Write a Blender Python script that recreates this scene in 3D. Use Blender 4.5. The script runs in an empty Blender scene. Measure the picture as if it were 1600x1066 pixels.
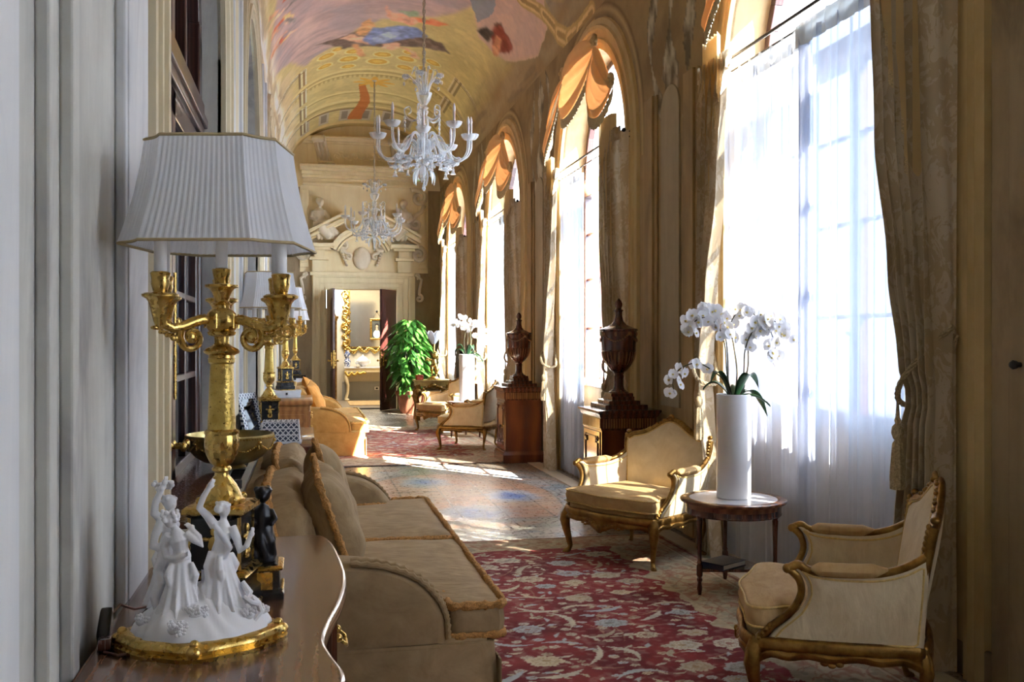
import bpy, math, random
import numpy as np
from mathutils import Vector, Matrix, Euler
random.seed(7)
SC = bpy.context.scene
COL = SC.collection
PI = math.pi
rad = math.radians
sin, cos = math.sin, math.cos

# ------------------------------------------------------------------ mesh helper
def lerp(a, b, t): return a + (b - a) * t
def T(x=0, y=0, z=0, rx=0, ry=0, rz=0, s=1):
    m = Matrix.Translation((x, y, z)) @ Euler((rx, ry, rz)).to_matrix().to_4x4()
    if s != 1:
        sv = (s, s, s) if not hasattr(s, '__len__') else s
        m = m @ Matrix.Diagonal((sv[0], sv[1], sv[2], 1))
    return m

class MB:
    def __init__(self): self.v = []; self.f = []
    def add(self, vs, fs, M=None):
        o = len(self.v)
        if M is not None: vs = [tuple(M @ Vector(p)) for p in vs]
        self.v += [tuple(p) for p in vs]
        self.f += [tuple(i + o for i in f) for f in fs]
        return self
    def box(self, x0, x1, y0, y1, z0, z1, M=None):
        vs = [(x, y, z) for z in (z0, z1) for y in (y0, y1) for x in (x0, x1)]
        return self.add(vs, [(0, 2, 3, 1), (4, 5, 7, 6), (0, 1, 5, 4), (2, 6, 7, 3), (0, 4, 6, 2), (1, 3, 7, 5)], M)
    def grid(self, fn, nu, nv, cu=False, cv=False, M=None):
        vs = [fn(i / (nu if cu else nu - 1), j / (nv if cv else nv - 1)) for i in range(nu) for j in range(nv)]
        fs = []
        for i in range(nu if cu else nu - 1):
            for j in range(nv if cv else nv - 1):
                a = i * nv + j; b = ((i + 1) % nu) * nv + j
                c = ((i + 1) % nu) * nv + (j + 1) % nv; d = i * nv + (j + 1) % nv
                fs.append((a, b, c, d))
        return self.add(vs, fs, M)
    def lathe(self, prof, n=24, M=None, fn=None, caps=True):
        vs = []; fs = []
        m = len(prof)
        for k in range(n):
            a = 2 * PI * k / n
            for (r, z) in prof:
                rr = r if fn is None else fn(r, z, a)
                vs.append((rr * cos(a), rr * sin(a), z))
        for k in range(n):
            k2 = (k + 1) % n
            for j in range(m - 1):
                fs.append((k * m + j, k2 * m + j, k2 * m + j + 1, k * m + j + 1))
        if caps:
            if prof[0][0] > 1e-6: fs.append(tuple(k * m for k in reversed(range(n))))
            if prof[-1][0] > 1e-6: fs.append(tuple(k * m + m - 1 for k in range(n)))
        return self.add(vs, fs, M)
    def tube(self, pts, r, n=8, closed=False, caps=True, M=None, sq=None):
        P = [Vector(p) for p in pts]; m = len(P)
        R = r if hasattr(r, '__len__') else [r] * m
        vs = []; fs = []; prev = None
        for i in range(m):
            if closed: t = P[(i + 1) % m] - P[i - 1]
            else: t = P[min(i + 1, m - 1)] - P[max(i - 1, 0)]
            if t.length < 1e-9: t = Vector((0, 0, 1))
            t.normalize()
            if prev is None:
                u = t.orthogonal().normalized()
                if abs(t.z) < .9: u = (Vector((0, 0, 1)) - t * t.z).normalized()
            else:
                u = prev - t * prev.dot(t)
                u = u.normalized() if u.length > 1e-6 else t.orthogonal().normalized()
            prev = u; w = t.cross(u)
            for k in range(n):
                a = 2 * PI * k / n + (PI / 4 if n == 4 else 0)
                rr = R[i]
                su, sw = (1, 1) if sq is None else sq
                vs.append(tuple(P[i] + u * (cos(a) * rr * su) + w * (sin(a) * rr * sw)))
        for i in range(m if closed else m - 1):
            i2 = (i + 1) % m
            for k in range(n):
                k2 = (k + 1) % n
                fs.append((i * n + k, i2 * n + k, i2 * n + k2, i * n + k2)[::-1])
        if caps and not closed:
            fs.append(tuple(range(n))); fs.append(tuple((m - 1) * n + k for k in reversed(range(n))))
        return self.add(vs, fs, M)
    def ell(self, c, r, nu=14, nv=9, M=None):
        if not hasattr(r, '__len__'): r = (r, r, r)
        vs = []; fs = []
        for j in range(1, nv):
            b = PI * j / nv - PI / 2
            for i in range(nu):
                a = 2 * PI * i / nu
                vs.append((c[0] + r[0] * cos(b) * cos(a), c[1] + r[1] * cos(b) * sin(a), c[2] + r[2] * sin(b)))
        vs.append((c[0], c[1], c[2] - r[2])); vs.append((c[0], c[1], c[2] + r[2]))
        B = len(vs) - 2
        for j in range(nv - 2):
            for i in range(nu):
                i2 = (i + 1) % nu
                fs.append((j * nu + i, j * nu + i2, (j + 1) * nu + i2, (j + 1) * nu + i))
        for i in range(nu):
            i2 = (i + 1) % nu
            fs.append((B, i2, i)); fs.append((B + 1, (nv - 2) * nu + i, (nv - 2) * nu + i2))
        return self.add(vs, fs, M)
    def prism(self, poly, z0, z1, M=None):
        n = len(poly)
        a = sum(poly[i][0] * poly[(i + 1) % n][1] - poly[(i + 1) % n][0] * poly[i][1] for i in range(n))
        if a < 0: poly = poly[::-1]
        vs = [(x, y, z0) for x, y in poly] + [(x, y, z1) for x, y in poly]
        fs = [tuple(reversed(range(n))), tuple(range(n, 2 * n))]
        fs += [(i, (i + 1) % n, n + (i + 1) % n, n + i) for i in range(n)]
        return self.add(vs, fs, M)
    def stack(self, poly, levels, M=None, cap=True):
        """poly = 2d outline, levels = [(offset, z)]: outline offset inward/outward per level"""
        n = len(poly)
        ar = sum(poly[i][0] * poly[(i + 1) % n][1] - poly[(i + 1) % n][0] * poly[i][1] for i in range(n))
        if ar < 0: poly = poly[::-1]
        nor = []
        for i in range(n):
            a = Vector(poly[i - 1]); b = Vector(poly[i]); c = Vector(poly[(i + 1) % n])
            e1 = (b - a).normalized(); e2 = (c - b).normalized()
            n1 = Vector((e1.y, -e1.x)); n2 = Vector((e2.y, -e2.x))
            s = n1 + n2; d = max(.35, 1 + n1.dot(n2))
            nor.append(s / d)
        vs = []
        for (o, z) in levels:
            vs += [(poly[i][0] + nor[i].x * o, poly[i][1] + nor[i].y * o, z) for i in range(n)]
        fs = []
        for j in range(len(levels) - 1):
            fs += [(j * n + i, j * n + (i + 1) % n, (j + 1) * n + (i + 1) % n, (j + 1) * n + i) for i in range(n)]
        if cap:
            L = len(levels) - 1
            fs += [tuple(reversed(range(n))), tuple(L * n + i for i in range(n))]
        return self.add(vs, fs, M)
    def puff(self, poly, z0, z1, er=.03, bul=.02, M=None, und=None):
        """soft cushion over a 2d outline with rounded edge and crowned faces"""
        n = len(poly)
        cx = sum(p[0] for p in poly) / n; cy = sum(p[1] for p in poly) / n
        rings = []
        def ring(scale_in, z):
            out = []
            for (x, y) in poly:
                d = math.hypot(x - cx, y - cy)
                k = max(0., (d - scale_in) / d) if scale_in >= 0 else 1 + (-scale_in) / d
                out.append((cx + (x - cx) * k, cy + (y - cy) * k, z))
            return out
        def sring(f, z): return [(cx + (x - cx) * f, cy + (y - cy) * f, z) for x, y in poly]
        h = z1 - z0; rings.append(sring(.0005, z0 - bul * .3)); rings.append(sring(.5, z0 - bul * .3)); rings.append(sring(.85, z0 - bul * .1))
        for k in range(5):
            a = PI / 2 * k / 4
            rings.append(ring(er * (1 - sin(a)), z0 + er * (1 - cos(a))))
        rings.append(ring(-.008, (z0 + z1) / 2))
        for k in range(5):
            a = PI / 2 * k / 4
            rings.append(ring(er * (1 - cos(a)), z1 - er * (1 - sin(a))))
        for f, b in ((.88, .3), (.75, .6), (.55, .85), (.3, 1), (.0005, 1.03)):
            rings.append(sring(f, z1 + bul * b))
        vs = [p for r in rings for p in r]
        if und: vs = [und(*p) for p in vs]
        fs = []
        for j in range(len(rings) - 1):
            fs += [(j * n + i, j * n + (i + 1) % n, (j + 1) * n + (i + 1) % n, (j + 1) * n + i) for i in range(n)]
        return self.add(vs, fs, M)
    def squad(self, a, b, c, e1=.4, e2=.4, nu=28, nv=16, M=None, und=None):
        f = lambda v, e: math.copysign(abs(v) ** e, v)
        def fn(u, v):
            A = 2 * PI * u; B = PI * (v - .5)
            p = (a * f(cos(B), e1) * f(cos(A), e2), b * f(cos(B), e1) * f(sin(A), e2), c * f(sin(B), e1))
            return und(*p) if und else p
        return self.grid(fn, nu, nv, cu=True, M=M)
    def build(self, name, mat, parent=None, bev=0, sub=0, ang=42, loc=None, solid=0, remesh=0, smo=0, seg=2, M=None):
        me = bpy.data.meshes.new(name)
        vs = self.v if M is None else [tuple(M @ Vector(p)) for p in self.v]
        me.from_pydata(vs, [], self.f)
        me.materials.append(mat)
        if ang:
            me.polygons.foreach_set('use_smooth', [True] * len(me.polygons))
            if not sub and not remesh: me.set_sharp_from_angle(angle=rad(ang))
        o = bpy.data.objects.new(name, me); COL.objects.link(o)
        if parent is not None: o.parent = parent
        if loc: o.location = loc
        if remesh:
            m = o.modifiers.new('r', 'REMESH'); m.mode = 'VOXEL'; m.voxel_size = remesh; m.use_smooth_shade = True
        if smo:
            m = o.modifiers.new('s', 'SMOOTH'); m.iterations = smo; m.factor = .5
        if bev:
            m = o.modifiers.new('b', 'BEVEL'); m.width = bev; m.segments = seg; m.limit_method = 'ANGLE'; m.angle_limit = rad(38)
        if solid:
            m = o.modifiers.new('t', 'SOLIDIFY'); m.thickness = solid; m.offset = 0
        if sub:
            m = o.modifiers.new('u', 'SUBSURF'); m.levels = sub; m.render_levels = sub
        return o

def npmesh(name, V, F, mat, cols=None, parent=None, smooth=True):
    """numpy grid mesh with a painted colour attribute"""
    me = bpy.data.meshes.new(name)
    me.vertices.add(len(V)); me.vertices.foreach_set('co', V.astype(np.float32).ravel())
    n = len(F)
    me.loops.add(n * 4); me.loops.foreach_set('vertex_index', F.astype(np.int32).ravel())
    me.polygons.add(n); me.polygons.foreach_set('loop_start', np.arange(0, n * 4, 4, dtype=np.int32))
    me.polygons.foreach_set('use_smooth', np.ones(n, bool) if smooth else np.zeros(n, bool))
    me.update(calc_edges=True)
    if cols is not None:
        at = me.color_attributes.new('paint', 'FLOAT_COLOR', 'POINT')
        c4 = np.ones((len(V), 4), np.float32); c4[:, :3] = cols
        at.data.foreach_set('color', c4.ravel())
    me.materials.append(mat)
    o = bpy.data.objects.new(name, me); COL.objects.link(o)
    if parent is not None: o.parent = parent
    return o
def gridfaces(nu, nv):
    i, j = np.meshgrid(np.arange(nu - 1), np.arange(nv - 1), indexing='ij')
    a = (i * nv + j).ravel()
    return np.stack([a, a + nv, a + nv + 1, a + 1], 1)

def thing(name, label, cat, loc=(0, 0, 0), rz=0, group=None, s=1):
    o = bpy.data.objects.new(name, None); COL.objects.link(o)
    o.empty_display_size = .1
    o.location = loc; o.rotation_euler = (0, 0, rz)
    if s != 1: o.scale = (s, s, s)
    return tag(o, label, cat, group)
def tag(o, label, cat, group=None, kind=None):
    o['label'] = label; o['category'] = cat
    if group: o['group'] = group
    if kind: o['kind'] = kind
    return o
def struct(o): o['kind'] = 'structure'; return o
def tree(o):
    out = []
    for c in KIDS.get(o.name, []): out.append(c)
    return out
def dup(root, loc=None, rz=None, label=None, group=None, s=None):
    """copy of a thing with copies of its parts and sub-parts"""
    kids = {}
    for o in bpy.data.objects:
        if o.parent: kids.setdefault(o.parent.name, []).append(o)
    def cp(o, par):
        c = o.copy(); COL.objects.link(c)
        if par: c.parent = par
        for k in kids.get(o.name, []): cp(k, c)
        return c
    r = cp(root, None)
    if loc is not None: r.location = loc
    if rz is not None: r.rotation_euler = (0, 0, rz)
    if label: r['label'] = label
    if group: r['group'] = group
    if s: r.scale = (s, s, s)
    return r

# ------------------------------------------------------------------ node helper
def S(r, g, b):
    f = lambda c: ((c / 255 + .055) / 1.055) ** 2.4 if c / 255 > .04045 else c / 255 / 12.92
    return (f(r), f(g), f(b), 1)
class NT:
    def __init__(self, name):
        self.m = bpy.data.materials.new(name); self.m.use_nodes = True
        self.t = self.m.node_tree; self.t.nodes.clear()
        self.out = self.n('ShaderNodeOutputMaterial')
    def n(self, typ, **kw):
        x = self.t.nodes.new(typ)
        for k, v in kw.items():
            if k in x.inputs: self.put(x.inputs[k], v)
            else: setattr(x, k, v)
        return x
    def put(self, inp, v):
        if isinstance(v, bpy.types.NodeSocket): self.t.links.new(v, inp)
        elif isinstance(v, bpy.types.Node): self.t.links.new(v.outputs[0], inp)
        else:
            try: inp.default_value = v
            except Exception: inp.default_value = (v[0], v[1], v[2])
    def co(self, scale=(1, 1, 1), kind='Object', rot=(0, 0, 0)):
        tc = self.n('ShaderNodeTexCoord')
        mp = self.n('ShaderNodeMapping', Vector=tc.outputs[kind]); mp.inputs['Scale'].default_value = scale
        mp.inputs['Rotation'].default_value = rot
        return mp.outputs[0]
    def noise(self, co, scale=5, det=4, rough=.55, dist=0):
        x = self.n('ShaderNodeTexNoise', Vector=co); x.inputs['Scale'].default_value = scale
        x.inputs['Detail'].default_value = det; x.inputs['Roughness'].default_value = rough; x.inputs['Distortion'].default_value = dist
        return x.outputs[0]
    def ramp(self, fac, stops, interp='LINEAR'):
        x = self.n('ShaderNodeValToRGB'); self.put(x.inputs[0], fac); r = x.color_ramp; r.interpolation = interp
        while len(r.elements) < len(stops): r.elements.new(.5)
        for e, (p, c) in zip(r.elements, stops):
            e.position = p; e.color = c if hasattr(c, '__len__') else (c, c, c, 1)
        return x.outputs[0]
    def mix(self, fac, a, b, mode='MIX'):
        x = self.n('ShaderNodeMix'); x.data_type = 'RGBA'; x.blend_type = mode
        self.put(x.inputs[0], fac); self.put(x.inputs[6], a); self.put(x.inputs[7], b)
        return x.outputs[2]
    def math(self, op, a, b=0, c=None):
        x = self.n('ShaderNodeMath'); x.operation = op; self.put(x.inputs[0], a); self.put(x.inputs[1], b)
        if c is not None: self.put(x.inputs[2], c)
        return x.outputs[0]
    def bump(self, h, st=.3, d=.01):
        x = self.n('ShaderNodeBump'); self.put(x.inputs['Height'], h); x.inputs['Strength'].default_value = st; x.inputs['Distance'].default_value = d
        return x.outputs[0]
    def bsdf(self, color, rough=.5, metal=0, bump=None, sheen=0, spec=.5, coat=0, trans=0, sub=0, ior=1.5, sheent=None):
        p = self.n('ShaderNodeBsdfPrincipled')
        self.put(p.inputs['Base Color'], color); self.put(p.inputs['Roughness'], rough); self.put(p.inputs['Metallic'], metal)
        if bump is not None: self.put(p.inputs['Normal'], bump)
        p.inputs['Sheen Weight'].default_value = sheen; p.inputs['Sheen Roughness'].default_value = .35
        if sheent: p.inputs['Sheen Tint'].default_value = sheent
        p.inputs['Specular IOR Level'].default_value = spec; p.inputs['Coat Weight'].default_value = coat; p.inputs['Coat Roughness'].default_value = .08
        p.inputs['Transmission Weight'].default_value = trans; p.inputs['IOR'].default_value = ior
        return p.outputs[0]
    def done(self, sh):
        self.t.links.new(sh, self.out.inputs[0]); return self.m

def simple(name, col, rough=.5, metal=0, var=.12, scale=8, bump=.0, bscale=60, **kw):
    t = NT(name); co = t.co()
    n = t.noise(co, scale)
    dark = tuple(c * (1 - var) for c in col[:3]) + (1,); lite = tuple(min(1, c * (1 + var)) for c in col[:3]) + (1,)
    c = t.ramp(n, [(.3, dark), (.7, lite)])
    b = t.bump(t.noise(co, bscale, 3), bump, .004) if bump else None
    return t.done(t.bsdf(c, rough, metal, b, **kw))
# ------------------------------------------------------------------ materials
M = {}
def mk_gold(name, a, b, rough=.28, bump=.35, bs=90):
    t = NT(name); co = t.co()
    n = t.noise(co, 14, 5); n2 = t.noise(co, bs, 3)
    c = t.ramp(n, [(.3, a), (.7, b)])
    r = t.ramp(n2, [(.3, rough * .7), (.75, rough * 1.5)])
    return t.done(t.bsdf(c, r, 1, t.bump(n2, bump, .003)))
M['gold'] = mk_gold('gilt_bronze', (.46, .29, .06, 1), (.74, .51, .17, 1), .27, .08, 60)
M['gold_cast'] = mk_gold('chased_gilt_bronze', (.46, .30, .06, 1), (.74, .54, .17, 1), .34, 1.0, 120)
M['giltwood'] = mk_gold('gilded_wood', (.15, .075, .02, 1), (.42, .25, .075, 1), .40, .4, 70)
M['brass_dull'] = mk_gold('antique_gilt', (.46, .36, .14, 1), (.70, .55, .24, 1), .42, .15, 40)
M['shade_trim'] = simple('braid_trim', S(178, 160, 120), .8)

def wood(name, a, b, c3, rough=.2, scale=(1, 1, 1), grain=7, coat=.5, dist=3.0):
    t = NT(name); co = t.co(scale)
    n0 = t.noise(co, 1.4, 3)
    w = t.n('ShaderNodeTexWave', Vector=co); w.inputs['Scale'].default_value = grain; w.inputs['Distortion'].default_value = dist
    w.inputs['Detail'].default_value = 3; w.inputs['Detail Scale'].default_value = 1.2
    f = t.math('ADD', t.math('MULTIPLY', w.outputs[1], .55), t.math('MULTIPLY', n0, .5))
    fine = t.noise(t.co(tuple(s * k for s, k in zip(scale, (40, 40, 6)))), 3, 4)
    c = t.ramp(f, [(.15, a), (.5, b), (.85, c3)])
    c = t.mix(.25, c, t.ramp(fine, [(.3, a), (.7, c3)]))
    return t.done(t.bsdf(c, t.ramp(fine, [(0, rough * .8), (1, rough * 1.3)]), 0, t.bump(fine, .05, .002), coat=coat))
M['mahogany'] = wood('polished_mahogany', (.030, .009, .006, 1), (.075, .020, .011, 1), (.15, .042, .018, 1), .25, (1, 1, .35), 6)
M['flame'] = wood('flame_mahogany', (.045, .010, .006, 1), (.13, .030, .012, 1), (.24, .065, .022, 1), .2, (1.0, 1.0, .35), 1.3, .6, 9)
M['desk'] = wood('walnut_top', (.075, .034, .02, 1), (.14, .065, .036, 1), (.20, .10, .055, 1), .2, (2.2, .35, 1), 3.5, .25)
M['oak'] = wood('honey_wood', (.16, .06, .018, 1), (.27, .11, .035, 1), (.36, .16, .055, 1), .3, (1, .5, 2.0), 4)
M['doorwood'] = wood('dark_door_wood', (.022, .008, .007, 1), (.05, .017, .014, 1), (.085, .03, .022, 1), .3, (3, 3, .3), 4)
M['redwood'] = wood('red_brown_door_wood', (.04, .012, .012, 1), (.07, .020, .017, 1), (.11, .034, .026, 1), .3, (3, 3, .4), 4)

def velvet(name, a, b, sheen=.35, rough=.75, st=(.9, .7, .45, 1)):
    t = NT(name); co = t.co((1, 1, 1.0))
    n = t.noise(co, 5, 4, .6, 1.2); n2 = t.noise(co, 380, 2); n3 = t.noise(t.co((1, 2.6, 1.0)), 9, 3, .55, .6)
    f = t.math('ADD', t.math('MULTIPLY', n, .65), t.math('MULTIPLY', n3, .4))
    c = t.ramp(f, [(.32, a), (.72, b)])
    bm = t.bump(n2, .12, .002)
    x = t.n('ShaderNodeBump'); t.put(x.inputs['Height'], n3); x.inputs['Strength'].default_value = .35; x.inputs['Distance'].default_value = .02
    t.put(x.inputs['Normal'], bm)
    return t.done(t.bsdf(c, rough, 0, x.outputs[0], sheen=sheen, spec=.2, sheent=st))
M['velvet'] = velvet('tan_velvet', S(138, 114, 82), S(178, 153, 116), .18)
M['sunlit_velvet'] = velvet('sunlit_tan_velvet', S(168, 124, 62), S(205, 160, 92), .3)  # lit copy of the tan sofa cloth
M['chair_velvet'] = velvet('pale_gold_velvet', S(198, 180, 146), S(222, 207, 176), .2, .75, (.9, .82, .7, 1))
M['seat_velvet'] = velvet('old_gold_velvet', S(172, 138, 90), S(202, 172, 124), .22)
M['orange_velvet'] = velvet('amber_velvet', S(205, 140, 62), S(232, 172, 92), .3)
M['fringe'] = simple('wool_fringe', S(190, 140, 80), .9, 0, .4, 120, 1.0, 260)
M['piping'] = simple('gold_piping', S(205, 175, 110), .7, 0, .2, 60)

# stone / plaster
def plaster(name, a, b, streak=1.0, rough=.75, sc=(2.2, 2.2, .28), extra=None, bump=.12):
    t = NT(name); co = t.co(sc); co2 = t.co()
    n = t.noise(co, 2.4, 6, .62, .5); n2 = t.noise(co2, 9, 6, .6); n3 = t.noise(co2, 55, 3)
    f = t.math('ADD', t.math('MULTIPLY', n, .75), t.math('MULTIPLY', n2, .25))
    c = t.ramp(f, [(.3, a), (.68, b)])
    if extra:
        e = t.noise(t.co((1.6, 1.6, .55)), 1.6, 5, .6, .8)
        c = t.mix(t.ramp(e, [(.52, (0, 0, 0, 1)), (.72, (.75, .75, .75, 1))]), c, extra)
    return t.done(t.bsdf(c, rough, 0, t.bump(n3, bump, .002), spec=.3))
M['wall_grey'] = plaster('grey_painted_marble', S(172, 172, 168), S(208, 207, 200), extra=S(122, 118, 122))
M['wall_pale'] = plaster('pale_painted_marble', S(200, 202, 206), S(222, 222, 222), extra=S(160, 160, 166))
M['wall_cream'] = plaster('cream_painted_moulding', S(196, 182, 150), S(216, 204, 176))
M['wall_ochre'] = plaster('ochre_painted_wall', S(152, 126, 88), S(180, 154, 112), extra=S(126, 108, 82))
M['wall_brown'] = plaster('brown_painted_wall', S(146, 128, 100), S(172, 152, 122), extra=S(108, 94, 76))
M['arch_ochre'] = plaster('ochre_painted_archivolt', S(186, 160, 112), S(214, 190, 142))
M['stucco'] = plaster('cream_stucco', S(226, 208, 166), S(242, 228, 192))
M['stucco_grey'] = plaster('grey_stucco', S(204, 190, 164), S(230, 218, 196))
M['plaster_niche'] = plaster('painted_niche_plaster', S(152, 138, 112), S(176, 160, 132))  # own tone of the painted niche panels
M['plain'] = plaster('far_room_wall', S(196, 186, 166), S(208, 200, 182), bump=.03)
M['plain_grey'] = plaster('far_room_dado', S(150, 152, 152), S(160, 162, 162), bump=.03)
M['marble_strip'] = plaster('pale_marble_strip', S(196, 188, 168), S(216, 208, 190), sc=(2, 2, 2), rough=.35)
M['radiator_grey'] = simple('pale_grey_paint', S(186, 180, 168), .5, 0, .06)

def paint(name, rough=.75, bs=60, b=.15, jitter=.25):
    t = NT(name); at = t.n('ShaderNodeAttribute'); at.attribute_name = 'paint'
    co = t.co(); n = t.noise(co, 7, 6, .65); n2 = t.noise(co, bs, 3)
    c = t.mix(jitter, at.outputs[0], t.ramp(n, [(.3, (.55, .5, .42, 1)), (.7, (1.25, 1.2, 1.1, 1))]), 'MULTIPLY')
    return t, c, n2
t, c, n2 = paint('fresco_plaster'); M['fresco'] = t.done(t.bsdf(c, .8, 0, t.bump(n2, .1, .002), spec=.2))
t, c, n2 = paint('woven_rug', bs=300, jitter=.3); M['rug'] = t.done(t.bsdf(c, .95, 0, t.bump(n2, .5, .004), spec=.1, sheen=.1))
t, c, n2 = paint('painted_floor_tile', bs=25, jitter=.35); M['floor'] = t.done(t.bsdf(c, t.ramp(n2, [(.3, .22), (.7, .42)]), 0, t.bump(n2, .12, .002), spec=.5))

# porcelain, glass, cloth
M['bisque'] = simple('white_bisque_porcelain', S(226, 226, 230), .45, 0, .03, 20)
M['white_gloss'] = simple('white_glazed_ceramic', S(232, 232, 234), .16, 0, .02, 6, coat=.4)
M['candle'] = simple('white_candle_sleeve', S(228, 226, 224), .4, 0, .03)
M['black'] = simple('black_lacquer', (.012, .012, .014, 1), .25, 0, .3, 20)
M['bronze'] = simple('dark_bronze', (.018, .018, .022, 1), .34, .3, .4, 20)
M['iron'] = simple('dark_iron', (.03, .028, .03, 1), .4, .8, .2)
M['dark_void'] = simple('unlit_interior', (.012, .011, .012, 1), .9, 0, .2)
M['terracotta'] = simple('terracotta', S(150, 92, 66), .8, 0, .2, 12, .3)
M['soil'] = simple('bark_soil', (.05, .035, .025, 1), .95, 0, .5, 60, 1, 120)
M['stem'] = simple('brown_green_stem', (.06, .055, .025, 1), .5, 0, .3, 40)
M['marble_top'] = plaster('white_marble_top', S(205, 205, 208), S(225, 225, 228), sc=(3, 3, 3), rough=.2, bump=.02)
M['navy_book'] = simple('navy_book_cloth', (.012, .02, .05, 1), .5)
M['paper'] = simple('paper_edges', S(220, 214, 200), .8)
M['cord'] = simple('brown_flex', S(96, 62, 50), .6)
M['red_box'] = simple('orange_red_leather', S(190, 82, 44), .5)
M['plastic_white'] = simple('white_plastic', S(228, 228, 228), .4, 0, .02)
M['metal'] = simple('steel', (.6, .6, .62, 1), .3, 1, .1)

def leaf(name, a, b, rough=.3):
    t = NT(name); n = t.noise(t.co(), 14, 3); oi = t.n('ShaderNodeObjectInfo')
    c = t.ramp(n, [(.3, a), (.7, b)])
    p = t.bsdf(c, rough, 0)
    tr = t.n('ShaderNodeBsdfTranslucent', Color=tuple(min(1, x * 1.5) for x in b[:3]) + (1,))
    mx = t.n('ShaderNodeMixShader'); mx.inputs[0].default_value = .22
    t.t.links.new(p, mx.inputs[1]); t.t.links.new(tr.outputs[0], mx.inputs[2])
    return t.done(mx.outputs[0])
M['leaf'] = leaf('glossy_green_leaf', (.02, .10, .015, 1), (.10, .28, .05, 1))
M['orchid_leaf'] = leaf('dark_green_leaf', (.012, .05, .02, 1), (.03, .10, .035, 1))
def thin(name, col, trl, transp=0., rough=.6, bs=200, pat=None):
    t = NT(name); co = t.co()
    c = t.ramp(t.noise(co, 10, 3), [(.3, tuple(x * .94 for x in col[:3]) + (1,)), (.7, col)])
    if pat: c = pat(t, c)
    p = t.bsdf(c, rough, 0, None, spec=.2)
    tr = t.n('ShaderNodeBsdfTranslucent'); t.put(tr.inputs[0], c)
    mx = t.n('ShaderNodeMixShader'); mx.inputs[0].default_value = trl
    t.t.links.new(p, mx.inputs[1]); t.t.links.new(tr.outputs[0], mx.inputs[2])
    s = mx.outputs[0]
    if transp:
        tp = t.n('ShaderNodeBsdfTransparent'); m2 = t.n('ShaderNodeMixShader'); m2.inputs[0].default_value = transp
        t.t.links.new(s, m2.inputs[1]); t.t.links.new(tp.outputs[0], m2.inputs[2]); s = m2.outputs[0]
    return t.done(s)
M['petal'] = thin('white_orchid_petal', (.86, .86, .88, 1), .3)
M['petal_core'] = simple('yellow_orchid_lip', S(216, 196, 120), .5)
M['sheer'] = thin('white_voile', (.46, .50, .60, 1), .22, .09, .8)
M['sheer_light'] = thin('thin_white_voile', (.86, .88, .93, 1), .5, .42, .8)
M['heading'] = thin('pleated_voile_heading', (.62, .64, .64, 1), .14, .02, .8)
def damask(t, c):
    v = t.n('ShaderNodeTexVoronoi', Vector=t.co((5, 5, 3.2))); v.inputs['Scale'].default_value = 1.6; v.feature = 'SMOOTH_F1'
    n = t.noise(t.co((6, 6, 4)), 2.2, 3, .6, 2.2)
    f = t.math('ADD', t.math('MULTIPLY', n, .7), t.math('MULTIPLY', v.outputs[0], .4))
    k = t.ramp(f, [(.50, (0, 0, 0, 1)), (.53, (1, 1, 1, 1))])
    return t.mix(k, (.46, .36, .23, 1), (.56, .47, .34, 1))
M['damask'] = thin('beige_damask', (.5, .4, .26, 1), .12, 0, .55, pat=damask)
M['lining'] = thin('apricot_lining', S(226, 150, 84), .4, 0, .7)
M['valance'] = thin('cream_silk_valance', S(214, 188, 140), .25, 0, .6)
M['bullion'] = simple('cream_bullion_fringe', S(206, 186, 146), .8, 0, .3, 140, .8, 200)
M['rope'] = simple('twisted_beige_cord', S(176, 158, 124), .8, 0, .35, 120, .8, 160)
# lamp shade cloth, window glass, chandelier glass
M['shade'] = thin('pleated_silk_shade', (.82, .84, .90, 1), .3, 0, .7)
def glass(name, col, gl, rough=.03):
    t = NT(name)
    tp = t.n('ShaderNodeBsdfTransparent', Color=col); g = t.n('ShaderNodeBsdfGlossy'); g.inputs['Roughness'].default_value = rough
    f = t.n('ShaderNodeLayerWeight'); f.inputs['Blend'].default_value = .5
    mx = t.n('ShaderNodeMixShader'); t.put(mx.inputs[0], t.math('MULTIPLY_ADD', t.math('POWER', f.outputs[1], 5), .8, gl))
    t.t.links.new(tp.outputs[0], mx.inputs[1]); t.t.links.new(g.outputs[0], mx.inputs[2])
    return t.done(mx.outputs[0])
M['pane'] = glass('window_glass', (.97, .98, 1, 1), .04)
def cglass():
    t = NT('murano_glass')
    tp = t.n('ShaderNodeBsdfTransparent', Color=(.93, .95, .97, 1)); g = t.n('ShaderNodeBsdfGlossy'); g.inputs['Roughness'].default_value = .05
    d = t.n('ShaderNodeBsdfTranslucent', Color=(.95, .96, .97, 1)); d2 = t.n('ShaderNodeBsdfDiffuse', Color=(.95, .96, .97, 1))
    f = t.n('ShaderNodeLayerWeight'); f.inputs['Blend'].default_value = .42
    a = t.n('ShaderNodeMixShader'); a.inputs[0].default_value = .45
    t.t.links.new(d.outputs[0], a.inputs[1]); t.t.links.new(d2.outputs[0], a.inputs[2])
    m1 = t.n('ShaderNodeMixShader'); t.put(m1.inputs[0], t.ramp(f.outputs[1], [(.0, .22), (1, .72)]))
    t.t.links.new(tp.outputs[0], m1.inputs[1]); t.t.links.new(a.outputs[0], m1.inputs[2])
    m2 = t.n('ShaderNodeMixShader'); t.put(m2.inputs[0], t.math('MULTIPLY_ADD', t.math('POWER', f.outputs[1], 4), .7, .06))
    t.t.links.new(m1.outputs[0], m2.inputs[1]); t.t.links.new(g.outputs[0], m2.inputs[2])
    return t.done(m2.outputs[0])
M['murano'] = cglass()
M['dark_pane'] = simple('opaque_dark_pane', (.014, .015, .022, 1), .06, 0, .1)  # opaque; door panes hold the unlit room behind in their colour
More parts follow.
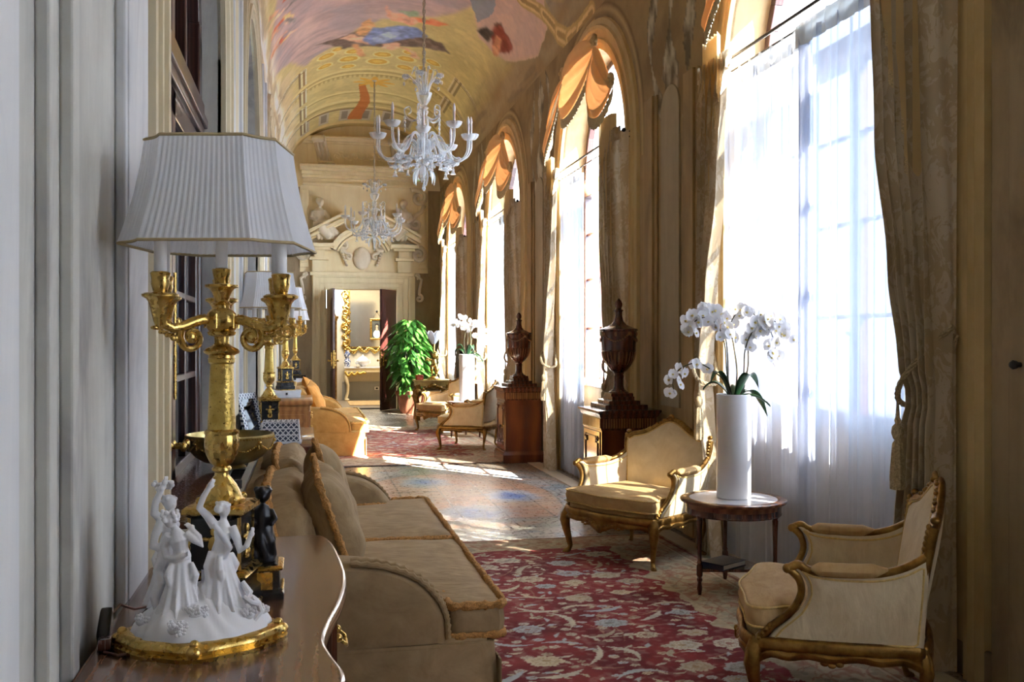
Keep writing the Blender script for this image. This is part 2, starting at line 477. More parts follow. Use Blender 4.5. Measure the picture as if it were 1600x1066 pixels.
def lattice():
    t = NT('inlaid_lattice'); co = t.co((1, 1, 1), 'Object')
    sx = t.n('ShaderNodeSeparateXYZ', Vector=co)
    f = lambda a: t.math('ABSOLUTE', t.math('SUBTRACT', t.math('FRACT', a), .5))
    u = t.math('MULTIPLY', t.math('ADD', sx.outputs[0], sx.outputs[2]), 26); v = t.math('MULTIPLY', t.math('SUBTRACT', sx.outputs[0], sx.outputs[2]), 26)
    k = t.math('MINIMUM', f(u), f(v))
    c = t.ramp(k, [(.10, S(210, 212, 216)), (.16, (.02, .03, .07, 1))])
    return t.done(t.bsdf(c, .35))
M['lattice'] = lattice()
M['inlay_white'] = simple('bone_inlay', S(205, 208, 214), .35)

M['far_rug'] = simple('tan_far_rug', S(176, 146, 100), .9, 0, .35, 9)
M['oak_floor'] = wood('grey_parquet', (.16, .12, .08, 1), (.22, .17, .12, 1), (.30, .24, .18, 1), .35, (3, .4, 1), 5, .1)
M['old_mirror'] = simple('old_mirror_glass', (.62, .60, .54, 1), .12, .85, .06)
M['portrait_bg'] = simple('dark_portrait_ground', S(70, 72, 66), .6, 0, .4, 12)
M['skin_paint'] = simple('painted_skin', S(206, 166, 138), .6)
def bluewhite():
    t = NT('blue_white_china'); n = t.noise(t.co(), 16, 3, .6, 1.5); return t.done(t.bsdf(t.ramp(n, [(.46, S(222, 224, 228)), (.52, (.02, .05, .18, 1))]), .15))
M['blue_white'] = bluewhite()

M['blind'] = thin('side_fill_cloth', (.56, .58, .62, 1), .6, 0, .9)  # cloth of the added side window, toned to set its fill
M['reveal'] = simple('overexposed_reveal', (.88, .87, .84, 1), .8, 0, .03)  # near-white carries the overexposed look of the window reveals
M['blind_dark'] = thin('rear_fill_cloth', (.18, .19, .21, 1), .5, 0, .9)  # darker cloth, holds back fill from the added rear window
# ------------------------------------------------------------------ the setting
XL, XR, YE, YB = -.54, 3.0, 22.0, -3.4
ZS, VA, VB, VP, CX = 4.9, 1.77, 1.52, 2.3, 1.23
WC = [5.3 + 4.65 * k for k in range(4)]; WR, WS = 1.22, 3.43; WT = .64
LC = [5.1 + 4.65 * k for k in range(4)]; LR, LS = 1.30, 3.35

def arch_wall(mb, X0, X1, y0, y1, cen, r, zs, top):
    """wall slab between X0 (room face) and X1 with arched openings"""
    ys = [y0]
    for c in cen:
        if c - r > y0 and c + r < y1: ys += [c - r, c + r]
    ys.append(y1)
    for i in range(0, len(ys), 2):
        mb.box(min(X0, X1), max(X0, X1), ys[i], ys[i + 1], 0, top)
    n = 28
    for c in cen:
        if not (c - r > y0 and c + r < y1): continue
        pts = [(c - r * cos(PI * k / n), zs + r * sin(PI * k / n)) for k in range(n + 1)]
        for X, fl in ((X0, 0), (X1, 1)):
            vs = []
            for (y, z) in pts: vs += [(X, y, z), (X, y, top)]
            mb.add(vs, [(2 * k, 2 * k + 1, 2 * k + 3, 2 * k + 2) for k in range(n)])
        vs = []
        for (y, z) in pts: vs += [(X0, y, z), (X1, y, z)]
        mb.add(vs, [(2 * k, 2 * k + 1, 2 * k + 3, 2 * k + 2) for k in range(n)])

def arch_sweep(mb, X, sgn, c, r, zs, prof, z0=0, n=28, fl=.0):
    """moulding profile [(out from opening edge, projection into the room)] swept up jamb, round arch and down"""
    m = len(prof); vs = []
    def ring(y, z, dy, dz):
        for (o, p) in prof: vs.append((X + sgn * p, y + dy * o, z + dz * o))
    ring(c - r, z0, -1, 0)
    for k in range(n + 1):
        a = PI * k / n; ring(c - r * cos(a), zs + r * sin(a), -cos(a), sin(a))
    ring(c + r, z0, 1, 0)
    R = n + 3
    mb.add(vs, [(i * m + j, i * m + j + 1, (i + 1) * m + j + 1, (i + 1) * m + j) for i in range(R - 1) for j in range(m - 1)])

# walls
w = MB(); arch_wall(w, XR, XR + WT, YB, YE + .3, [.65] + WC, WR, WS, ZS + .25)
for c in [.65] + WC: w.box(XR + .2, XR + .42, c - WR - .02, c + WR + .02, 0, 1.06)
wall_r = struct(w.build('wall_right', M['wall_ochre'], ang=30))
w = MB(); arch_wall(w, XL, XL - .16, YB, YE + .3, LC, LR, LS, ZS + .25)
w.box(XL - .5, XL - .22, YB, YE + .3, 0, ZS + .25)
wall_l = struct(w.build('wall_left', M['wall_grey'], ang=30))
w = MB()
dx0, dx1, dz = .42, 2.0, 2.72
w.box(XL - .3, dx0, YE, YE + .35, 0, 6.8); w.box(dx1, XR + .3, YE, YE + .35, 0, 6.8); w.box(dx0, dx1, YE, YE + .35, dz, 6.8)
struct(w.build('wall_end', M['stucco'], ang=0))
w = MB(); w.box(XL - .3, -.2, YB - .2, YB, 0, 6.8); w.box(2.7, XR + WT, YB - .2, YB, 0, 6.8); w.box(-.2, 2.7, YB - .2, YB, 0, 2.9); w.box(-.2, 2.7, YB - .2, YB, 4.1, 6.8)
struct(w.build('wall_back', M['wall_brown'], ang=0))

# mouldings round the windows, recesses and piers
PROF = [(-.0, -.02), (0, .035), (.05, .035), (.06, .05), (.10, .05), (.11, .025), (.19, .03), (.20, .055), (.235, .06), (.25, .035), (.31, .03), (.32, .0)]
kt = 1
for c in WC:
    w = MB(); arch_sweep(w, XR, -1, c, WR, WS, PROF)
    struct(w.build('trim_%d' % kt, M['arch_ochre'], ang=35)); kt += 1
PROFL = [(-.0, -.02), (0, .03), (.07, .03), (.08, .05), (.13, .05), (.14, .02), (.20, .02), (.215, .045), (.25, .045), (.26, .018), (.38, .018), (.39, .05), (.44, .05), (.45, 0)]
for c in LC:
    w = MB(); arch_sweep(w, XL, 1, c, LR, LS, PROFL)
    struct(w.build('trim_%d' % kt, M['wall_cream'], ang=35)); kt += 1
def pilaster(X, sgn, y0, y1, mat, steps=((0, .02), (.05, .045), (.09, .03)), top=ZS - .1, z0=.0):
    global kt
    w = MB()
    for (i, p) in steps:
        a, b = (X - p, X) if sgn < 0 else (X, X + p)
        w.box(a, b, y0 + i, y1 - i, z0, top)
    o = struct(w.build('trim_%d' % kt, mat, bev=.006, ang=0)); kt += 1
    return o
for k in range(4):                                                   # piers between the tall windows
    a = WC[k] + WR + .34; b = WC[k] + 4.65 - WR - .34
    if k == 3: b = 22
    if b - a > .5:
        pilaster(XR, -1, a + .16, a + .46, M['wall_ochre'], top=3.7); pilaster(XR, -1, b - .46, b - .16, M['wall_ochre'], top=3.7)
        n = MB(); mid = (a + b) / 2; hw = (b - a) / 2 - .56
        if hw > .1:
            pts = [(mid - hw, 1.0), (mid + hw, 1.0)] + [(mid + hw * cos(PI * q / 14), 3.5 + hw * sin(PI * q / 14)) for q in range(15)]
            n.add([(XR - .018, y, z) for y, z in pts], [tuple(range(len(pts)))])
            n.add([(XR - .018, y, z) for y, z in pts] + [(XR, y, z) for y, z in pts], [(i, (i + 1) % len(pts), len(pts) + (i + 1) % len(pts), len(pts) + i) for i in range(len(pts))])
            struct(n.build('trim_%d' % kt, M['plaster_niche'], ang=0)); kt += 1
NEARPIL = pilaster(XR, -1, 3.30, 3.70, M['wall_brown'], ((0, .05), (.02, .065), (.035, .03), (.07, .045), (.10, .035), (.13, .07), (.16, .05))).name
pilaster(XR, -1, 2.2, 3.2, M['wall_brown'], ((0, .02), (.2, .03)))
pilaster(XL, 1, 2.93, 3.33, M['wall_pale'], ((0, .03), (.03, .035)))
pilaster(XL, 1, 2.30, 2.36, M['wall_grey'], ((0, .03),))
pilaster(XL, 1, 2.10, 2.16, M['wall_grey'], ((0, .03),))
pilaster(XL, 1, 1.2, 1.885, M['wall_pale'], ((0, .02), (.03, .04)))
for k in range(4):
    a = LC[k] + LR + .46; b = LC[k] + 4.65 - LR - .46
    if k == 3: b = 21.9
    m_ = (a + b) / 2
    pilaster(XL, 1, a + .04, a + .24, M['wall_pale']); pilaster(XL, 1, b - .24, b - .04, M['wall_pale'])
    n = MB(); hw = max(.1, (b - a) / 2 - .36)
    for s_, d in ((1.0, .012), (.8, .03), (.62, .018)):
        pts = [(m_ - hw * s_, 1.0), (m_ + hw * s_, 1.0)] + [(m_ + hw * s_ * cos(PI * q / 14), 4.0 + hw * s_ * 1.5 * sin(PI * q / 14)) for q in range(15)]
        n.add([(XL + d, y, z) for y, z in pts] + [(XL, y, z) for y, z in pts], [tuple(range(len(pts)))] + [(i, (i + 1) % len(pts), len(pts) + (i + 1) % len(pts), len(pts) + i) for i in range(len(pts))])
    struct(n.build('trim_%d' % kt, M['wall_cream'], ang=0)); kt += 1
for c in WC:                                                            # lining added in the deep window reveals, sun glare put into its white
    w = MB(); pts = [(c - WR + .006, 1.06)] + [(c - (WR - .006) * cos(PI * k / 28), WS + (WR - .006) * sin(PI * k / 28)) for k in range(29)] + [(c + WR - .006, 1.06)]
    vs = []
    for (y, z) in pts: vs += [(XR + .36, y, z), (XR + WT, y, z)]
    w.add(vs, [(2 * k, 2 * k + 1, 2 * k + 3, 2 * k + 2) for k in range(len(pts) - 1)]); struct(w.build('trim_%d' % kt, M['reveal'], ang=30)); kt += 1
# skirting and the pale marble strip along the window wall
w = MB()
for i in range(-1, 4):
    c0 = (WC[i] + WR) if i >= 0 else .65 + WR
    c1 = (WC[i + 1] - WR) if i < 3 else YE
    w.box(XR - .03, XR, c0, c1, 0, .16)
struct(w.build('baseboard_right', M['wall_brown'], bev=.01, ang=0))
w = MB(); w.box(XL, XL + .025, YB, 3.8 - .5, 0, .16); struct(w.build('baseboard_left', M['wall_grey'], bev=.01, ang=0))
w = MB(); w.box(2.74, 2.90, 1.5, YE, .0, .006); struct(w.build('trim_%d' % kt, M['marble_strip'], ang=0)); kt += 1

# ---------------------------------------------------------------- numpy value noise for painted surfaces
_rs = np.random.RandomState(5); _tab = _rs.rand(256, 256)
def vn(x, y):
    xi = np.floor(x).astype(int); yi = np.floor(y).astype(int); fx = x - xi; fy = y - yi
    fx = fx * fx * (3 - 2 * fx); fy = fy * fy * (3 - 2 * fy)
    g = lambda a, b: _tab[a & 255, b & 255]
    return (g(xi, yi) * (1 - fx) + g(xi + 1, yi) * fx) * (1 - fy) + (g(xi, yi + 1) * (1 - fx) + g(xi + 1, yi + 1) * fx) * fy
def fbm(x, y, o=4):
    s = 0; a = .5
    for k in range(o): s = s + a * vn(x * 2 ** k + 17 * k, y * 2 ** k + 31 * k); a *= .5
    return s / (1 - .5 ** o)
def lay(col, mask, c):
    m = np.clip(mask, 0, 1)[..., None]; c = np.asarray(c)[..., :3] if np.ndim(c) == 1 else c
    col[:] = col * (1 - m) + m * c
def inpoly(P, x, y):
    r = np.zeros(x.shape, bool); n = len(P)
    for i in range(n):
        x0, y0 = P[i]; x1, y1 = P[(i + 1) % n]
        if y0 == y1: continue
        r ^= ((y0 > y) != (y1 > y)) & (x < (x1 - x0) * (y - y0) / (y1 - y0) + x0)
    return r
c3 = lambda r, g, b: np.array(S(r, g, b)[:3])
def sst(a, b, x): t = np.clip((x - a) / (b - a), 0, 1); return t * t * (3 - 2 * t)

# ---------------------------------------------------------------- barrel vault with its fresco
nt, ny = 330, 720
tt = np.linspace(0, 1, 3001); A = tt * PI
xs = -np.sign(np.cos(A)) * np.abs(np.cos(A)) ** (2 / VP) * VA; zs = VB * np.abs(np.sin(A)) ** (2 / VP)
L = np.concatenate([[0], np.cumsum(np.hypot(np.diff(xs), np.diff(zs)))]); L /= L[-1]
sa = np.linspace(0, 1, nt); X1 = np.interp(sa, L, xs) + CX; Z1 = np.interp(sa, L, zs) + ZS
Y1 = np.concatenate([np.linspace(YB, 8.6, 60, endpoint=False), np.linspace(8.6, YE + .02, ny - 60)])
SS, YY = np.meshgrid(sa, Y1, indexing='ij')
V = np.stack([np.repeat(X1, ny), YY.ravel(), np.repeat(Z1, ny)], 1)
U = SS * 5.31
wx = SS + .02 * (fbm(U * 2.2, YY * 2.2) - .5); wy = YY + .5 * (fbm(U * 2 + 40, YY * 2 + 9) - .5)
col = np.zeros(SS.shape + (3,)); n1 = fbm(U * 1.5, YY * 1.5); n2 = fbm(U * 6, YY * 6); n3 = fbm(U * 1.2 + 9, YY * 9)
base = c3(196, 182, 128); col[:] = base
lay(col, (n1 - .3) * 1.2, c3(174, 158, 104)); lay(col, sst(.52, .7, n2) * .35, c3(214, 198, 140))
# painted ribs and bands of the architecture at the far end
for yb, wd in ((17.35, .07), (17.62, .04), (18.9, .06), (19.6, .12), (20.1, .05)):
    yc = yb + .9 * (SS - .5) ** 2 * 4 * .5
    lay(col, np.exp(-((YY - yc) / wd) ** 2) * .8, c3(222, 204, 150)); lay(col, np.exp(-((YY - yc - wd * 1.6) / (wd * .7)) ** 2) * .6, c3(138, 116, 60))
for (s0, y0, r) in ((.323, 16.18, .16), (.399, 16.64, .18), (.494, 16.84, .19), (.412, 16.22, .15), (.505, 16.41, .16), (.582, 16.49, .16), (.36, 15.97, .11), (.585, 16.11, .12), (.665, 16.25, .14), (.655, 16.75, .16), (.585, 17.0, .15), (.32, 16.75, .14), (.40, 17.1, .13)):
    d = np.hypot((SS - s0) * 5.31 / (r * 1.0), (YY - y0) / (r * .95))
    lay(col, (d < 1.12) * .85, c3(218, 204, 146)); lay(col, (d < .86) * .9, c3(196, 158, 62)); lay(col, (d < .45) * .9, c3(214, 184, 96))
# dentil course
dm = (np.abs(YY - 17.75 - .45 * (SS - .5) ** 2 * 4) < .09) & ((SS * 60) % 1 < .5); lay(col, dm * .55, c3(150, 128, 74))
for k in range(9):                                                    # painted brackets under the last arch
    s0 = .16 + k * .085; m = (np.abs(SS - s0) < .022) & (YY > 20.35) & (YY < 21.35)
    lay(col, m * .9, c3(176, 166, 150)); lay(col, ((np.abs(SS - s0) < .011) & (YY > 20.5) & (YY < 21.2)) * .8, c3(118, 106, 92))
m = (YY > 20.25) & (YY < 20.36); lay(col, m * .9, c3(120, 96, 60)); lay(col, (YY > 21.45) * .85, c3(206, 184, 128)); lay(col, ((YY > 21.7)) * .8, c3(160, 136, 84))
for s0, y0, y1 in ((.47, 18.35, 21.3),):                              # the long painted orange streamer beside the chain
    m = np.abs(SS - s0 - .012 * np.sin(YY * 2)) < .012 + .006 * (YY - y0); lay(col, (m & (YY > y0) & (YY < y1)) * .9, c3(176, 96, 34))
d = np.hypot((SS - .5) * 5.31, (YY - 18.2) / 1.0); lay(col, ((d < .35 * (.8 + .3 * np.cos(8 * np.arctan2(YY - 18.2, (SS - .5) * 5.31))))) * .8, c3(206, 160, 52))
def soft(m, n=2):
    m = m.astype(np.float32)
    for _ in range(n):
        p = np.pad(m, 1, mode='edge'); m = (p[:-2, 1:-1] + p[2:, 1:-1] + p[1:-1, :-2] + p[1:-1, 2:] + 2 * p[1:-1, 1:-1]) / 6
    return m
# pink clouded sky
pk = inpoly([(.152, 8), (.152, 11.96), (.114, 12.89), (.04, 13.77), (.184, 15.32), (.261, 16.13), (.317, 15.79), (.37, 15.5), (.414, 15.02), (.482, 14.61), (.571, 14.45), (.649, 13.93), (.702, 13.12), (.71, 8)], wx, wy)
pc = c3(190, 164, 160) * (1 - sst(.35, .7, n3)[..., None] * .25) ; pc = pc * .8 + .2 * c3(170, 158, 168)
m = soft(pk, 10); lay(col, m, pc); lay(col, m * sst(.5, .72, n1) * .6, c3(208, 184, 176)); lay(col, m * sst(.5, .3, n1) * .7, c3(160, 150, 156))
pk2 = inpoly([(.719, 13.56), (.707, 13.08), (.74, 12.33), (.78, 8), (.86, 8), (.844, 11.33), (.909, 11.79), (.927, 12.36), (.878, 13.34), (.818, 13.98), (.755, 13.91)], wx, wy)
m = soft(pk2, 8); lay(col, m, c3(194, 166, 156)); lay(col, m * sst(.5, .7, n2) * .5, c3(210, 178, 162))
for P in ([(.686, 13.04), (.70, 12.2), (.744, 12.54), (.751, 13.03), (.727, 13.6), (.7, 13.25)], [(.847, 11.29), (.943, 9.88), (.95, 10.39), (.957, 10.72), (.919, 11.27), (.874, 11.36)]):
    lay(col, inpoly(P, wx, wy) * .85, c3(128, 140, 156))
# coves: pale acanthus streaks on the left, dim grisaille ornament on the right
q = .5 + .5 * np.sin(70 * (SS + .03 * fbm(U * 3, YY * 1.3)) + 9 * fbm(U * 2, YY * .8)); q2 = fbm(U * 9, YY * 1.1)
lm = sst(.135 + .10 * sst(14.5, 16.5, YY), .05 + .05 * sst(14.5, 16.5, YY), SS + .07 * (fbm(U, YY * 2.5) - .5)) * (YY > 8)
lay(col, lm, c3(196, 184, 158)); lay(col, lm * sst(.35, .8, q) * .9, c3(232, 226, 212)); lay(col, lm * sst(.3, .05, q) * .6, c3(150, 128, 98)); lay(col, lm * sst(.55, .7, q2) * .6, c3(138, 128, 118))
lm = sst(.215, .17, SS) * sst(.12, .15, SS) * (YY > 15.6) * (np.abs(np.sin(YY * 1.9)) > .25); lay(col, lm * .8, c3(204, 188, 150))
for y0 in (16.3, 17.6, 18.9, 20.2):                                   # stepped painted cornices climbing the left cove
    for o, cc in ((0, c3(232, 222, 196)), (.035, c3(140, 112, 74)), (.07, c3(220, 206, 172)), (.11, c3(120, 98, 66))):
        m = (np.abs(YY - y0 - o - .9 * (.25 - SS)) < .02) & (SS < .25) & (SS > .03); lay(col, m * .95, cc)
        m = (np.abs(SS - .25 + o * .22) < .004) & (YY > y0) & (YY < y0 + 1.0); lay(col, m * .95, cc)
        m = (np.abs(YY - y0 - o - .9 * (SS - .75)) < .02) & (SS > .75) & (SS < .97); lay(col, m * .7, cc * .8)
        m = (np.abs(SS - .75 - o * .22) < .004) & (YY > y0) & (YY < y0 + .9); lay(col, m * .7, cc * .8)
rm = sst(.80, .92, SS + .06 * (fbm(U, YY * 2) - .5)) * (1 - pk2) * (YY > 8)
lay(col, rm, c3(140, 118, 82)); lay(col, rm * q * .45, c3(160, 146, 118)); lay(col, rm * sst(.55, .72, q2) * .55, c3(112, 98, 76))
fr = [(.70, 8.5), (.76, 11.0), (.798, 11.94), (.865, 11.54), (.929, 11.25), (.965, 10.87), (.973, 10.42), (.966, 9.92)]
for (a, b) in zip(fr[1:], fr[2:]):                                    # double moulded painted frame
    ax, ay, bx, by = a[0] * 5.31, a[1], b[0] * 5.31, b[1]; t_ = np.clip(((U - ax) * (bx - ax) + (YY - ay) * (by - ay)) / ((bx - ax) ** 2 + (by - ay) ** 2), 0, 1)
    d = np.hypot(U - ax - t_ * (bx - ax), YY - ay - t_ * (by - ay))
    lay(col, (d < .13) * .9, c3(178, 150, 96)); lay(col, (d < .085) * .9, c3(206, 182, 130)); lay(col, (d < .04) * .9, c3(150, 122, 74))
# generic floating figures
WA = .012 * (fbm(U * 7 + 3, YY * 7) - .5); WB = .22 * (fbm(U * 7 + 50, YY * 7 + 8) - .5)
def blob(P, c, k=1.):
    mk = soft(inpoly(P, wx * .5 + SS * .5 + WA, wy * .5 + YY * .5 + WB), 3) * k; sh_ = fbm(U * 9 + c[0] * 99, YY * 9)
    lay(col, mk, c); lay(col, mk * sst(.5, .75, sh_) * .5, np.minimum(1, c * 1.5 + .05)); lay(col, mk * sst(.5, .28, sh_) * .5, c * .5)
def blob_(P, c, k=1.): lay(col, inpoly(P, wx * .4 + SS * .6, wy * .4 + YY * .6) * k, c)
blob([(.278, 15.3), (.34, 15.37), (.415, 15.11), (.493, 15.37), (.664, 15.12), (.70, 15.4), (.618, 15.74), (.503, 16.01), (.384, 15.95)], c3(112, 94, 84))
blob([(.36, 15.39), (.388, 15.25), (.455, 15.55), (.453, 15.83), (.39, 15.6)], c3(222, 178, 150)); blob([(.405, 15.28), (.425, 14.75), (.443, 14.6), (.462, 14.98), (.44, 15.4)], c3(206, 160, 112))
blob([(.43, 15.6), (.457, 15.05), (.489, 14.96), (.58, 14.85), (.62, 15.15), (.571, 15.45), (.522, 15.75), (.471, 15.9)], c3(122, 138, 184)); blob([(.46, 15.55), (.49, 15.2), (.54, 15.2), (.53, 15.5), (.49, 15.75)], c3(158, 176, 214))
blob([(.50, 15.85), (.548, 15.75), (.55, 16.0), (.529, 16.2), (.499, 16.08)], c3(220, 172, 146)); blob([(.545, 15.9), (.60, 16.0), (.62, 16.35), (.60, 16.36), (.58, 16.1)], c3(214, 168, 138)); blob([(.40, 15.85), (.42, 15.85), (.45, 16.55), (.435, 16.6)], c3(200, 150, 110))
blob([(.476, 14.0), (.507, 14.3), (.553, 14.4), (.60, 14.45), (.559, 14.79), (.506, 14.7)], c3(214, 158, 132)); blob([(.52, 14.2), (.56, 14.1), (.58, 14.3), (.55, 14.45)], c3(140, 158, 128)); blob([(.56, 14.4), (.62, 14.3), (.66, 14.2), (.64, 14.45), (.58, 14.6)], c3(206, 120, 84))
blob([(.772, 13.2), (.785, 13.05), (.80, 13.12), (.795, 13.3)], c3(90, 52, 40)); blob([(.775, 13.68), (.774, 13.25), (.8, 13.1), (.845, 13.1), (.85, 13.37), (.82, 13.76), (.802, 13.84)], c3(136, 62, 44)); blob([(.735, 13.81), (.754, 13.5), (.783, 13.5), (.78, 13.94)], c3(70, 58, 50)); blob([(.79, 13.5), (.81, 13.45), (.83, 13.9), (.815, 14.1), (.80, 13.9)], c3(204, 142, 108))
rq = random.Random(21)
for i in range(16):                                                   # cherub group in the left cove
    s0 = .115 + rq.uniform(0, .10); y0 = 12.2 + i * .115 + rq.uniform(-.1, .1); cc = (c3(212, 158, 122), c3(196, 104, 72), c3(216, 182, 126), c3(228, 188, 162), c3(140, 132, 128), c3(222, 170, 140))[i % 6]
    a = rq.uniform(.2, 1.2); ln, wd = rq.uniform(.10, .22), rq.uniform(.03, .06); ca, sa_ = cos(a), sin(a)
    blob([(s0 + (x * ca - y * sa_) / 5.3, y0 + (x * sa_ + y * ca) * 1.1) for x, y in ((-ln, -wd * .6), (0, -wd), (ln, -wd * .5), (ln * 1.1, wd * .4), (0, wd), (-ln, wd * .7))], cc)
# the near part of the vault: dim clouded sky
col = np.clip(col * 1.42 + .02, 0, .92)
CEIL_ = (V, nt, ny)
struct(npmesh('ceiling', V, gridfaces(nt, ny), M['fresco'], col.reshape(-1, 3)))

# painted grisaille ornament on the upper window wall, between the arches
ys_ = np.arange(6.6, 21.98, .028); zs_ = np.arange(3.25, 5.12, .026); YY, ZZ = np.meshgrid(ys_, zs_, indexing='ij'); n1 = fbm(YY * 2, ZZ * 2); n2 = fbm(YY * 12, ZZ * 5)
col = np.zeros(YY.shape + (3,)); col[:] = c3(150, 128, 92); lay(col, sst(.4, .65, n1) * .6, c3(174, 150, 108)); lay(col, sst(.5, .3, n1) * .5, c3(122, 102, 74))
for k in range(4):
    y0 = WC[k] + 2.325
    for s in (-1, 0, 1):                                                 # fronds and vases
        yc = y0 + s * (.30 + .16 * np.sin((ZZ - 3.6) * 2.2)); hw = (.10 if s else .15) * (.55 + .45 * np.sin(ZZ * 7 + s * 2)) * sst(5.1, 4.7, ZZ) * sst(3.3, 3.7, ZZ) * (1 + .3 * np.abs(np.sin(ZZ * 21)))
        d = np.abs(YY - yc - .05 * np.sin(ZZ * 5)) / np.maximum(hw, .001); m = (d < 1) * 1.
        lay(col, m, c3(160, 150, 128)); lay(col, m * sst(.5, .65, n2), c3(196, 186, 162)); lay(col, m * sst(.48, .3, n2) * .9, c3(104, 92, 72)); lay(col, ((d > .82) & (d < 1.0)) * .6, c3(90, 76, 56))
dm = np.min([np.hypot(YY - c, np.maximum(0, ZZ - WS)) for c in WC], axis=0)
lay(col, np.exp(-((dm - WR - .40) / .025) ** 2) * .7, c3(206, 182, 134)); lay(col, np.exp(-((dm - WR - .46) / .02) ** 2) * .7, c3(110, 90, 62))
F_ = gridfaces(len(ys_), len(zs_)); keep = (dm.ravel()[F_] > WR + .325).all(1)
V_ = np.stack([np.full(YY.size, XR - .004), YY.ravel(), ZZ.ravel()], 1)
struct(npmesh('trim_%d' % kt, V_, F_[keep], M['fresco'], col.reshape(-1, 3))); kt += 1

# ---------------------------------------------------------------- old painted tile floor
xs_ = np.arange(-.75, 3.42, .015); ys_ = np.concatenate([np.arange(1.0, 6.5, .2), np.arange(6.5, 12.6, .018), np.arange(12.6, YE + .4, .06)])
XX, YY = np.meshgrid(xs_, ys_, indexing='ij'); n1 = fbm(XX * 3, YY * 3); n2 = fbm(XX * 11, YY * 11)
col = np.zeros(XX.shape + (3,)); col[:] = c3(172, 126, 98); lay(col, sst(.4, .65, n1) * .7, c3(178, 150, 126)); lay(col, sst(.55, .35, n2) * .5, c3(136, 104, 82))
cx0, cy0 = 1.45, 9.4
r = np.hypot((XX - cx0) / 1.28, (YY - cy0) / 2.25) + .05 * (n1 - .5); th = np.arctan2((YY - cy0) / 2.25, (XX - cx0) / 1.28)
m = sst(.74, .80, r) * sst(.2, .5, XX + .15 * n1); lay(col, m * .85, c3(164, 164, 162)); lay(col, m * sst(.5, .62, n2) * .7, c3(186, 186, 180))
sc = np.abs(np.sin(9 * th + 5 * np.sin(7 * r * 2.2) + 4 * n1)); lay(col, m * (sc < .17) * .75, c3(74, 82, 84)); lay(col, m * (sst(.6, .68, fbm(XX * 5 + 7, YY * 5))) * .7, c3(104, 126, 150))
lay(col, m * sst(.6, .7, fbm(XX * 4 + 70, YY * 4 + 4)) * .6, c3(116, 132, 108)); lay(col, m * sst(.62, .7, fbm(XX * 4 + 33, YY * 4 + 44)) * .6, c3(176, 128, 102))
for rr in (.77, .81, 1.03, 1.07): lay(col, (np.abs(r - rr) < .008) * .8, c3(92, 84, 72))
m = sst(1.10, 1.06, r) * sst(1.02, 1.05, r); lay(col, m * .8, c3(170, 140, 112)); m = sst(1.10, 1.14, r) * (YY < 12.5); lay(col, m, c3(146, 136, 120)); lay(col, m * sst(.5, .6, n2), c3(120, 116, 108))
for (a, b, q) in ((1.26, 10.5, .36), (2.0, 9.4, .34), (1.5, 8.5, .42), (.9, 9.2, .3)):
    d = np.hypot(XX - a, (YY - b) * .75) + .16 * (n2 - .5); lay(col, sst(q, q * .55, d) * .8, c3(150, 156, 166)); lay(col, sst(q * .6, q * .25, d) * .9, c3(78, 102, 152))
for (yb) in (7.75, 8.05): lay(col, np.exp(-((YY - yb - .1 * n1) / .1) ** 2) * .7, c3(104, 122, 116))
far = sst(16.8, 17.4, YY); lay(col, far, c3(128, 118, 100)); lay(col, far * sst(.45, .6, n1), c3(160, 154, 142)); lay(col, far * (np.abs(np.sin(XX * 5 + YY * 3 + 5 * n1)) < .25) * .7, c3(92, 88, 76))
jx = np.abs(((XX - .1) / .41) % 1 - .5) > .476; jy = np.abs((YY / .41) % 1 - .5) > .474
lay(col, (jx | jy) * .75, c3(70, 56, 46)); lay(col, ((np.floor((XX - .1) / .41 + .5) * 7 + np.floor(YY / .41 + .5) * 13) % 5 < 2) * .16, c3(92, 70, 56))
Vv = np.stack([XX.ravel(), YY.ravel(), np.zeros(XX.size)], 1)
struct(npmesh('floor', Vv, gridfaces(len(xs_), len(ys_)), M['floor'], col.reshape(-1, 3)))
w = MB(); w.box(-.75, 3.42, YB, 1.0, -.02, 0); struct(w.build('floor_near', M['wall_brown'], ang=0))
w = MB(); w.box(-.8, 3.45, YB - .2, YE + .4, -.12, -.03); struct(w.build('floor_slab', M['wall_brown'], ang=0))

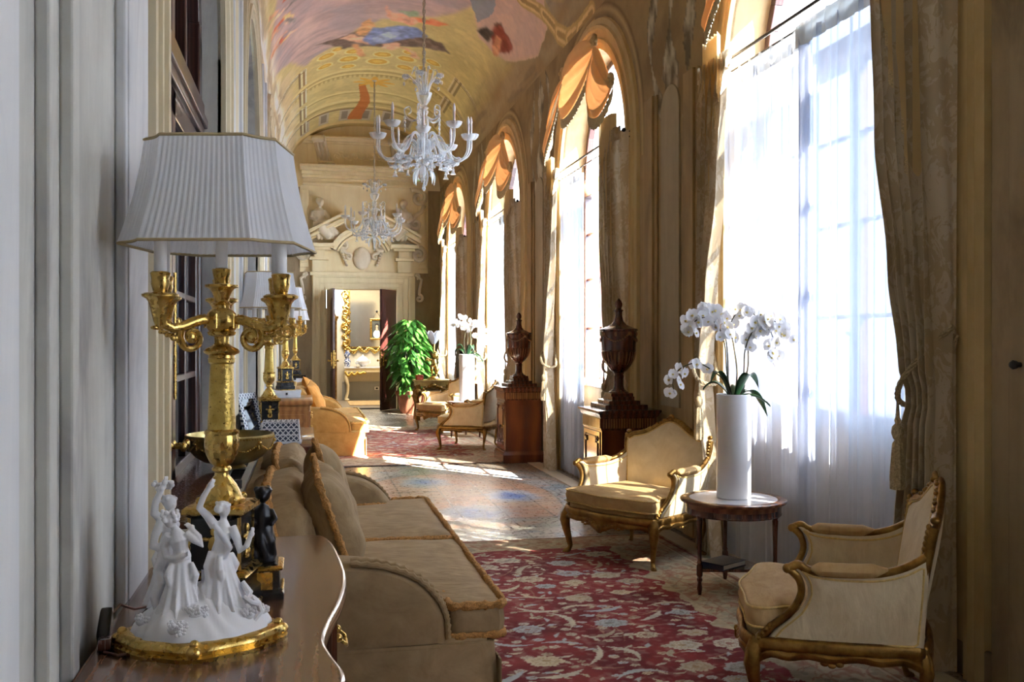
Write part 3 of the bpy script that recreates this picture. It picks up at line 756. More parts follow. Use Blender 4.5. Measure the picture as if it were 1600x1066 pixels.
# ---------------------------------------------------------------- left recesses: glazed double doors
def door_left(k, c):
    X = XL - .15; f = MB(); y0, y1 = c - LR, c + LR
    root = f
    f.box(X - .05, X + .035, y0, y0 + .13, 0, LS + .1); f.box(X - .05, X + .035, y1 - .13, y1, 0, LS + .1)
    f.box(X - .05, X + .05, y0, y1, 2.84, 3.06); f.box(X - .05, X + .07, y0, y1, 2.90, 2.96)
    n = 20
    for i in range(n):                                               # arched head frame
        a0, a1 = PI * i / n, PI * (i + 1) / n
        P = lambda a, r: (c - r * cos(a), LS + r * sin(a))
        q = [P(a0, LR), P(a1, LR), P(a1, LR - .12), P(a0, LR - .12)]
        f.add([(X - .05, *p) for p in q] + [(X + .035, *p) for p in q], [(0, 1, 2, 3), (7, 6, 5, 4), (0, 4, 5, 1), (3, 2, 6, 7), (1, 5, 6, 2), (0, 3, 7, 4)])
    f.box(X - .04, X + .03, c - .06, c + .06, 3.06, LS + LR - .05)
    for s in (-1, 1): f.box(X - .04, X + .02, c + s * .62 - .03, c + s * .62 + .03, 3.06, LS + 1.0)
    fr = struct(f.build('door_%d' % k, M['doorwood'], bev=.008, ang=0))
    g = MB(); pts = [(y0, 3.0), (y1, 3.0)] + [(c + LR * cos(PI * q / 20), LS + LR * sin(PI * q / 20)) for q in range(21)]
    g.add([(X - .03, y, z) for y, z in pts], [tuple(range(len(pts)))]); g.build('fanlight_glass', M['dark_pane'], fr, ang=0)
    for s in (-1, 1):
        l0, l1 = (y0 + .13, c - .005) if s < 0 else (c + .005, y1 - .13)
        d = MB(); st = .11
        d.box(X - .025, X + .025, l0, l0 + st, 0, 2.84); d.box(X - .025, X + .025, l1 - st, l1, 0, 2.84)
        d.box(X - .025, X + .025, l0, l1, 0, .20); d.box(X - .025, X + .025, l0, l1, .72, .90); d.box(X - .025, X + .025, l0, l1, 2.70, 2.84)
        d.box(X - .015, X + .015, l0, l1, .2, .72); d.box(X - .015, X + .022, l0 + st + .07, l1 - st - .07, .27, .65)
        m_ = (l0 + l1) / 2
        d.box(X - .018, X + .02, m_ - .018, m_ + .018, .9, 2.7)
        for z in (1.35, 1.80, 2.25): d.box(X - .018, X + .02, l0, l1, z - .018, z + .018)
        leafd = d.build('door_leaf', M['doorwood'], fr, bev=.006, ang=0)
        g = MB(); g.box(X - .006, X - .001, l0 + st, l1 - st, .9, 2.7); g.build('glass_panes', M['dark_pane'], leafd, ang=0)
        h = MB(); hy = l1 - .06 if s < 0 else l0 + .06
        h.tube([(X + .025, hy, 1.02), (X + .075, hy, 1.02)], .010, 10); h.ell((X + .085, hy, 1.02), (.018, .026, .026)); h.lathe([(.024, 0), (.02, .008), (.008, .014)], 14, T(X + .022, hy, 1.02, 0, PI / 2, 0))
        h.build('door_handle', M['gold'], leafd)
        if s > 0:
            h = MB(); h.tube([(X + .03, l0 + .05, 1.25), (X + .03, l0 + .05, 1.9)], .008, 8); h.build('espagnolette', M['gold'], leafd)
for i, c in enumerate(LC): door_left(i + 1, c)

# ---------------------------------------------------------------- windows (dark casements, arched fanlight) on the right
def window(k, c):
    X = XR + .30; f = MB(); y0, y1 = c - WR, c + WR
    f.box(X - .04, X + .05, y0, y0 + .09, 1.06, WS + .05); f.box(X - .04, X + .05, y1 - .09, y1, 1.06, WS + .05)
    f.box(X - .14, X + .06, y0, y1, 1.03, 1.12); f.box(X - .06, X + .06, y0, y1, 3.26, 3.43)
    n = 20
    for i in range(n):
        a0, a1 = PI * i / n, PI * (i + 1) / n
        P = lambda a, r: (c - r * cos(a), WS + r * sin(a))
        q = [P(a0, WR), P(a1, WR), P(a1, WR - .07), P(a0, WR - .07)]
        f.add([(X - .03, *p) for p in q] + [(X + .04, *p) for p in q], [(0, 1, 2, 3), (7, 6, 5, 4), (0, 4, 5, 1), (3, 2, 6, 7), (1, 5, 6, 2), (0, 3, 7, 4)])
    fr = struct(f.build('window_%d' % k, M['doorwood'], bev=.006, ang=0))
    s_ = MB()
    for s in (-1, 0, 1):
        w_ = .05 if s == 0 else .03; s_.box(X - .025, X + .035, c + s * .62 - w_, c + s * .62 + w_, 1.12, 3.26)
    s_.build('casement_stile', M['doorwood'], fr, bev=.005, ang=0)
    b = MB()
    for z in (1.70, 2.28, 2.82): b.box(X - .012, X + .018, y0, y1, z - .014, z + .014)
    b.build('glazing_bar', M['doorwood'], fr, ang=0)
    h = MB(); h.box(X - .045, X - .02, c - .018, c + .018, 1.45, 1.75); h.tube([(X - .04, c, 1.6), (X - .085, c, 1.6), (X - .09, c - .06, 1.58)], .009, 8); h.tube([(X - .03, c, 1.1), (X - .03, c, 3.2)], .008, 8)
    h.build('window_bolt', M['iron'], fr)
    g = MB(); pts = [(y0, 1.06), (y1, 1.06)] + [(c + WR * cos(PI * q / 20), WS + WR * sin(PI * q / 20)) for q in range(21)]
    g.add([(X + .005, y, z) for y, z in pts], [tuple(range(len(pts)))]); g.build('glass_pane', M['pane'], fr, ang=0)
for i, c in enumerate(WC): window(i + 1, c)
w = MB(); w.box(XR + .28, XR + .29, .65 - WR, .65 + WR, 1.0, WS + WR); struct(w.build('window_7', M['blind'], ang=0))          # unseen side window with drawn cloth, added for soft foreground fill
w = MB(); w.box(-.2, 2.7, YB - .12, YB - .11, 2.9, 4.1); struct(w.build('window_8', M['blind_dark'], ang=0))                           # unseen rear window with dark cloth, added for weak frontal fill

# ---------------------------------------------------------------- end wall: doorcase, broken pediment, cornice
Y = YE
def step_frame(mb, x0, x1, z1, steps):                               # stepped architrave round an opening
    for (o0, o1, p) in steps:
        mb.box(x0 - o1, x0 - o0, Y - p, Y, 0, z1 + o1); mb.box(x1 + o0, x1 + o1, Y - p, Y, 0, z1 + o1); mb.box(x0 - o0, x1 + o0, Y - p, Y, z1 + o0, z1 + o1)
w = MB(); step_frame(w, dx0, dx1, dz, ((0, .05, .05), (.05, .13, .035), (.13, .16, .06), (.16, .26, .05), (.26, .30, .09)))
w.box(.06, 2.38, Y - .1, Y, 3.02, 3.10)
struct(w.build('trim_%d' % kt, M['stucco'], bev=.008, ang=0)); kt += 1
def scroll(mb, x, z, r, turns, a0, sgn, rt, y=Y - .06, n=40, tail=None):
    pts = []
    for i in range(n):
        t = i / (n - 1); a = a0 + sgn * turns * 2 * PI * t; q = r * (1 - .85 * t); pts.append((x + q * cos(a), y, z + q * sin(a)))
    if tail: pts = [(p[0], y, p[1]) for p in tail] + pts
    mb.tube(pts, [rt * (1 - .35 * i / len(pts)) for i in range(len(pts))], 8)
w = MB()                                                             # ear scrolls beside the doorcase
for s in (-1, 1):
    x = 1.21 + s * 1.30
    scroll(w, x - s * .0, 2.52, .09, 1.2, PI / 2, -s, .035, tail=[(x - s * .10, 3.06), (x + s * .05, 2.95), (x + s * .02, 2.8), (x + s * .0, 2.68)])
    scroll(w, x - s * .06, 3.04, .07, 1.0, -PI / 2, s, .03)
    # frieze end scroll
    xx = 1.21 + s * 1.28
    scroll(w, xx, 3.52, .17, 1.5, PI / 2, -s, .06, tail=[(1.21 + s * 1.0, 3.72), (1.21 + s * 1.15, 3.72)])
struct(w.build('trim_%d' % kt, M['stucco_grey'])); kt += 1
w = MB()
for s in (-1, 1):                                                    # stepped frieze blocks and raking cornices of the broken pediment
    X_ = lambda a, b: (min(1.21 + s * a, 1.21 + s * b), max(1.21 + s * a, 1.21 + s * b))
    for (a, b, z0, z1, p) in ((.80, 1.10, 3.10, 3.36, .08), (.74, 1.16, 3.36, 3.42, .14), (.82, 1.06, 3.42, 3.58, .10), (.70, 1.18, 3.58, 3.64, .16), (.62, 1.26, 3.64, 3.72, .22)):
        x0, x1 = X_(a, b); p *= 1.7; w.box(x0, x1, Y - p, Y, z0, z1)
    for (o, h, p) in ((0, .05, .12), (.05, .07, .20), (.12, .05, .16), (.17, .06, .26)):
        p *= 1.7; q = [(1.21 + s * 1.30, 3.70 + o), (1.21 + s * .38, 4.20 + o), (1.21 + s * .38, 4.20 + o + h), (1.21 + s * 1.30, 3.70 + o + h)]
        w.add([(x, Y - p, z) for x, z in q] + [(x, Y, z) for x, z in q], [(0, 1, 2, 3), (4, 7, 6, 5), (0, 4, 5, 1), (3, 2, 6, 7), (1, 5, 6, 2), (0, 3, 7, 4)])
w2 = MB(); arc_ = lambda a, r: (1.21 + r * cos(a), 3.35 + r * sin(a))
for (r0, r1, p) in ((.62, .68, .14), (.68, .76, .2), (.56, .60, .1)):
    n = 18
    for i in range(n):
        a0, a1 = PI * .12 + PI * .76 * i / n, PI * .12 + PI * .76 * (i + 1) / n
        pp = p * 1.6; q = [arc_(a0, r0), arc_(a1, r0), arc_(a1, r1), arc_(a0, r1)]
        w.add([(x, Y - pp, z) for x, z in q] + [(x, Y, z) for x, z in q], [(0, 1, 2, 3), (4, 7, 6, 5), (0, 4, 5, 1), (3, 2, 6, 7)])
struct(w.build('trim_%d' % kt, M['stucco'], bev=.006, ang=0)); kt += 1
w = MB()                                                             # cartouche scrolls with hanging garland in the middle
for s in (-1, 1):
    scroll(w, 1.21 + s * .42, 3.70, .12, 1.4, PI, s, .05, tail=[(1.21 + s * .15, 3.95), (1.21 + s * .3, 3.98), (1.21 + s * .34, 3.85)])
    scroll(w, 1.21 + s * .30, 3.45, .07, 1.1, PI / 2, s, .035, tail=[(1.21 + s * .42, 3.62), (1.21 + s * .36, 3.54)])
    for i in range(7): w.ell((1.21 + s * (.46 - .02 * i), Y - .05, 3.60 - .055 * i), (.035, .05, .035))
w.ell((1.21, Y - .02, 3.42), (.2, .08, .26)); w.ell((1.21, Y - .06, 3.98), (.12, .10, .10))
struct(w.build('trim_%d' % kt, M['stucco_grey'])); kt += 1
for s in (-1, 1):                                                    # seated draped figures leaning on the pediment
    w = MB(); bx = 1.21 + s * .92; q = lambda x, y, z: (bx + s * x, Y - .10 - y, 3.95 + z)
    w.tube([q(0, .02, .16), q(.02, .03, .34), q(.04, .03, .50), q(.03, .03, .60)], [.15, .12, .13, .05], 12); w.ell(q(.0, .05, .70), (.075, .08, .095)); w.ell(q(.0, .13, .69), (.015, .02, .02)); w.ell(q(.02, .02, .74), (.09, .085, .08))
    w.tube([q(.10, .02, .16), q(-.12, .14, .20), q(-.32, .10, .02), q(-.40, .10, -.02)], [.14, .11, .08, .05], 12); w.tube([q(.06, .04, .12), q(-.02, .20, .10), q(-.20, .16, -.10)], [.12, .11, .09], 12)
    w.tube([q(.14, .03, .50), q(.20, .08, .34), q(.06, .16, .30)], [.055, .05, .035], 10); w.tube([q(-.08, .03, .50), q(-.18, .10, .36), q(-.22, .14, .24)], [.055, .05, .035], 10)
    for i in range(6): w.tube([q(.10 - .06 * i, .12, .2), q(.06 - .08 * i, .14, .02), q(.04 - .08 * i, .10, -.14)], [.04, .06, .03], 8)
    struct(w.build('trim_%d' % kt, M['stucco_grey'], remesh=.016, smo=1)); kt += 1
w = MB()                                                             # main cornice and attic
for (z0, z1, p) in ((5.04, 5.10, .06), (5.10, 5.20, .03), (5.20, 5.26, .10), (5.26, 5.34, .16), (5.34, 5.40, .22), (5.40, 5.46, .27)):
    w.box(-.08 - p * .3, 2.62 + p * .3, Y - p * 1.5, Y, z0, z1)
for x in (-.06, 2.58): w.box(x - .1, x + .1, Y - .05, Y, 3.2, 5.04); w.box(x - .07, x + .07, Y - .07, Y, 3.3, 4.95)
w.box(.0, 2.5, Y - .04, Y, 5.46, 6.02)
for (z0, z1, p) in ((5.98, 6.03, .08), (6.03, 6.09, .14), (6.09, 6.13, .2)): w.box(-.1, 2.56, Y - p, Y, z0, z1)
struct(w.build('trim_%d' % kt, M['stucco'], bev=.008, ang=0)); kt += 1
for x in (.34, 2.02):                                                # S consoles in the attic
    w = MB()
    def f(u, v, x=x):
        t = u; z = 6.08 - .62 * t; yy = Y - .06 - .2 * (1 - t) ** 1.6 - .09 * math.exp(-((t - .95) / .1) ** 2); hw = .10 + .06 * t * t + .03 * (1 - t)
        sh = -.08 + .16 * t
        return (x + sh + (v - .5) * 2 * hw, yy + .05 * abs(math.sin((v - .5) * PI * 3)) ** 2, z)
    w.grid(f, 24, 13); w.tube([(x - .22, Y - .2, 6.05), (x + .04, Y - .26, 6.05)], .07, 12); w.tube([(x - .07, Y - .16, 5.50), (x + .26, Y - .16, 5.50)], .06, 12)
    struct(w.build('trim_%d' % kt, M['stucco_grey'], solid=.04)); kt += 1
w = MB()                                                             # leafy scrolls in the attic panel
for i in range(6):
    x = .66 + i * .19; s = 1 if i % 2 else -1
    scroll(w, x, 5.72 + s * .02, .085, 1.3, PI, s, .022, y=Y - .05, n=26)
    w.ell((x + .09, Y - .05, 5.72 - s * .08), (.05, .03, .025))
struct(w.build('trim_%d' % kt, M['stucco'])); kt += 1
# big side volute on the right of the wall panel
w = MB(); scroll(w, 2.50, 4.82, .17, 1.5, PI / 2, -1, .06, tail=[(2.32, 5.0), (2.4, 5.02)]); scroll(w, 2.42, 4.22, .13, 1.3, PI, 1, .05, tail=[(2.62, 4.66), (2.56, 4.5), (2.42, 4.42)])
struct(w.build('trim_%d' % kt, M['stucco_grey'])); kt += 1
for o in bpy.data.objects:
    if o.name.startswith('wall_end'): pass
# brown side strips of the end wall
w = MB(); w.box(2.72, 3.0, YE - .012, YE, 0, 5.0); w.box(2.42, 2.72, YE - .012, YE, 0, 3.1); w.box(-.54, -.16, YE - .012, YE, 0, 5.0); w.box(-.16, .1, YE - .012, YE, 0, 3.1)
struct(w.build('trim_%d' % kt, M['wall_brown'], ang=0)); kt += 1

# end doors: two dark leaves swung open
def leaf_door(k, hx, ang, flip):
    w_ = .74; d = MB()
    d.box(0, w_, -.025, .025, .01, dz - .02)
    fr = M['redwood']
    for (z0, z1) in ((.2, .95), (1.15, 2.5)):
        d.box(.1, w_ - .1, -.034, .034, z0, z1); d.box(.15, w_ - .15, -.042, .042, z0 + .05, z1 - .05)
    o = struct(d.build('door_%d' % k, fr, bev=.006, ang=0)); o.location = (hx, YE - .02, 0); o.rotation_euler = (0, 0, ang)
    h = MB(); h.box(w_ - .075, w_ - .035, -.05, .05, 1.0, 1.30); h.tube([(w_ - .055, -.10, 1.12), (w_ - .055, .10, 1.12)], .012, 8); h.ell((w_ - .055, -.10, 1.12), .025); h.ell((w_ - .055, .10, 1.12), .025)
    h.box(w_ - .004, w_ + .003, -.018, .018, .95, 1.35)
    h.build('door_handle', M['gold'], o, bev=.003)
leaf_door(5, dx0 + .03, rad(-81), 1)
leaf_door(6, dx1 - .03, rad(180 + 59), -1)
# ------------------------------------------------------------------ candelabra lamps
ZD = .80
def make_lamp(label, loc, rz):
    t = thing('candelabra_lamp', label, 'lamp', loc, rz, 'candelabra lamps along the left wall')
    b = MB(); b.stack([(-.095, -.095), (.095, -.095), (.095, .095), (-.095, .095)], [(0, 0), (0, .05), (-.012, .06), (-.012, .10)])
    b.stack([(-.075, -.075), (.075, -.075), (.075, .075), (-.075, .075)], [(0, .10), (-.006, .115), (-.006, .262), (.004, .27)])
    base = b.build('base', M['black'], t, bev=.003, ang=0)
    b = MB(); q = [(-.075, -.075), (.075, -.075), (.075, .075), (-.075, .075)]
    b.stack(q, [(.0, .268), (.010, .275), (.010, .288), (-.002, .296)]); b.stack(q, [(.014, .098), (.02, .104), (.006, .116), (-.003, .118)]); b.stack([(x * 1.26, y * 1.26) for x, y in q], [(.004, .0), (.006, .012), (.0, .016)])
    for s in (0, PI / 2, PI, 3 * PI / 2):                              # small gilt mount on each side
        mt = T(0, 0, 0, 0, 0, s)
        for (x, z, rx, rz_) in ((0, .185, .016, .03), (-.022, .205, .014, .006), (.022, .205, .014, .006), (0, .225, .010, .012), (-.012, .155, .008, .014), (.012, .155, .008, .014), (0, .145, .018, .006)):
            b.ell((x, -.0725, z), (rx, .006, rz_), 10, 6, mt)
        for sx in (-1, 1): b.box(sx * .0675 - .003, sx * .0675 + .003, -.073, -.068, .12, .264, mt)
    b.build('base_mount', M['gold'], base)
    for k in range(4):
        a = PI / 4 + k * PI / 2; b2 = MB(); b2.ell((.066 * cos(a), .066 * sin(a), .306), (.012, .012, .012), 8, 6); b2.build('corner_ball', M['gold'], base)
    b = MB()
    fl = lambda r, z, a: r * (1 + .05 * abs(sin(8 * a)) * (z > .405) * (z < .50)) * (1 + .02 * sin(20 * a) * (z < .372))
    b.lathe([(.066, .296), (.066, .303), (.056, .31), (.05, .325), (.04, .345), (.028, .362), (.019, .372), (.019, .38), (.027, .386), (.027, .392), (.022, .398), (.030, .408), (.041, .43), (.0455, .455), (.0445, .478), (.0425, .486), (.0455, .49), (.0455, .497), (.039, .502)], 48, None, fl)
    b.build('column_foot', M['gold'], t); b = MB()
    b.lathe([(.039, .70), (.036, .702), (.036, .71), (.048, .716), (.050, .721), (.044, .728), (.035, .733), (.024, .738), (.020, .745), (.021, .775)], 32)
    b.build('column_collar', M['gold'], t)
    b = MB(); b.lathe([(.0385, .500), (.0385, .52), (.037, .56), (.034, .62), (.0315, .67), (.0315, .685), (.036, .69), (.0365, .70)], 40, None, lambda r, z, a: r + .0011 * (sin(22 * a + 300 * z) * sin(22 * a - 300 * z)))
    b.build('column', M['gold_cast'], t)
    b = MB(); b.ell((0, 0, .806), (.046, .046, .042), 28, 16)
    b.lathe([(.020, .762), (.036, .766), (.04, .775), (.03, .782)], 28); b.lathe([(.022, .842), (.022, .85), (.028, .856), (.019, .862), (.020, .868), (.026, .885), (.034, .897), (.046, .902), (.046, .908), (.020, .912), (.021, .925), (.0245, .940), (.0265, .952), (.018, .955), (.006, .957), (.006, 1.28)], 20)
    for k in range(6): b.tube([(.0465 * cos(k * PI / 3 + .5), .0465 * sin(k * PI / 3 + .5), .806 + z) for z in (-.02, .0, .02)], .003, 6)
    b.build('hub', M['gold'], t)
    a = MB(); a.lathe([(.0165, .956), (.0165, 1.12), (.008, 1.125)], 20); a.build('candle_sleeve', M['candle'], t)
    a = MB()
    a.tube([(.040, 0, .890), (.062, 0, .892), (.088, 0, .884), (.118, 0, .872), (.148, 0, .866), (.170, 0, .878), (.180, 0, .898)], [.012, .0145, .014, .013, .0125, .014, .017], 12)
    sc = []
    for i in range(30):
        q = i / 29; an = PI * .62 + q * 2 * PI * 1.25; r = .043 * (1 - .72 * q); sc.append((.092 + r * cos(an) * -1 * .95, 0, .842 + r * sin(an)))
    a.tube(sc, [.008 * (1 - .5 * i / 30) + .002 for i in range(30)], 8); a.ell((.092, 0, .842), (.017, .012, .017), 12, 8)
    for i in range(7): a.ell((.128 + .009 * i, 0, .832 + .004 * i + .004 * (i % 2)), (.009 - .0006 * i, .007, .009 - .0006 * i), 8, 6)
    a.ell((.13, 0, .885), (.006, .005, .012), 8, 6); a.ell((.196, 0, .868), (.014, .007, .006), 8, 6)
    fl2 = lambda r, z, an: r * (1 + .06 * abs(sin(7 * an)) * (z < .945))
    a.lathe([(.012, .87), (.017, .885), (.023, .91), (.028, .935), (.036, .945), (.047, .951), (.048, .957), (.040, .961), (.018, .963), (.020, .972), (.024, .985), (.0235, 1.0), (.0255, 1.01), (.027, 1.014), (.023, 1.018), (.017, 1.018)], 28, T(.182, 0, 0), fl2)
    c = MB(); c.lathe([(.0165, 1.012), (.0165, 1.19), (.006, 1.195)], 20, T(.182, 0, 0))
    for k in range(5):                                                # five arms and a middle nozzle
        if k == 0:
            ar = a.build('candle_arm', M['gold'], t, M=T(0, 0, -.082)); cs = c.build('candle_sleeve', M['candle'], ar, M=T(0, 0, -.082)); ar.rotation_euler = (0, 0, -.23)
        else:
            ar2 = ar.copy(); COL.objects.link(ar2); ar2.rotation_euler = (0, 0, k * PI / 3 - .23)
            cs2 = cs.copy(); COL.objects.link(cs2); cs2.parent = ar2
    # pleated shade: square plan with hollow corners
    out = []; Np = 400
    key = []
    for cn in range(4):
        an = cn * PI / 2; R = lambda x, y: (x * cos(an) - y * sin(an), x * sin(an) + y * cos(an))
        key.append(R(1, -.62)); key.append(R(1, .62))
        for i in range(1, 6):
            u = i / 6; bx, by = lerp(1, .62, u), lerp(.62, 1, u); k_ = sin(PI * u) * .035; key.append(R(bx - k_, by - k_))
    key.append(key[0]); seg = [math.dist(key[i], key[i + 1]) for i in range(len(key) - 1)]; tot = sum(seg)
    for i in range(Np):
        d = tot * i / Np; j = 0
        while d > seg[j]: d -= seg[j]; j += 1
        u = d / seg[j]; out.append((lerp(key[j][0], key[j + 1][0], u), lerp(key[j][1], key[j + 1][1], u)))
    def sh(u, v):
        i = int(round(u * Np)) % Np; x, y = out[i]; h = lerp(.235, .176, v) - .008 * sin(PI * v) + (.0016 if i % 4 < 2 else 0); return (x * h, y * h, lerp(1.012, 1.296, v))
    s_ = MB(); s_.grid(sh, Np, 7, cu=True); shade = s_.build('lamp_shade', M['shade'], t, ang=0)
    for p in shade.data.polygons: p.use_smooth = False
    for v in (0, 1): tr = MB(); tr.tube([(x * lerp(.236, .178, v), y * lerp(.236, .178, v), lerp(1.012, 1.296, v)) for x, y in out[::4]], .0042, 6, closed=True); tr.build('upper_braid' if v else 'lower_braid', M['shade_trim'], shade)
    fr = MB()
    for k in range(4): fr.tube([(0, 0, 1.265), (.165 * cos(PI / 4 + k * PI / 2), .165 * sin(PI / 4 + k * PI / 2), 1.288)], .003, 6)
    fr.lathe([(.012, 1.255), (.012, 1.29), (.004, 1.30), (.001, 1.305)], 12); fr.build('shade_spider', M['brass_dull'], t)
    return t
lamp = make_lamp('large gilt candelabra lamp nearest the camera, pleated shade, behind the white figurine', (-.236, 2.82, ZD), rad(-12))

# ------------------------------------------------------------------ near serpentine commode
def smooth_poly(pts, n=8):
    P = [Vector((p[0], p[1])) for p in pts]; m = len(P); out = []
    for i in range(m):
        p0, p1, p2, p3 = P[i - 1], P[i], P[(i + 1) % m], P[(i + 2) % m]
        for k in range(n):
            t = k / n; out.append(tuple(.5 * (2 * p1 + (p2 - p0) * t + (2 * p0 - 5 * p1 + 4 * p2 - p3) * t * t + (3 * p1 - p0 - 3 * p2 + p3) * t ** 3)))
    return out
t = thing('commode', 'polished brown commode with serpentine top under the white figurine', 'commode', (0, 0, 0))
fr_ = [(-.035, 3.80), (.03, 3.80), (.072, 3.75), (.098, 3.6), (.120, 3.30), (.122, 3.05), (.098, 2.82), (.06, 2.60), (.046, 2.46), (.062, 2.34), (.085, 2.22), (.078, 2.12), (.03, 2.04), (-.05, 2.02)]
crv = []
for i in range(1, len(fr_) - 2):
    p0, p1, p2, p3 = [Vector(q) for q in fr_[i - 1:i + 3]]
    for k in range(7):
        q = k / 7; crv.append(tuple(.5 * (2 * p1 + (p2 - p0) * q + (2 * p0 - 5 * p1 + 4 * p2 - p3) * q * q + (3 * p1 - p0 - 3 * p2 + p3) * q ** 3)))
top = [(-.515, 3.80), (-.3, 3.80), (-.035, 3.80)] + crv + [(.03, 2.04), (-.05, 2.02), (-.3, 2.02), (-.515, 2.02)]
w = MB(); w.stack(top, [(-.02, ZD - .045), (-.004, ZD - .042), (.0, ZD - .034), (.0, ZD - .022), (-.006, ZD - .012), (-.004, ZD - .006), (-.010, ZD - .001), (-.013, ZD), (-.020, ZD)])
tp = w.build('top', M['desk'], t, ang=35)
body = [(x if x < -.2 else x - .045, 2.06 + (y - 2.02) * (1.70 / 1.78)) for x, y in top]
w = MB(); w.stack(body, [(0, .16), (0, ZD - .045)]); bd = w.build('body', M['mahogany'], t, ang=50)
def drawer_front(z0, z1, o):
    cc = [(x - .045, 2.06 + (y - 2.02) * (1.70 / 1.78)) for x, y in crv if 2.2 < y < 3.7]
    vs = []
    for (x, y) in cc: vs += [(x + o, y, z0), (x + o, y, z1), (x - .01, y, z0), (x - .01, y, z1)]
    n = len(cc); fs = []
    for i in range(n - 1):
        a, b = i * 4, i * 4 + 4; fs += [(a, b, b + 1, a + 1), (a + 2, a, a + 1, a + 3)[::-1], (a + 1, b + 1, b + 3, a + 3), (a, a + 2, b + 2, b)]
    fs += [(0, 1, 3, 2), (n * 4 - 4, n * 4 - 2, n * 4 - 1, n * 4 - 3)]
    return MB().add(vs, fs), cc
for z0, z1 in ((.20, .46), (.48, .735)):
    w, cc = drawer_front(z0, z1, .014); d = w.build('drawer', M['mahogany'], t, ang=40)
    for q in (.28, .72):
        x, y = cc[int(len(cc) * q)]; h = MB(); zc = (z0 + z1) / 2
        h.tube([(x + .016, y - .05, zc + .01), (x + .04, y - .045, zc - .01), (x + .045, y, zc - .03), (x + .04, y + .045, zc - .01), (x + .016, y + .05, zc + .01)], .006, 8)
        h.ell((x + .016, y - .05, zc + .01), .014); h.ell((x + .016, y + .05, zc + .01), .014); h.build('handle', M['gold'], d)
for (x, y) in ((-.46, 2.12), (-.46, 3.72), (.0, 3.70), (.0, 2.16)):
    w = MB(); w.tube([(x, y, .2), (x + .015, y, .12), (x - .01, y, .05), (x + .015, y, 0)], [.04, .032, .022, .028], 10); w.build('leg', M['mahogany'], t)

# ------------------------------------------------------------------ bisque dancers on a gilt stand
def fold_dress(mb, base, top, r0, r1, n, amp, ph=0, lean=(0, 0)):
    prof = []
    K = 12
    def fn(u, v):
        a = 2 * PI * u; t = v
        r = r0 * (1 - t) ** 1.3 + r1 * (1 - (1 - t) ** 1.3)
        r *= 1 + amp * (1 - t) ** .7 * (1.1 - 2 * abs(sin(n * .5 * a + ph + 1.4 * t)) ** .8) + amp * .35 * (1 - t) * sin((n * 2 + 1) * a + 3 * t)
        x = lerp(base[0], top[0], t) + lean[0] * sin(PI * t); y = lerp(base[1], top[1], t) + lean[1] * sin(PI * t)
        return (x + r * cos(a), y + r * sin(a) * .9, lerp(base[2], top[2], t))
    o = len(mb.v); mb.grid(fn, 110, K, cu=True)
    mb.f.append(tuple(o + i * K for i in reversed(range(110)))); mb.f.append(tuple(o + i * K + K - 1 for i in range(110)))
def nymph(mb, foot, hip, chest, neck, head, arms, ph, rdress=.052):
    fold_dress(mb, foot, hip, rdress * 1.08, .021, 11, .15, ph)
    mb.tube([hip, lerp(Vector(hip), Vector(chest), .5), chest, neck], [.023, .018, .0235, .010], 14)
    ch = Vector(chest); nk = Vector(neck); hd = Vector(head)
    mb.tube([nk - Vector((0, 0, .006)), nk, hd], [.012, .0085, .008], 10)
    mb.ell(head, (.0155, .0175, .020), 14, 10)
    f = (hd - nk); d = Vector((math.sin(ph), -math.cos(ph), 0))
    mb.ell(tuple(hd + d * .0145 + Vector((0, 0, -.002))), (.004, .004, .005), 8, 6)                          # nose
    mb.ell(tuple(hd - d * .008 + Vector((0, 0, .005))), (.0175, .0175, .0175), 12, 8); mb.ell(tuple(hd - d * .024 + Vector((0, 0, .004))), (.011, .011, .011), 10, 7)
    for i in range(14): mb.ell(tuple(hd + Vector((.016 * cos(i * .9), .016 * sin(i * .9), .011 + .005 * sin(i * 2.7))) - d * .006), (.0052, .0052, .0052), 7, 5)
    for k in range(3): q = ph + 2.1 * k; b0 = Vector(hip) + Vector((rdress * .45 * cos(q), rdress * .45 * sin(q), -.01)); mb.tube([b0, b0 + Vector((.012 * cos(q), .012 * sin(q), -.03)), b0 + Vector((.006 * cos(q + 1), .006 * sin(q + 1), -.06)), b0 + Vector((.018 * cos(q), .018 * sin(q), -.095))], [.006, .011, .008, .003], 8)
    for A in arms:
        mb.tube(A, [.0125, .0108, .009, .0078, .0062][:len(A)], 10)
        e = Vector(A[-1]); dr = (e - Vector(A[-2])).normalized(); s = dr.orthogonal().normalized()
        mb.ell(tuple(e + dr * .006), (.0075, .006, .009), 8, 6)
        for k in range(4):
            b0 = e + dr * .010 + s * (.0032 * (k - 1.5)); mb.tube([b0, b0 + dr * .008, b0 + dr * .013 + dr.cross(s) * .004], [.0024, .0022, .0018], 6)
        mb.tube([e + s * .006, e + s * .010 + dr * .006, e + s * .009 + dr * .011], [.0024, .0022, .0018], 6)
t = thing('figurine', 'white bisque figurine of three dancing draped women on a gilt stand', 'figurine', (-.258, 2.50, ZD))
lob = []
for i in range(72):
    a = 2 * PI * i / 72; k = 1 + .05 * cos(4 * a) + .025 * cos(8 * a); lob.append((.186 * k * cos(a), .15 * k * sin(a)))
w = MB(); w.stack(lob, [(.008, 0), (.010, .010), (.0, .014), (.004, .024), (.0, .034), (-.012, .040), (-.03, .040), (-.03, .03)])
for a in (0, PI / 2, PI, -PI / 2): w.ell((.192 * cos(a), .155 * sin(a), .022), (.02, .02, .016)); w.ell((.186 * cos(a), .15 * sin(a), .04), (.012, .012, .01))
w.build('stand', M['gold'], t)
mnd = []
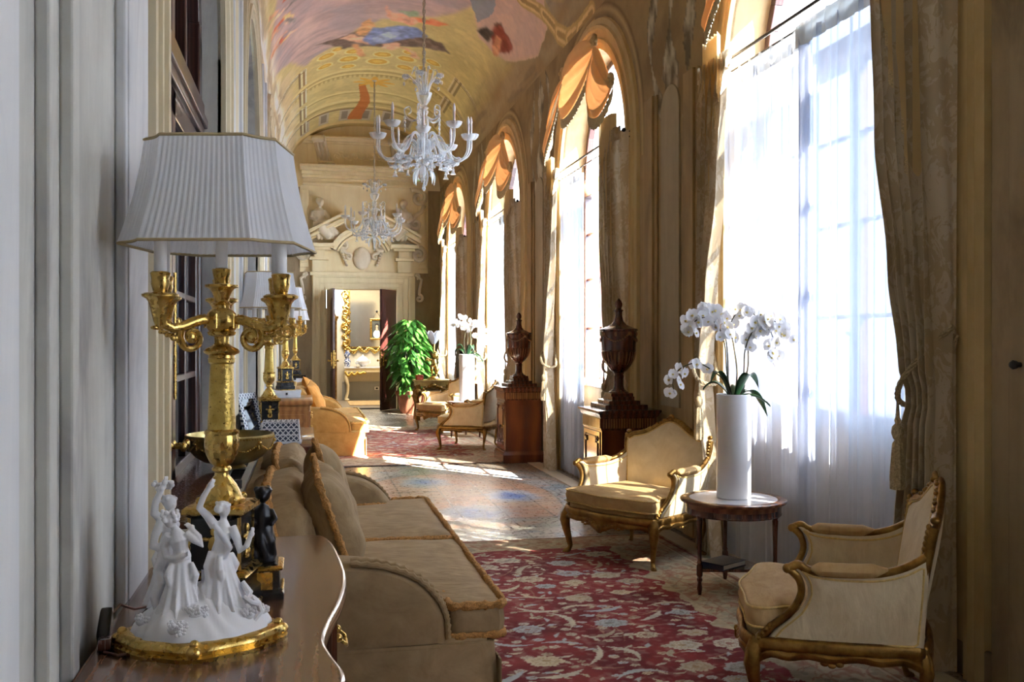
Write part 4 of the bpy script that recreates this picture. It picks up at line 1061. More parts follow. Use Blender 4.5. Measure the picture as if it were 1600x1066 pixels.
def mound(u, v):
    a = 2 * PI * u; q = v
    r = (1 - q) ** .75
    nz = sin(3 * a + 5 * q) * .4 + sin(7 * a - 6 * q + 2 * sin(3 * a)) * .35 + sin(13 * a + 11 * q + 2 * sin(5 * a)) * .25
    z = .036 + .115 * q ** .72 + .011 * nz * (q * (1 - q) * 4) ** .6 + .03 * math.exp(-((a - .1) % (2 * PI) - PI * .0) ** 2 * .8) * q
    return (.168 * r * cos(a) * (1 + .05 * nz * (1 - q)), .132 * r * sin(a) * (1 + .05 * nz * (1 - q)), z)
w = MB(); w.grid(mound, 120, 30, cu=True); w.build('rocky_mound', M['bisque'], t)
F3 = MB(); nymph(F3, (.062, -.02, .085), (.060, -.012, .225), (.066, -.016, .272), (.066, -.014, .300), (.068, -.016, .328),
    [[(.046, -.016, .286), (.030, -.02, .312), (.010, -.025, .335), (.020, -.03, .362), (.034, -.03, .385)], [(.086, -.02, .284), (.100, -.03, .255), (.108, -.035, .225), (.124, -.04, .240), (.132, -.04, .262)]], 2.6, .060)
F3.tube([(.045, -.028, .29), (.07, -.036, .262), (.082, -.032, .235), (.07, -.03, .215), (.045, -.025, .22)], [.006, .009, .009, .009, .007], 8)
F3.tube([(.04, -.02, .225), (.032, -.03, .19), (.038, -.035, .15), (.028, -.04, .11), (.034, -.045, .085)], [.010, .013, .012, .013, .009], 8)
F3.build('dancer', M['bisque'], t, remesh=.0024, smo=1, M=T(-.012, 0, .004))
F2 = MB(); nymph(F2, (-.035, -.035, .075), (-.030, -.03, .215), (-.036, -.038, .262), (-.045, -.04, .288), (-.056, -.046, .312),
    [[(-.018, -.04, .276), (.002, -.05, .262), (.020, -.055, .248), (.012, -.05, .268), (-.004, -.045, .285)], [(-.058, -.04, .274), (-.072, -.03, .245), (-.066, -.035, .218), (-.045, -.05, .215), (-.030, -.055, .222)]], -.5, .056)
for i in range(16): F2.ell((-.056 + .018 * cos(i * 1.3), -.046 + .014 * sin(i * 1.3) - .004, .322 + .012 * sin(i * 2.1)), (.006, .006, .006), 8, 6)
F2.build('dancer', M['bisque'], t, remesh=.0024, smo=1, M=T(-.012, 0, .004))
F1 = MB(); nymph(F1, (-.070, .045, .085), (-.072, .045, .235), (-.066, .04, .285), (-.068, .038, .312), (-.066, .036, .338),
    [[(-.086, .04, .298), (-.104, .035, .315), (-.100, .03, .345), (-.088, .025, .37), (-.08, .02, .388)], [(-.088, .036, .292), (-.100, .02, .262), (-.104, .01, .235), (-.085, 0, .232), (-.068, -.005, .24)]], .6, .054)
for i in range(18): F1.ell((-.082 + .022 * cos(i * 1.1), .028 + .012 * sin(i * 1.7), .385 + .008 * sin(i * 2.3)), (.0062, .0062, .0062), 8, 6)
F1.tube([(-.09, .02, .24), (-.075, .0, .215), (-.09, -.01, .18), (-.08, -.02, .15), (-.095, -.025, .12), (-.085, -.03, .085)], [.010, .016, .012, .017, .012, .010], 8)
F1.build('dancer', M['bisque'], t, remesh=.0024, smo=1, M=T(-.012, 0, .004))
random.seed(3)
for (cx, cy, cz, n, sp) in ((-.045, -.115, .066, 14, .022), (.115, -.055, .075, 10, .018), (.14, .0, .07, 8, .02), (-.13, -.04, .07, 8, .02), (.0, -.09, .09, 12, .022)):
    w = MB(); w.ell((cx, cy, cz), (sp * .9, sp * .5, sp * .6))
    for i in range(n):
        x, y, z = cx + random.uniform(-sp, sp), cy + random.uniform(-sp, sp) * .6, cz + random.uniform(-.3, 1) * sp * .8
        a = random.uniform(0, PI)
        for k in range(4): w.ell((x + .005 * cos(a + k * PI / 2), y + .003 * sin(a + k), z + .005 * sin(a + k * PI / 2)), (.0048, .003, .0048), 6, 5)
    w.build('flower_cluster', M['bisque'], t)
w = MB(); w.tube([(.105, -.05, .12), (.125, -.055, .105), (.14, -.05, .10), (.145, -.04, .08), (.13, -.05, .06)], [.006, .008, .007, .009, .007], 8)
w.tube([(.10, -.02, .15), (.118, -.03, .125), (.112, -.04, .105), (.13, -.045, .115)], [.006, .009, .007, .006], 8)
w.build('ribbon', M['bisque'], t)

# dark bronze putto on a black and gilt plinth, tucked beside the lamp
t = thing('putto_statuette', 'small dark bronze putto on a black and gilt plinth between lamp and sofa', 'statuette', (-.128, 2.93, ZD))
w = MB(); q = [(-.055, -.06), (.05, -.06), (.05, .06), (-.055, .06)]
w.stack(q, [(0.012, 0), (.012, .02), (0, .03), (0, .085), (-.006, .09), (-.006, .10)]); w.build('plinth', M['black'], t, bev=.002, ang=0)
w = MB(); w.stack(q, [(.006, .084), (.010, .09), (.002, .096), (-.004, .096)]); w.box(-.03, .03, -.068, -.058, .03, .08)
for i in range(12): w.ell((.056, -.055 + .01 * i, .028), .0045, 8, 6)
w.build('gilt_gallery', M['gold'], t, ang=50)
w = MB()
w.tube([(-.004, 0, .20), (0, 0, .235), (.0, 0, .265)], [.024, .026, .016], 12); w.ell((0, -.004, .298), (.023, .024, .025)); w.ell((0, -.026, .292), (.006, .006, .006))
for i in range(10): w.ell((.018 * cos(i * 1.9), .018 * sin(i * 1.9), .308 + .006 * sin(i * 3)), .010, 8, 6)
for s in (-1, 1):
    w.tube([(s * .022, 0, .25), (s * .036, -.016, .225), (s * .024, -.036, .21)], [.010, .009, .007], 8)
    w.tube([(s * .012, 0, .205), (s * .018, -.01, .165), (s * .014, .004, .13), (s * .014, -.012, .122)], [.017, .014, .009, .007], 8)
for i in range(6): w.tube([(.015 * cos(i), .015 * sin(i), .2), (.03 * cos(i + .6), .028 * sin(i + .6), .16), (.034 * cos(i + 1), .03 * sin(i + 1), .115)], [.008, .014, .010], 8)
w.ell((0, 0, .108), (.04, .036, .018))
w.build('putto', M['bronze'], t, remesh=.004, smo=2)
o = MB(); o.lathe([(.03, 0), (.03, .012), (.012, .02), (.009, .12), (.012, .125), (.012, .135), (.008, .14), (.008, .22), (.013, .225), (.014, .235), (.008, .24), (.009, .27), (.014, .275), (.014, .30), (.010, .302)], 16)
o = o.build('candlestick', M['bronze'], loc=(-.22, 3.22, ZD)); tag(o, 'slender black turned candlestick standing behind the gilt lamp', 'candlestick')
# cord with inline dark switch against the wall
t = thing('lamp_cord', 'brown lamp flex with two dark plug blocks lying against the grey wall', 'cord', (-.47, 2.55, ZD))
w = MB(); w.tube([(.03, .30, .004), (.01, .22, .02), (-.012, .14, .055), (-.022, .08, .045)], .0035, 8); w.build('upper_flex', M['cord'], t); w = MB(); w.tube([(-.005, -.10, .006), (.03, -.13, .005), (.08, -.12, .005), (.12, -.09, .005), (.16, -.06, .005)], .0035, 8)
w.build('lower_flex', M['cord'], t)
w = MB(); w.squad(.016, .055, .018, .25, .3, 20, 10, T(-.028, .03, .03, rad(28), 0, rad(4))); w.build('plug_block', M['black'], t)
w = MB(); w.squad(.016, .035, .014, .25, .3, 20, 10, T(-.01, -.065, .016, rad(-8), 0, rad(8))); w.build('switch_block', M['mahogany'], t)

# ------------------------------------------------------------------ radiator cover behind the sofa, gilt bowl on it
t = thing('radiator_cover', 'low grey painted radiator cover with dark grille between wall and near sofa', 'radiator cover', (0, 0, 0))
w = MB(); w.box(-.68, -.30, 3.9, 6.45, .0, .82); w.build('body', M['radiator_grey'], t, bev=.006, ang=0)
w = MB(); w.box(-.69, -.45, 3.9, 6.5, .82, .845); w.build('shelf', M['mahogany'], t, bev=.004, ang=0)
fr = MB()
for i in range(3):
    y0 = 4.0 + i * .82; fr.box(-.445, -.405, y0, y0 + .76, .82, .835); fr.box(-.335, -.30, y0, y0 + .76, .82, .835); fr.box(-.445, -.30, y0 - .06, y0, .82, .835)
fr.box(-.445, -.30, 6.40, 6.46, .82, .835)
fr.build('grille_frame', M['radiator_grey'], t, ang=0)
g = MB(); g.box(-.41, -.33, 4.0, 6.4, .815, .823)
g.build('grille_shade_sheet', M['dark_void'], t, ang=0)  # black sheet standing in for the unlit hollow below the bars
g = MB()
for i in range(75): g.box(-.41, -.33, 4.0 + i * .032, 4.0 + i * .032 + .008, .823, .830)
g.build('grille', M['iron'], t, ang=0)
t = thing('bowl', 'large gilt bowl with beaded swags standing behind the near lamp', 'bowl', (-.42, 5.55, .845), 0, None, .88)
w = MB(); ridge = lambda r, z, a: r * (1 + .012 * cos(36 * a) * (z < .075))
w.lathe([(.09, 0), (.10, .006), (.09, .014), (.07, .02), (.10, .026), (.16, .045), (.21, .075), (.245, .115), (.262, .165), (.266, .20), (.272, .206), (.272, .214), (.262, .216), (.255, .20), (.24, .13), (.20, .08), (.10, .045), (.0, .04)], 72, None, ridge, caps=False)
w.build('body', M['brass_dull'], t)
w = MB()
for k in range(8):
    a0 = k * PI / 4; 
    for i in range(17):
        q = i / 16; a = a0 + q * PI / 4; z = .168 - .045 * sin(PI * q); r = .264 - .25 * max(0, .165 - z) * .6 + .004; w.ell((r * cos(a), r * sin(a), z), .0062, 6, 5)
    w.ell((.27 * cos(a0), .27 * sin(a0), .172), (.014, .014, .014), 8, 6); w.ell((.262 * cos(a0), .262 * sin(a0), .140), (.008, .008, .02), 8, 6)
for i in range(90): a = 2 * PI * i / 90; w.ell((.2715 * cos(a), .2715 * sin(a), .196), .0055, 6, 5)
w.build('beaded_swag', M['gold'], t)

# ------------------------------------------------------------------ rectangular cabinets along the wall
def cabinet(label, x0, x1, y0, y1, z, mat, name='side_cabinet'):
    t = thing(name, label, 'cabinet', (x0, y0, 0), 0); W_, D_ = x1 - x0, y1 - y0
    w = MB(); w.stack([(0, 0), (W_, 0), (W_, D_), (0, D_)], [(-.03, z - .06), (-.012, z - .045), (-.004, z - .035), (0, z - .028), (0, z - .006), (-.006, z)]); w.build('top', mat, t, ang=50)
    w = MB(); w.box(.04, W_ - .04, .04, D_ - .04, .08, z - .055); w.box(.03, W_ - .03, .03, D_ - .03, .0, .09); w.box(.035, W_ - .035, .035, D_ - .035, z - .12, z - .055)
    b = w.build('body', mat, t, bev=.006, ang=0)
    for (xa, xb) in ((.10, W_ - .10),):
        w = MB(); w.box(xa, xb, .03, .045, .14, z - .16); w.box(xa + .05, xb - .05, .024, .04, .2, z - .22); w.build('end_panel', mat, t, bev=.004, ang=0)
    n = 3
    for i in range(n):
        a = .08 + (D_ - .16) * i / n; c = .08 + (D_ - .16) * (i + 1) / n
        w = MB(); w.box(W_ - .045, W_ - .025, a + .01, c - .01, z - .30, z - .13); d = w.build('drawer', mat, t, bev=.004, ang=0)
        h = MB(); h.ell((W_ - .012, (a + c) / 2, z - .215), .016, 10, 8); h.build('knob', M['gold'], d)
        w = MB(); w.box(W_ - .045, W_ - .025, a + .01, c - .01, .12, z - .32); d = w.build('door', mat, t, bev=.004, ang=0)
        h = MB(); h.ell((W_ - .012, a + .07, z * .55), .014, 10, 8); h.build('knob', M['gold'], d)
    return t
cabinet('dark cabinet between the two sofas carrying the second lamp and lattice box', -.515, .055, 6.95, 8.55, .80, M['mahogany'])
cabinet('honey brown wooden cabinet beside the golden sofa under the third lamp', -.515, .065, 11.6, 12.95, .84, M['oak'])
cabinet('brown cabinet at the far end of the golden sofa under the farthest lamp', -.515, .03, 16.1, 17.6, .84, M['oak'])
dup(lamp, (-.30, 7.95, .80), rad(8), 'gilt candelabra lamp second from the camera, on the dark cabinet past the sofa')
dup(lamp, (-.27, 12.45, .93), rad(20), 'gilt candelabra lamp third from the camera, raised on a white box')
dup(lamp, (-.20, 16.7, .97), rad(12), 'farthest gilt candelabra lamp, beside the golden sofa cushions', s=.92)
t = thing('inlaid_box', 'flat box with dark blue and white lattice on the dark cabinet', 'box', (-.19, 7.28, .80), rad(-2))
w = MB(); w.add([(-.14, -.09, .012), (.14, -.09, .012), (.14, .09, .012), (-.14, .09, .012), (-.13, -.04, .155), (.13, -.04, .155), (.13, .08, .165), (-.13, .08, .165)], [(3, 2, 1, 0), (4, 5, 6, 7), (0, 1, 5, 4), (1, 2, 6, 5), (2, 3, 7, 6), (3, 0, 4, 7)]); w.build('body', M['lattice'], t, ang=0)
w = MB(); 
for (a, b) in (((-.14, -.091, .014), (.14, -.091, .014)), ((-.13, -.042, .153), (.13, -.042, .153)), ((-.14, -.091, .014), (-.13, -.042, .153)), ((.14, -.091, .014), (.13, -.042, .153)), ((-.137, -.073, .062), (.137, -.073, .062)), ((-.134, -.058, .106), (.134, -.058, .106))): w.tube([a, b], .006, 4)
w.box(-.15, .15, -.1, .1, 0, .012); w.build('inlay_border', M['inlay_white'], t, ang=0)
t = thing('picture_frame', 'upright frame with lattice border leaning by the wall near the second lamp', 'frame', (-.40, 7.75, .80), rad(62))
w = MB(); mt = T(0, 0, 0, rad(-14), 0, 0)
for (a, b, c, d) in ((-.13, .13, 0, .045), (-.13, .13, .305, .35), (-.13, -.085, .045, .305), (.085, .13, .045, .305)): w.box(a, b, -.012, .012, c, d, mt)
w.build('border', M['lattice'], t, ang=0)
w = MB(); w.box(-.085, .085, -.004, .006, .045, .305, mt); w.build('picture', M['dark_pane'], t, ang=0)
w = MB(); w.add([(-.02, .02, .25), (.02, .02, .25), (.02, .14, 0), (-.02, .14, 0), (-.02, .03, .25), (.02, .03, .25), (.02, .15, 0), (-.02, .15, 0)], [(0, 1, 2, 3), (7, 6, 5, 4), (0, 4, 5, 1), (3, 2, 6, 7), (0, 3, 7, 4), (1, 5, 6, 2)]); w.build('strut', M['black'], t, ang=0)
for (nm, lab, x, y, z0, wd, dp, h) in (('storage_box', 'white and silver box under the third candelabra lamp', -.25, 12.45, .84, .34, .26, .09), ('storage_box', 'dark striped box under the farthest candelabra lamp', -.20, 16.7, .84, .34, .26, .13)):
    t = thing(nm, lab, 'box', (x, y, z0)); w = MB(); w.box(-wd / 2, wd / 2, -dp / 2, dp / 2, 0, h * .62); w.build('body', M['inlay_white'], t, bev=.004, ang=0)
    w = MB(); w.box(-wd / 2 - .006, wd / 2 + .006, -dp / 2 - .006, dp / 2 + .006, h * .64, h); w.build('lid', M['inlay_white'] if h < .1 else M['black'], t, bev=.004, ang=0)
    w = MB(); w.box(-.012, .012, -dp / 2 - .012, -dp / 2, h * .4, h * .7); w.build('clasp', M['black'], t, ang=0)
# ------------------------------------------------------------------ sofas
def fuzz(mb, pts, r, closed=False, seed=1, n=9):
    rs = random.Random(seed); P = [Vector(p) for p in pts]; m = len(P)
    fine = []
    for i in range(m if closed else m - 1):
        a, b = P[i], P[(i + 1) % m]; k = max(1, int((b - a).length / (r * .75)))
        for j in range(k): fine.append(a.lerp(b, j / k))
    if not closed: fine.append(P[-1])
    o = len(mb.v)
    mb.tube(fine, [r * rs.uniform(.8, 1.2) for _ in fine], n, closed=closed)
    for i in range(o, len(mb.v)):
        v = mb.v[i]; mb.v[i] = (v[0] + rs.uniform(-1, 1) * r * .22, v[1] + rs.uniform(-1, 1) * r * .22, v[2] + rs.uniform(-1, 1) * r * .22)
def rrect(x0, x1, y0, y1, r, n=5, m=10):
    out = []
    for (cx, cy, a0) in ((x1 - r, y1 - r, 0), (x0 + r, y1 - r, PI / 2), (x0 + r, y0 + r, PI), (x1 - r, y0 + r, 1.5 * PI)):
        for k in range(n): a = a0 + PI / 2 * k / (n - 1); out.append((cx + r * cos(a), cy + r * sin(a)))
    res = []
    for i in range(len(out)):
        a, b = out[i], out[(i + 1) % len(out)]; res.append(a); d = math.dist(a, b); k = int(d / .05)
        for j in range(1, k): res.append((lerp(a[0], b[0], j / k), lerp(a[1], b[1], j / k)))
    return res
def dense(poly, st=.04):
    res = []
    for i in range(len(poly)):
        a, b = poly[i], poly[(i + 1) % len(poly)]; res.append(a); d = math.dist(a, b); k = max(1, int(d / st))
        for j in range(1, k): res.append((lerp(a[0], b[0], j / k), lerp(a[1], b[1], j / k)))
    return res
def wrinkle(amp, sc=7, seed=0):
    def f(x, y, z):
        n = sin(x * sc + 3 * sin(y * sc * .7 + seed)) * .5 + sin(y * sc * 1.7 + 2 * sin(x * sc * 1.3 + seed * 2)) * .5
        return (x + amp * n * .4, y + amp * n * .3, z + amp * n)
    return f
def make_sofa(label, loc, mat, mat2):
    L = 2.80; t = thing('sofa', label, 'sofa', loc, 0, 'velvet sofas along the left wall')
    def fl(x, y, z): return (x, y, z)
    out = dense(rrect(.03, 1.03, .0, L, .03), .03)
    w = MB(); n = len(out); lv = [(0, .31), (.004, .26), (.008, .22), (.012, .10), (.016, .012)]
    nor = []
    w.stack(out, [(o, z) for o, z in reversed(lv)])
    for i, v in enumerate(w.v):                                       # soft hanging folds in the skirt
        k = max(0, (.24 - v[2]) / .24); s = sin(v[1] * 17 + 2 * sin(v[1] * 5)) + sin(v[0] * 19); w.v[i] = (v[0] + (.006 * k * s if v[0] > .9 else 0), v[1] + (.005 * k * s if v[1] < .1 or v[1] > L - .1 else 0), v[2])
    sk = w.build('skirt', mat, t, ang=60)
    w = MB()
    for (x, y) in ((1.045, .015), (1.045, L - .015), (1.045, L / 2)):  # corner kick pleats
        w.box(x - .006, x + .004, y - .05, y - .004, .012, .25); w.box(x - .006, x + .004, y + .004, y + .05, .012, .25)
    w.build('kick_pleat', mat, sk, bev=.003, ang=0)
    w = MB(); w.box(.02, 1.0, .015, L - .015, .28, .335); w.build('seat_deck', mat, t, bev=.02, ang=0)
    w = MB(); w.squad(.085, L / 2 - .02, .28, .25, .18, 40, 16, T(.075, L / 2, .56, 0, rad(-6), 0)); w.build('back', mat, t)
    # rolled arms: side outline with drooping front, padded
    ao = [(.02, .30), (.02, .62), (.06, .655), (.20, .665), (.40, .655), (.58, .63), (.70, .58), (.785, .50), (.83, .42), (.835, .33), (.83, .30)]
    ao = dense(smooth_open(ao, 5) + [(.5, .295), (.25, .295)], .04)
    for s in (0, 1):
        w = MB(); y0, y1 = (.0, .235) if s == 0 else (L - .235, L)
        mt = Matrix(((1, 0, 0, 0), (0, 0, -1, 0), (0, 1, 0, 0), (0, 0, 0, 1)))
        w.puff(ao, -y1, -y0, .05, .012, mt); a_ = w.build('arm', mat, t)
        w = MB(); ps = [p for p in smooth_open([(.44, .655), (.58, .635), (.70, .585), (.785, .505), (.825, .42), (.833, .33)], 7)]
        yy = y0 + .012 if s == 0 else y1 - .012
        q = []
        for i, (x, z) in enumerate(ps): q.append((x + .003 * (i % 2), yy, z + .004 * (i % 2)))
        w.tube(q, [.011 + .003 * (i % 2) for i in range(len(q))], 8); w.tube([(p[0], yy + (.03 if s == 0 else -.03), p[2] + .006) for p in q], [.012 + .003 * (i % 2) for i in range(len(q))], 8)
        w.build('arm_pleats', mat, a_)
        w = MB(); yy = y0 - .004 if s == 0 else y1 + .004                # slipcover flap with its seam at the outer side
        w.box(.05, .80, min(yy, yy + .01), max(yy, yy + .01), .297, .315); w.build('arm_seam', mat, a_, bev=.004, ang=0)
    for s in (0, 1):                                                   # T-shaped seat cushions with fringe
        h = L / 2
        o = [(.22, .245), (.845, .245), (.845, .05), (.87, .03), (1.05, .03), (1.075, .055), (1.075, h - .012), (1.06, h - .004), (.22, h - .004)]
        if s: o = [(x, L - y) for x, y in o][::-1]
        o = dense(o, .03)
        w = MB(); w.puff(o, .318, .462, .035, .022, None, wrinkle(.005, 8, s)); c = w.build('seat_cushion', mat, t)
        f = MB(); fuzz(f, [(x, y, .455) for x, y in o if x > .5 or True], .017, True, 3 + s); fuzz(f, [(x, y, .33) for x, y in o], .014, True, 13 + s)
        f.build('cushion_fringe', mat2, c)
    for s in (0, 1):                                                   # big back cushions
        cy = L / 2 + (-.60 if s == 0 else .60)
        def und(x, y, z, s=s):
            n = sin(9 * y + 4 * z + s) * sin(11 * z + 2 * y) ; d = .016 * n * (x > 0); fan = .011 * sin(34 * math.atan2(z + .35, y + (.1 if s else -.1))) * min(1, abs(x) * 9)
            return (x + d + fan, y, z + (-.03 * (abs(y) / .57) ** 3 if z > 0 else 0))
        mt = T(.175, cy, .665, 0, rad(-15), 0)
        w = MB(); w.squad(.135, .575, .25, .55, .34, 64, 30, T(0, 0, 0), und)
        c = w.build('back_cushion', mat, t, M=mt)
        f = MB(); lp = []
        for i in range(72):
            a = 2 * PI * i / 72; g = lambda v: math.copysign(abs(v) ** .34, v)
            y, z = .577 * g(cos(a)), .252 * math.copysign(abs(sin(a)) ** .5, sin(a)); lp.append(tuple(mt @ Vector((-.02, y, z + (-.03 * (abs(y) / .57) ** 3 if z > 0 else 0)))))
        fuzz(f, lp, .019, True, 23 + s, 10); f.build('cushion_fringe', mat2, c)
    return t
def smooth_open(pts, n=6):
    P = [Vector(p) for p in pts]; P = [2 * P[0] - P[1]] + P + [2 * P[-1] - P[-2]]; out = []
    for i in range(1, len(P) - 2):
        p0, p1, p2, p3 = P[i - 1:i + 3]
        for k in range(n):
            q = k / n; out.append(tuple(.5 * (2 * p1 + (p2 - p0) * q + (2 * p0 - 5 * p1 + 4 * p2 - p3) * q * q + (3 * p1 - p0 - 3 * p2 + p3) * q ** 3)))
    out.append(tuple(P[-2])); return out
def make_pillow(name, label, w_, h, th, mat, fmat, mtx, group=None, seed=0):
    t = thing(name, label, 'cushion', (0, 0, 0), 0, group); t.matrix_world = mtx
    N = 26
    def half(sg):
        def fn(u, v):
            a, b = 2 * u - 1, 2 * v - 1; k = (1 - a ** 4) ** .75 * (1 - b ** 4) ** .75
            pin = 1 - .07 * (1 - a * a) * abs(b) ** 3 ; pin2 = 1 - .07 * (1 - b * b) * abs(a) ** 3
            n = .10 * sin(5 * a + 3 * b + seed) * sin(4 * b - 2 * a + seed) + .05 * sin(16 * a * b + 6 * b + seed)
            return (sg * th / 2 * k * (1 + n), w_ / 2 * a * pin2, h / 2 * b * pin)
        return fn
    m = MB(); m.grid(half(1), N, N)
    o = len(m.v); m.grid(half(-1), N, N)
    for i in range(o // 1, o): pass
    m.f = [f if i < (N - 1) ** 2 else f[::-1] for i, f in enumerate(m.f)]
    b = m.build('cover', mat, t, ang=180)
    if fmat:
        lp = []
        for (a0, b0, a1, b1) in ((-1, -1, 1, -1), (1, -1, 1, 1), (1, 1, -1, 1), (-1, 1, -1, -1)):
            for k in range(12):
                a, b_ = lerp(a0, a1, k / 12), lerp(b0, b1, k / 12); lp.append((0, w_ / 2 * a * (1 - .07 * (1 - b_ * b_) * abs(a) ** 3), h / 2 * b_ * (1 - .07 * (1 - a * a) * abs(b_) ** 3)))
        f = MB(); fuzz(f, lp, .015, True, seed + 31, 9); f.build('cushion_fringe', fmat, t)
    return t
sofa = make_sofa('large tan velvet sofa with fringed cushions in the foreground', (-.27, 3.885, 0), M['velvet'], M['fringe'])
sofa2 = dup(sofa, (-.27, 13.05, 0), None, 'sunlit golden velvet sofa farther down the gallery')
for o in bpy.data.objects:                                             # same cloth on the farther sofa, its sunlit gold put into the colour
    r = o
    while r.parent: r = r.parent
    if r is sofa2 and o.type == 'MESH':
        o.material_slots[0].link = 'OBJECT'; o.material_slots[0].material = M['sunlit_velvet'] if 'fringe' not in o.name else M['piping']
make_pillow('throw_pillow', 'tan fringed throw pillow nearest the camera on the near sofa', .46, .50, .21, M['velvet'], M['fringe'], T(.115, 4.45, .745, rad(7), rad(-19), rad(0)), 'throw pillows on the near sofa', 1)
make_pillow('throw_pillow', 'tan fringed throw pillow at the far end of the near sofa', .48, .52, .20, M['velvet'], M['fringe'], T(.115, 5.2, .765, rad(-8), rad(-17), rad(2)), 'throw pillows on the near sofa', 4)
make_pillow('throw_pillow', 'amber velvet throw pillow standing foremost on the golden sofa', .46, .50, .17, M['orange_velvet'], None, T(.12, 13.75, .74, rad(10), rad(-22), rad(-10)), 'amber throw pillows on the golden sofa', 2)
make_pillow('throw_pillow', 'amber velvet throw pillow behind the first on the golden sofa', .46, .50, .17, M['orange_velvet'], None, T(.06, 14.6, .77, rad(-10), rad(-22), rad(-4)), 'amber throw pillows on the golden sofa', 6)

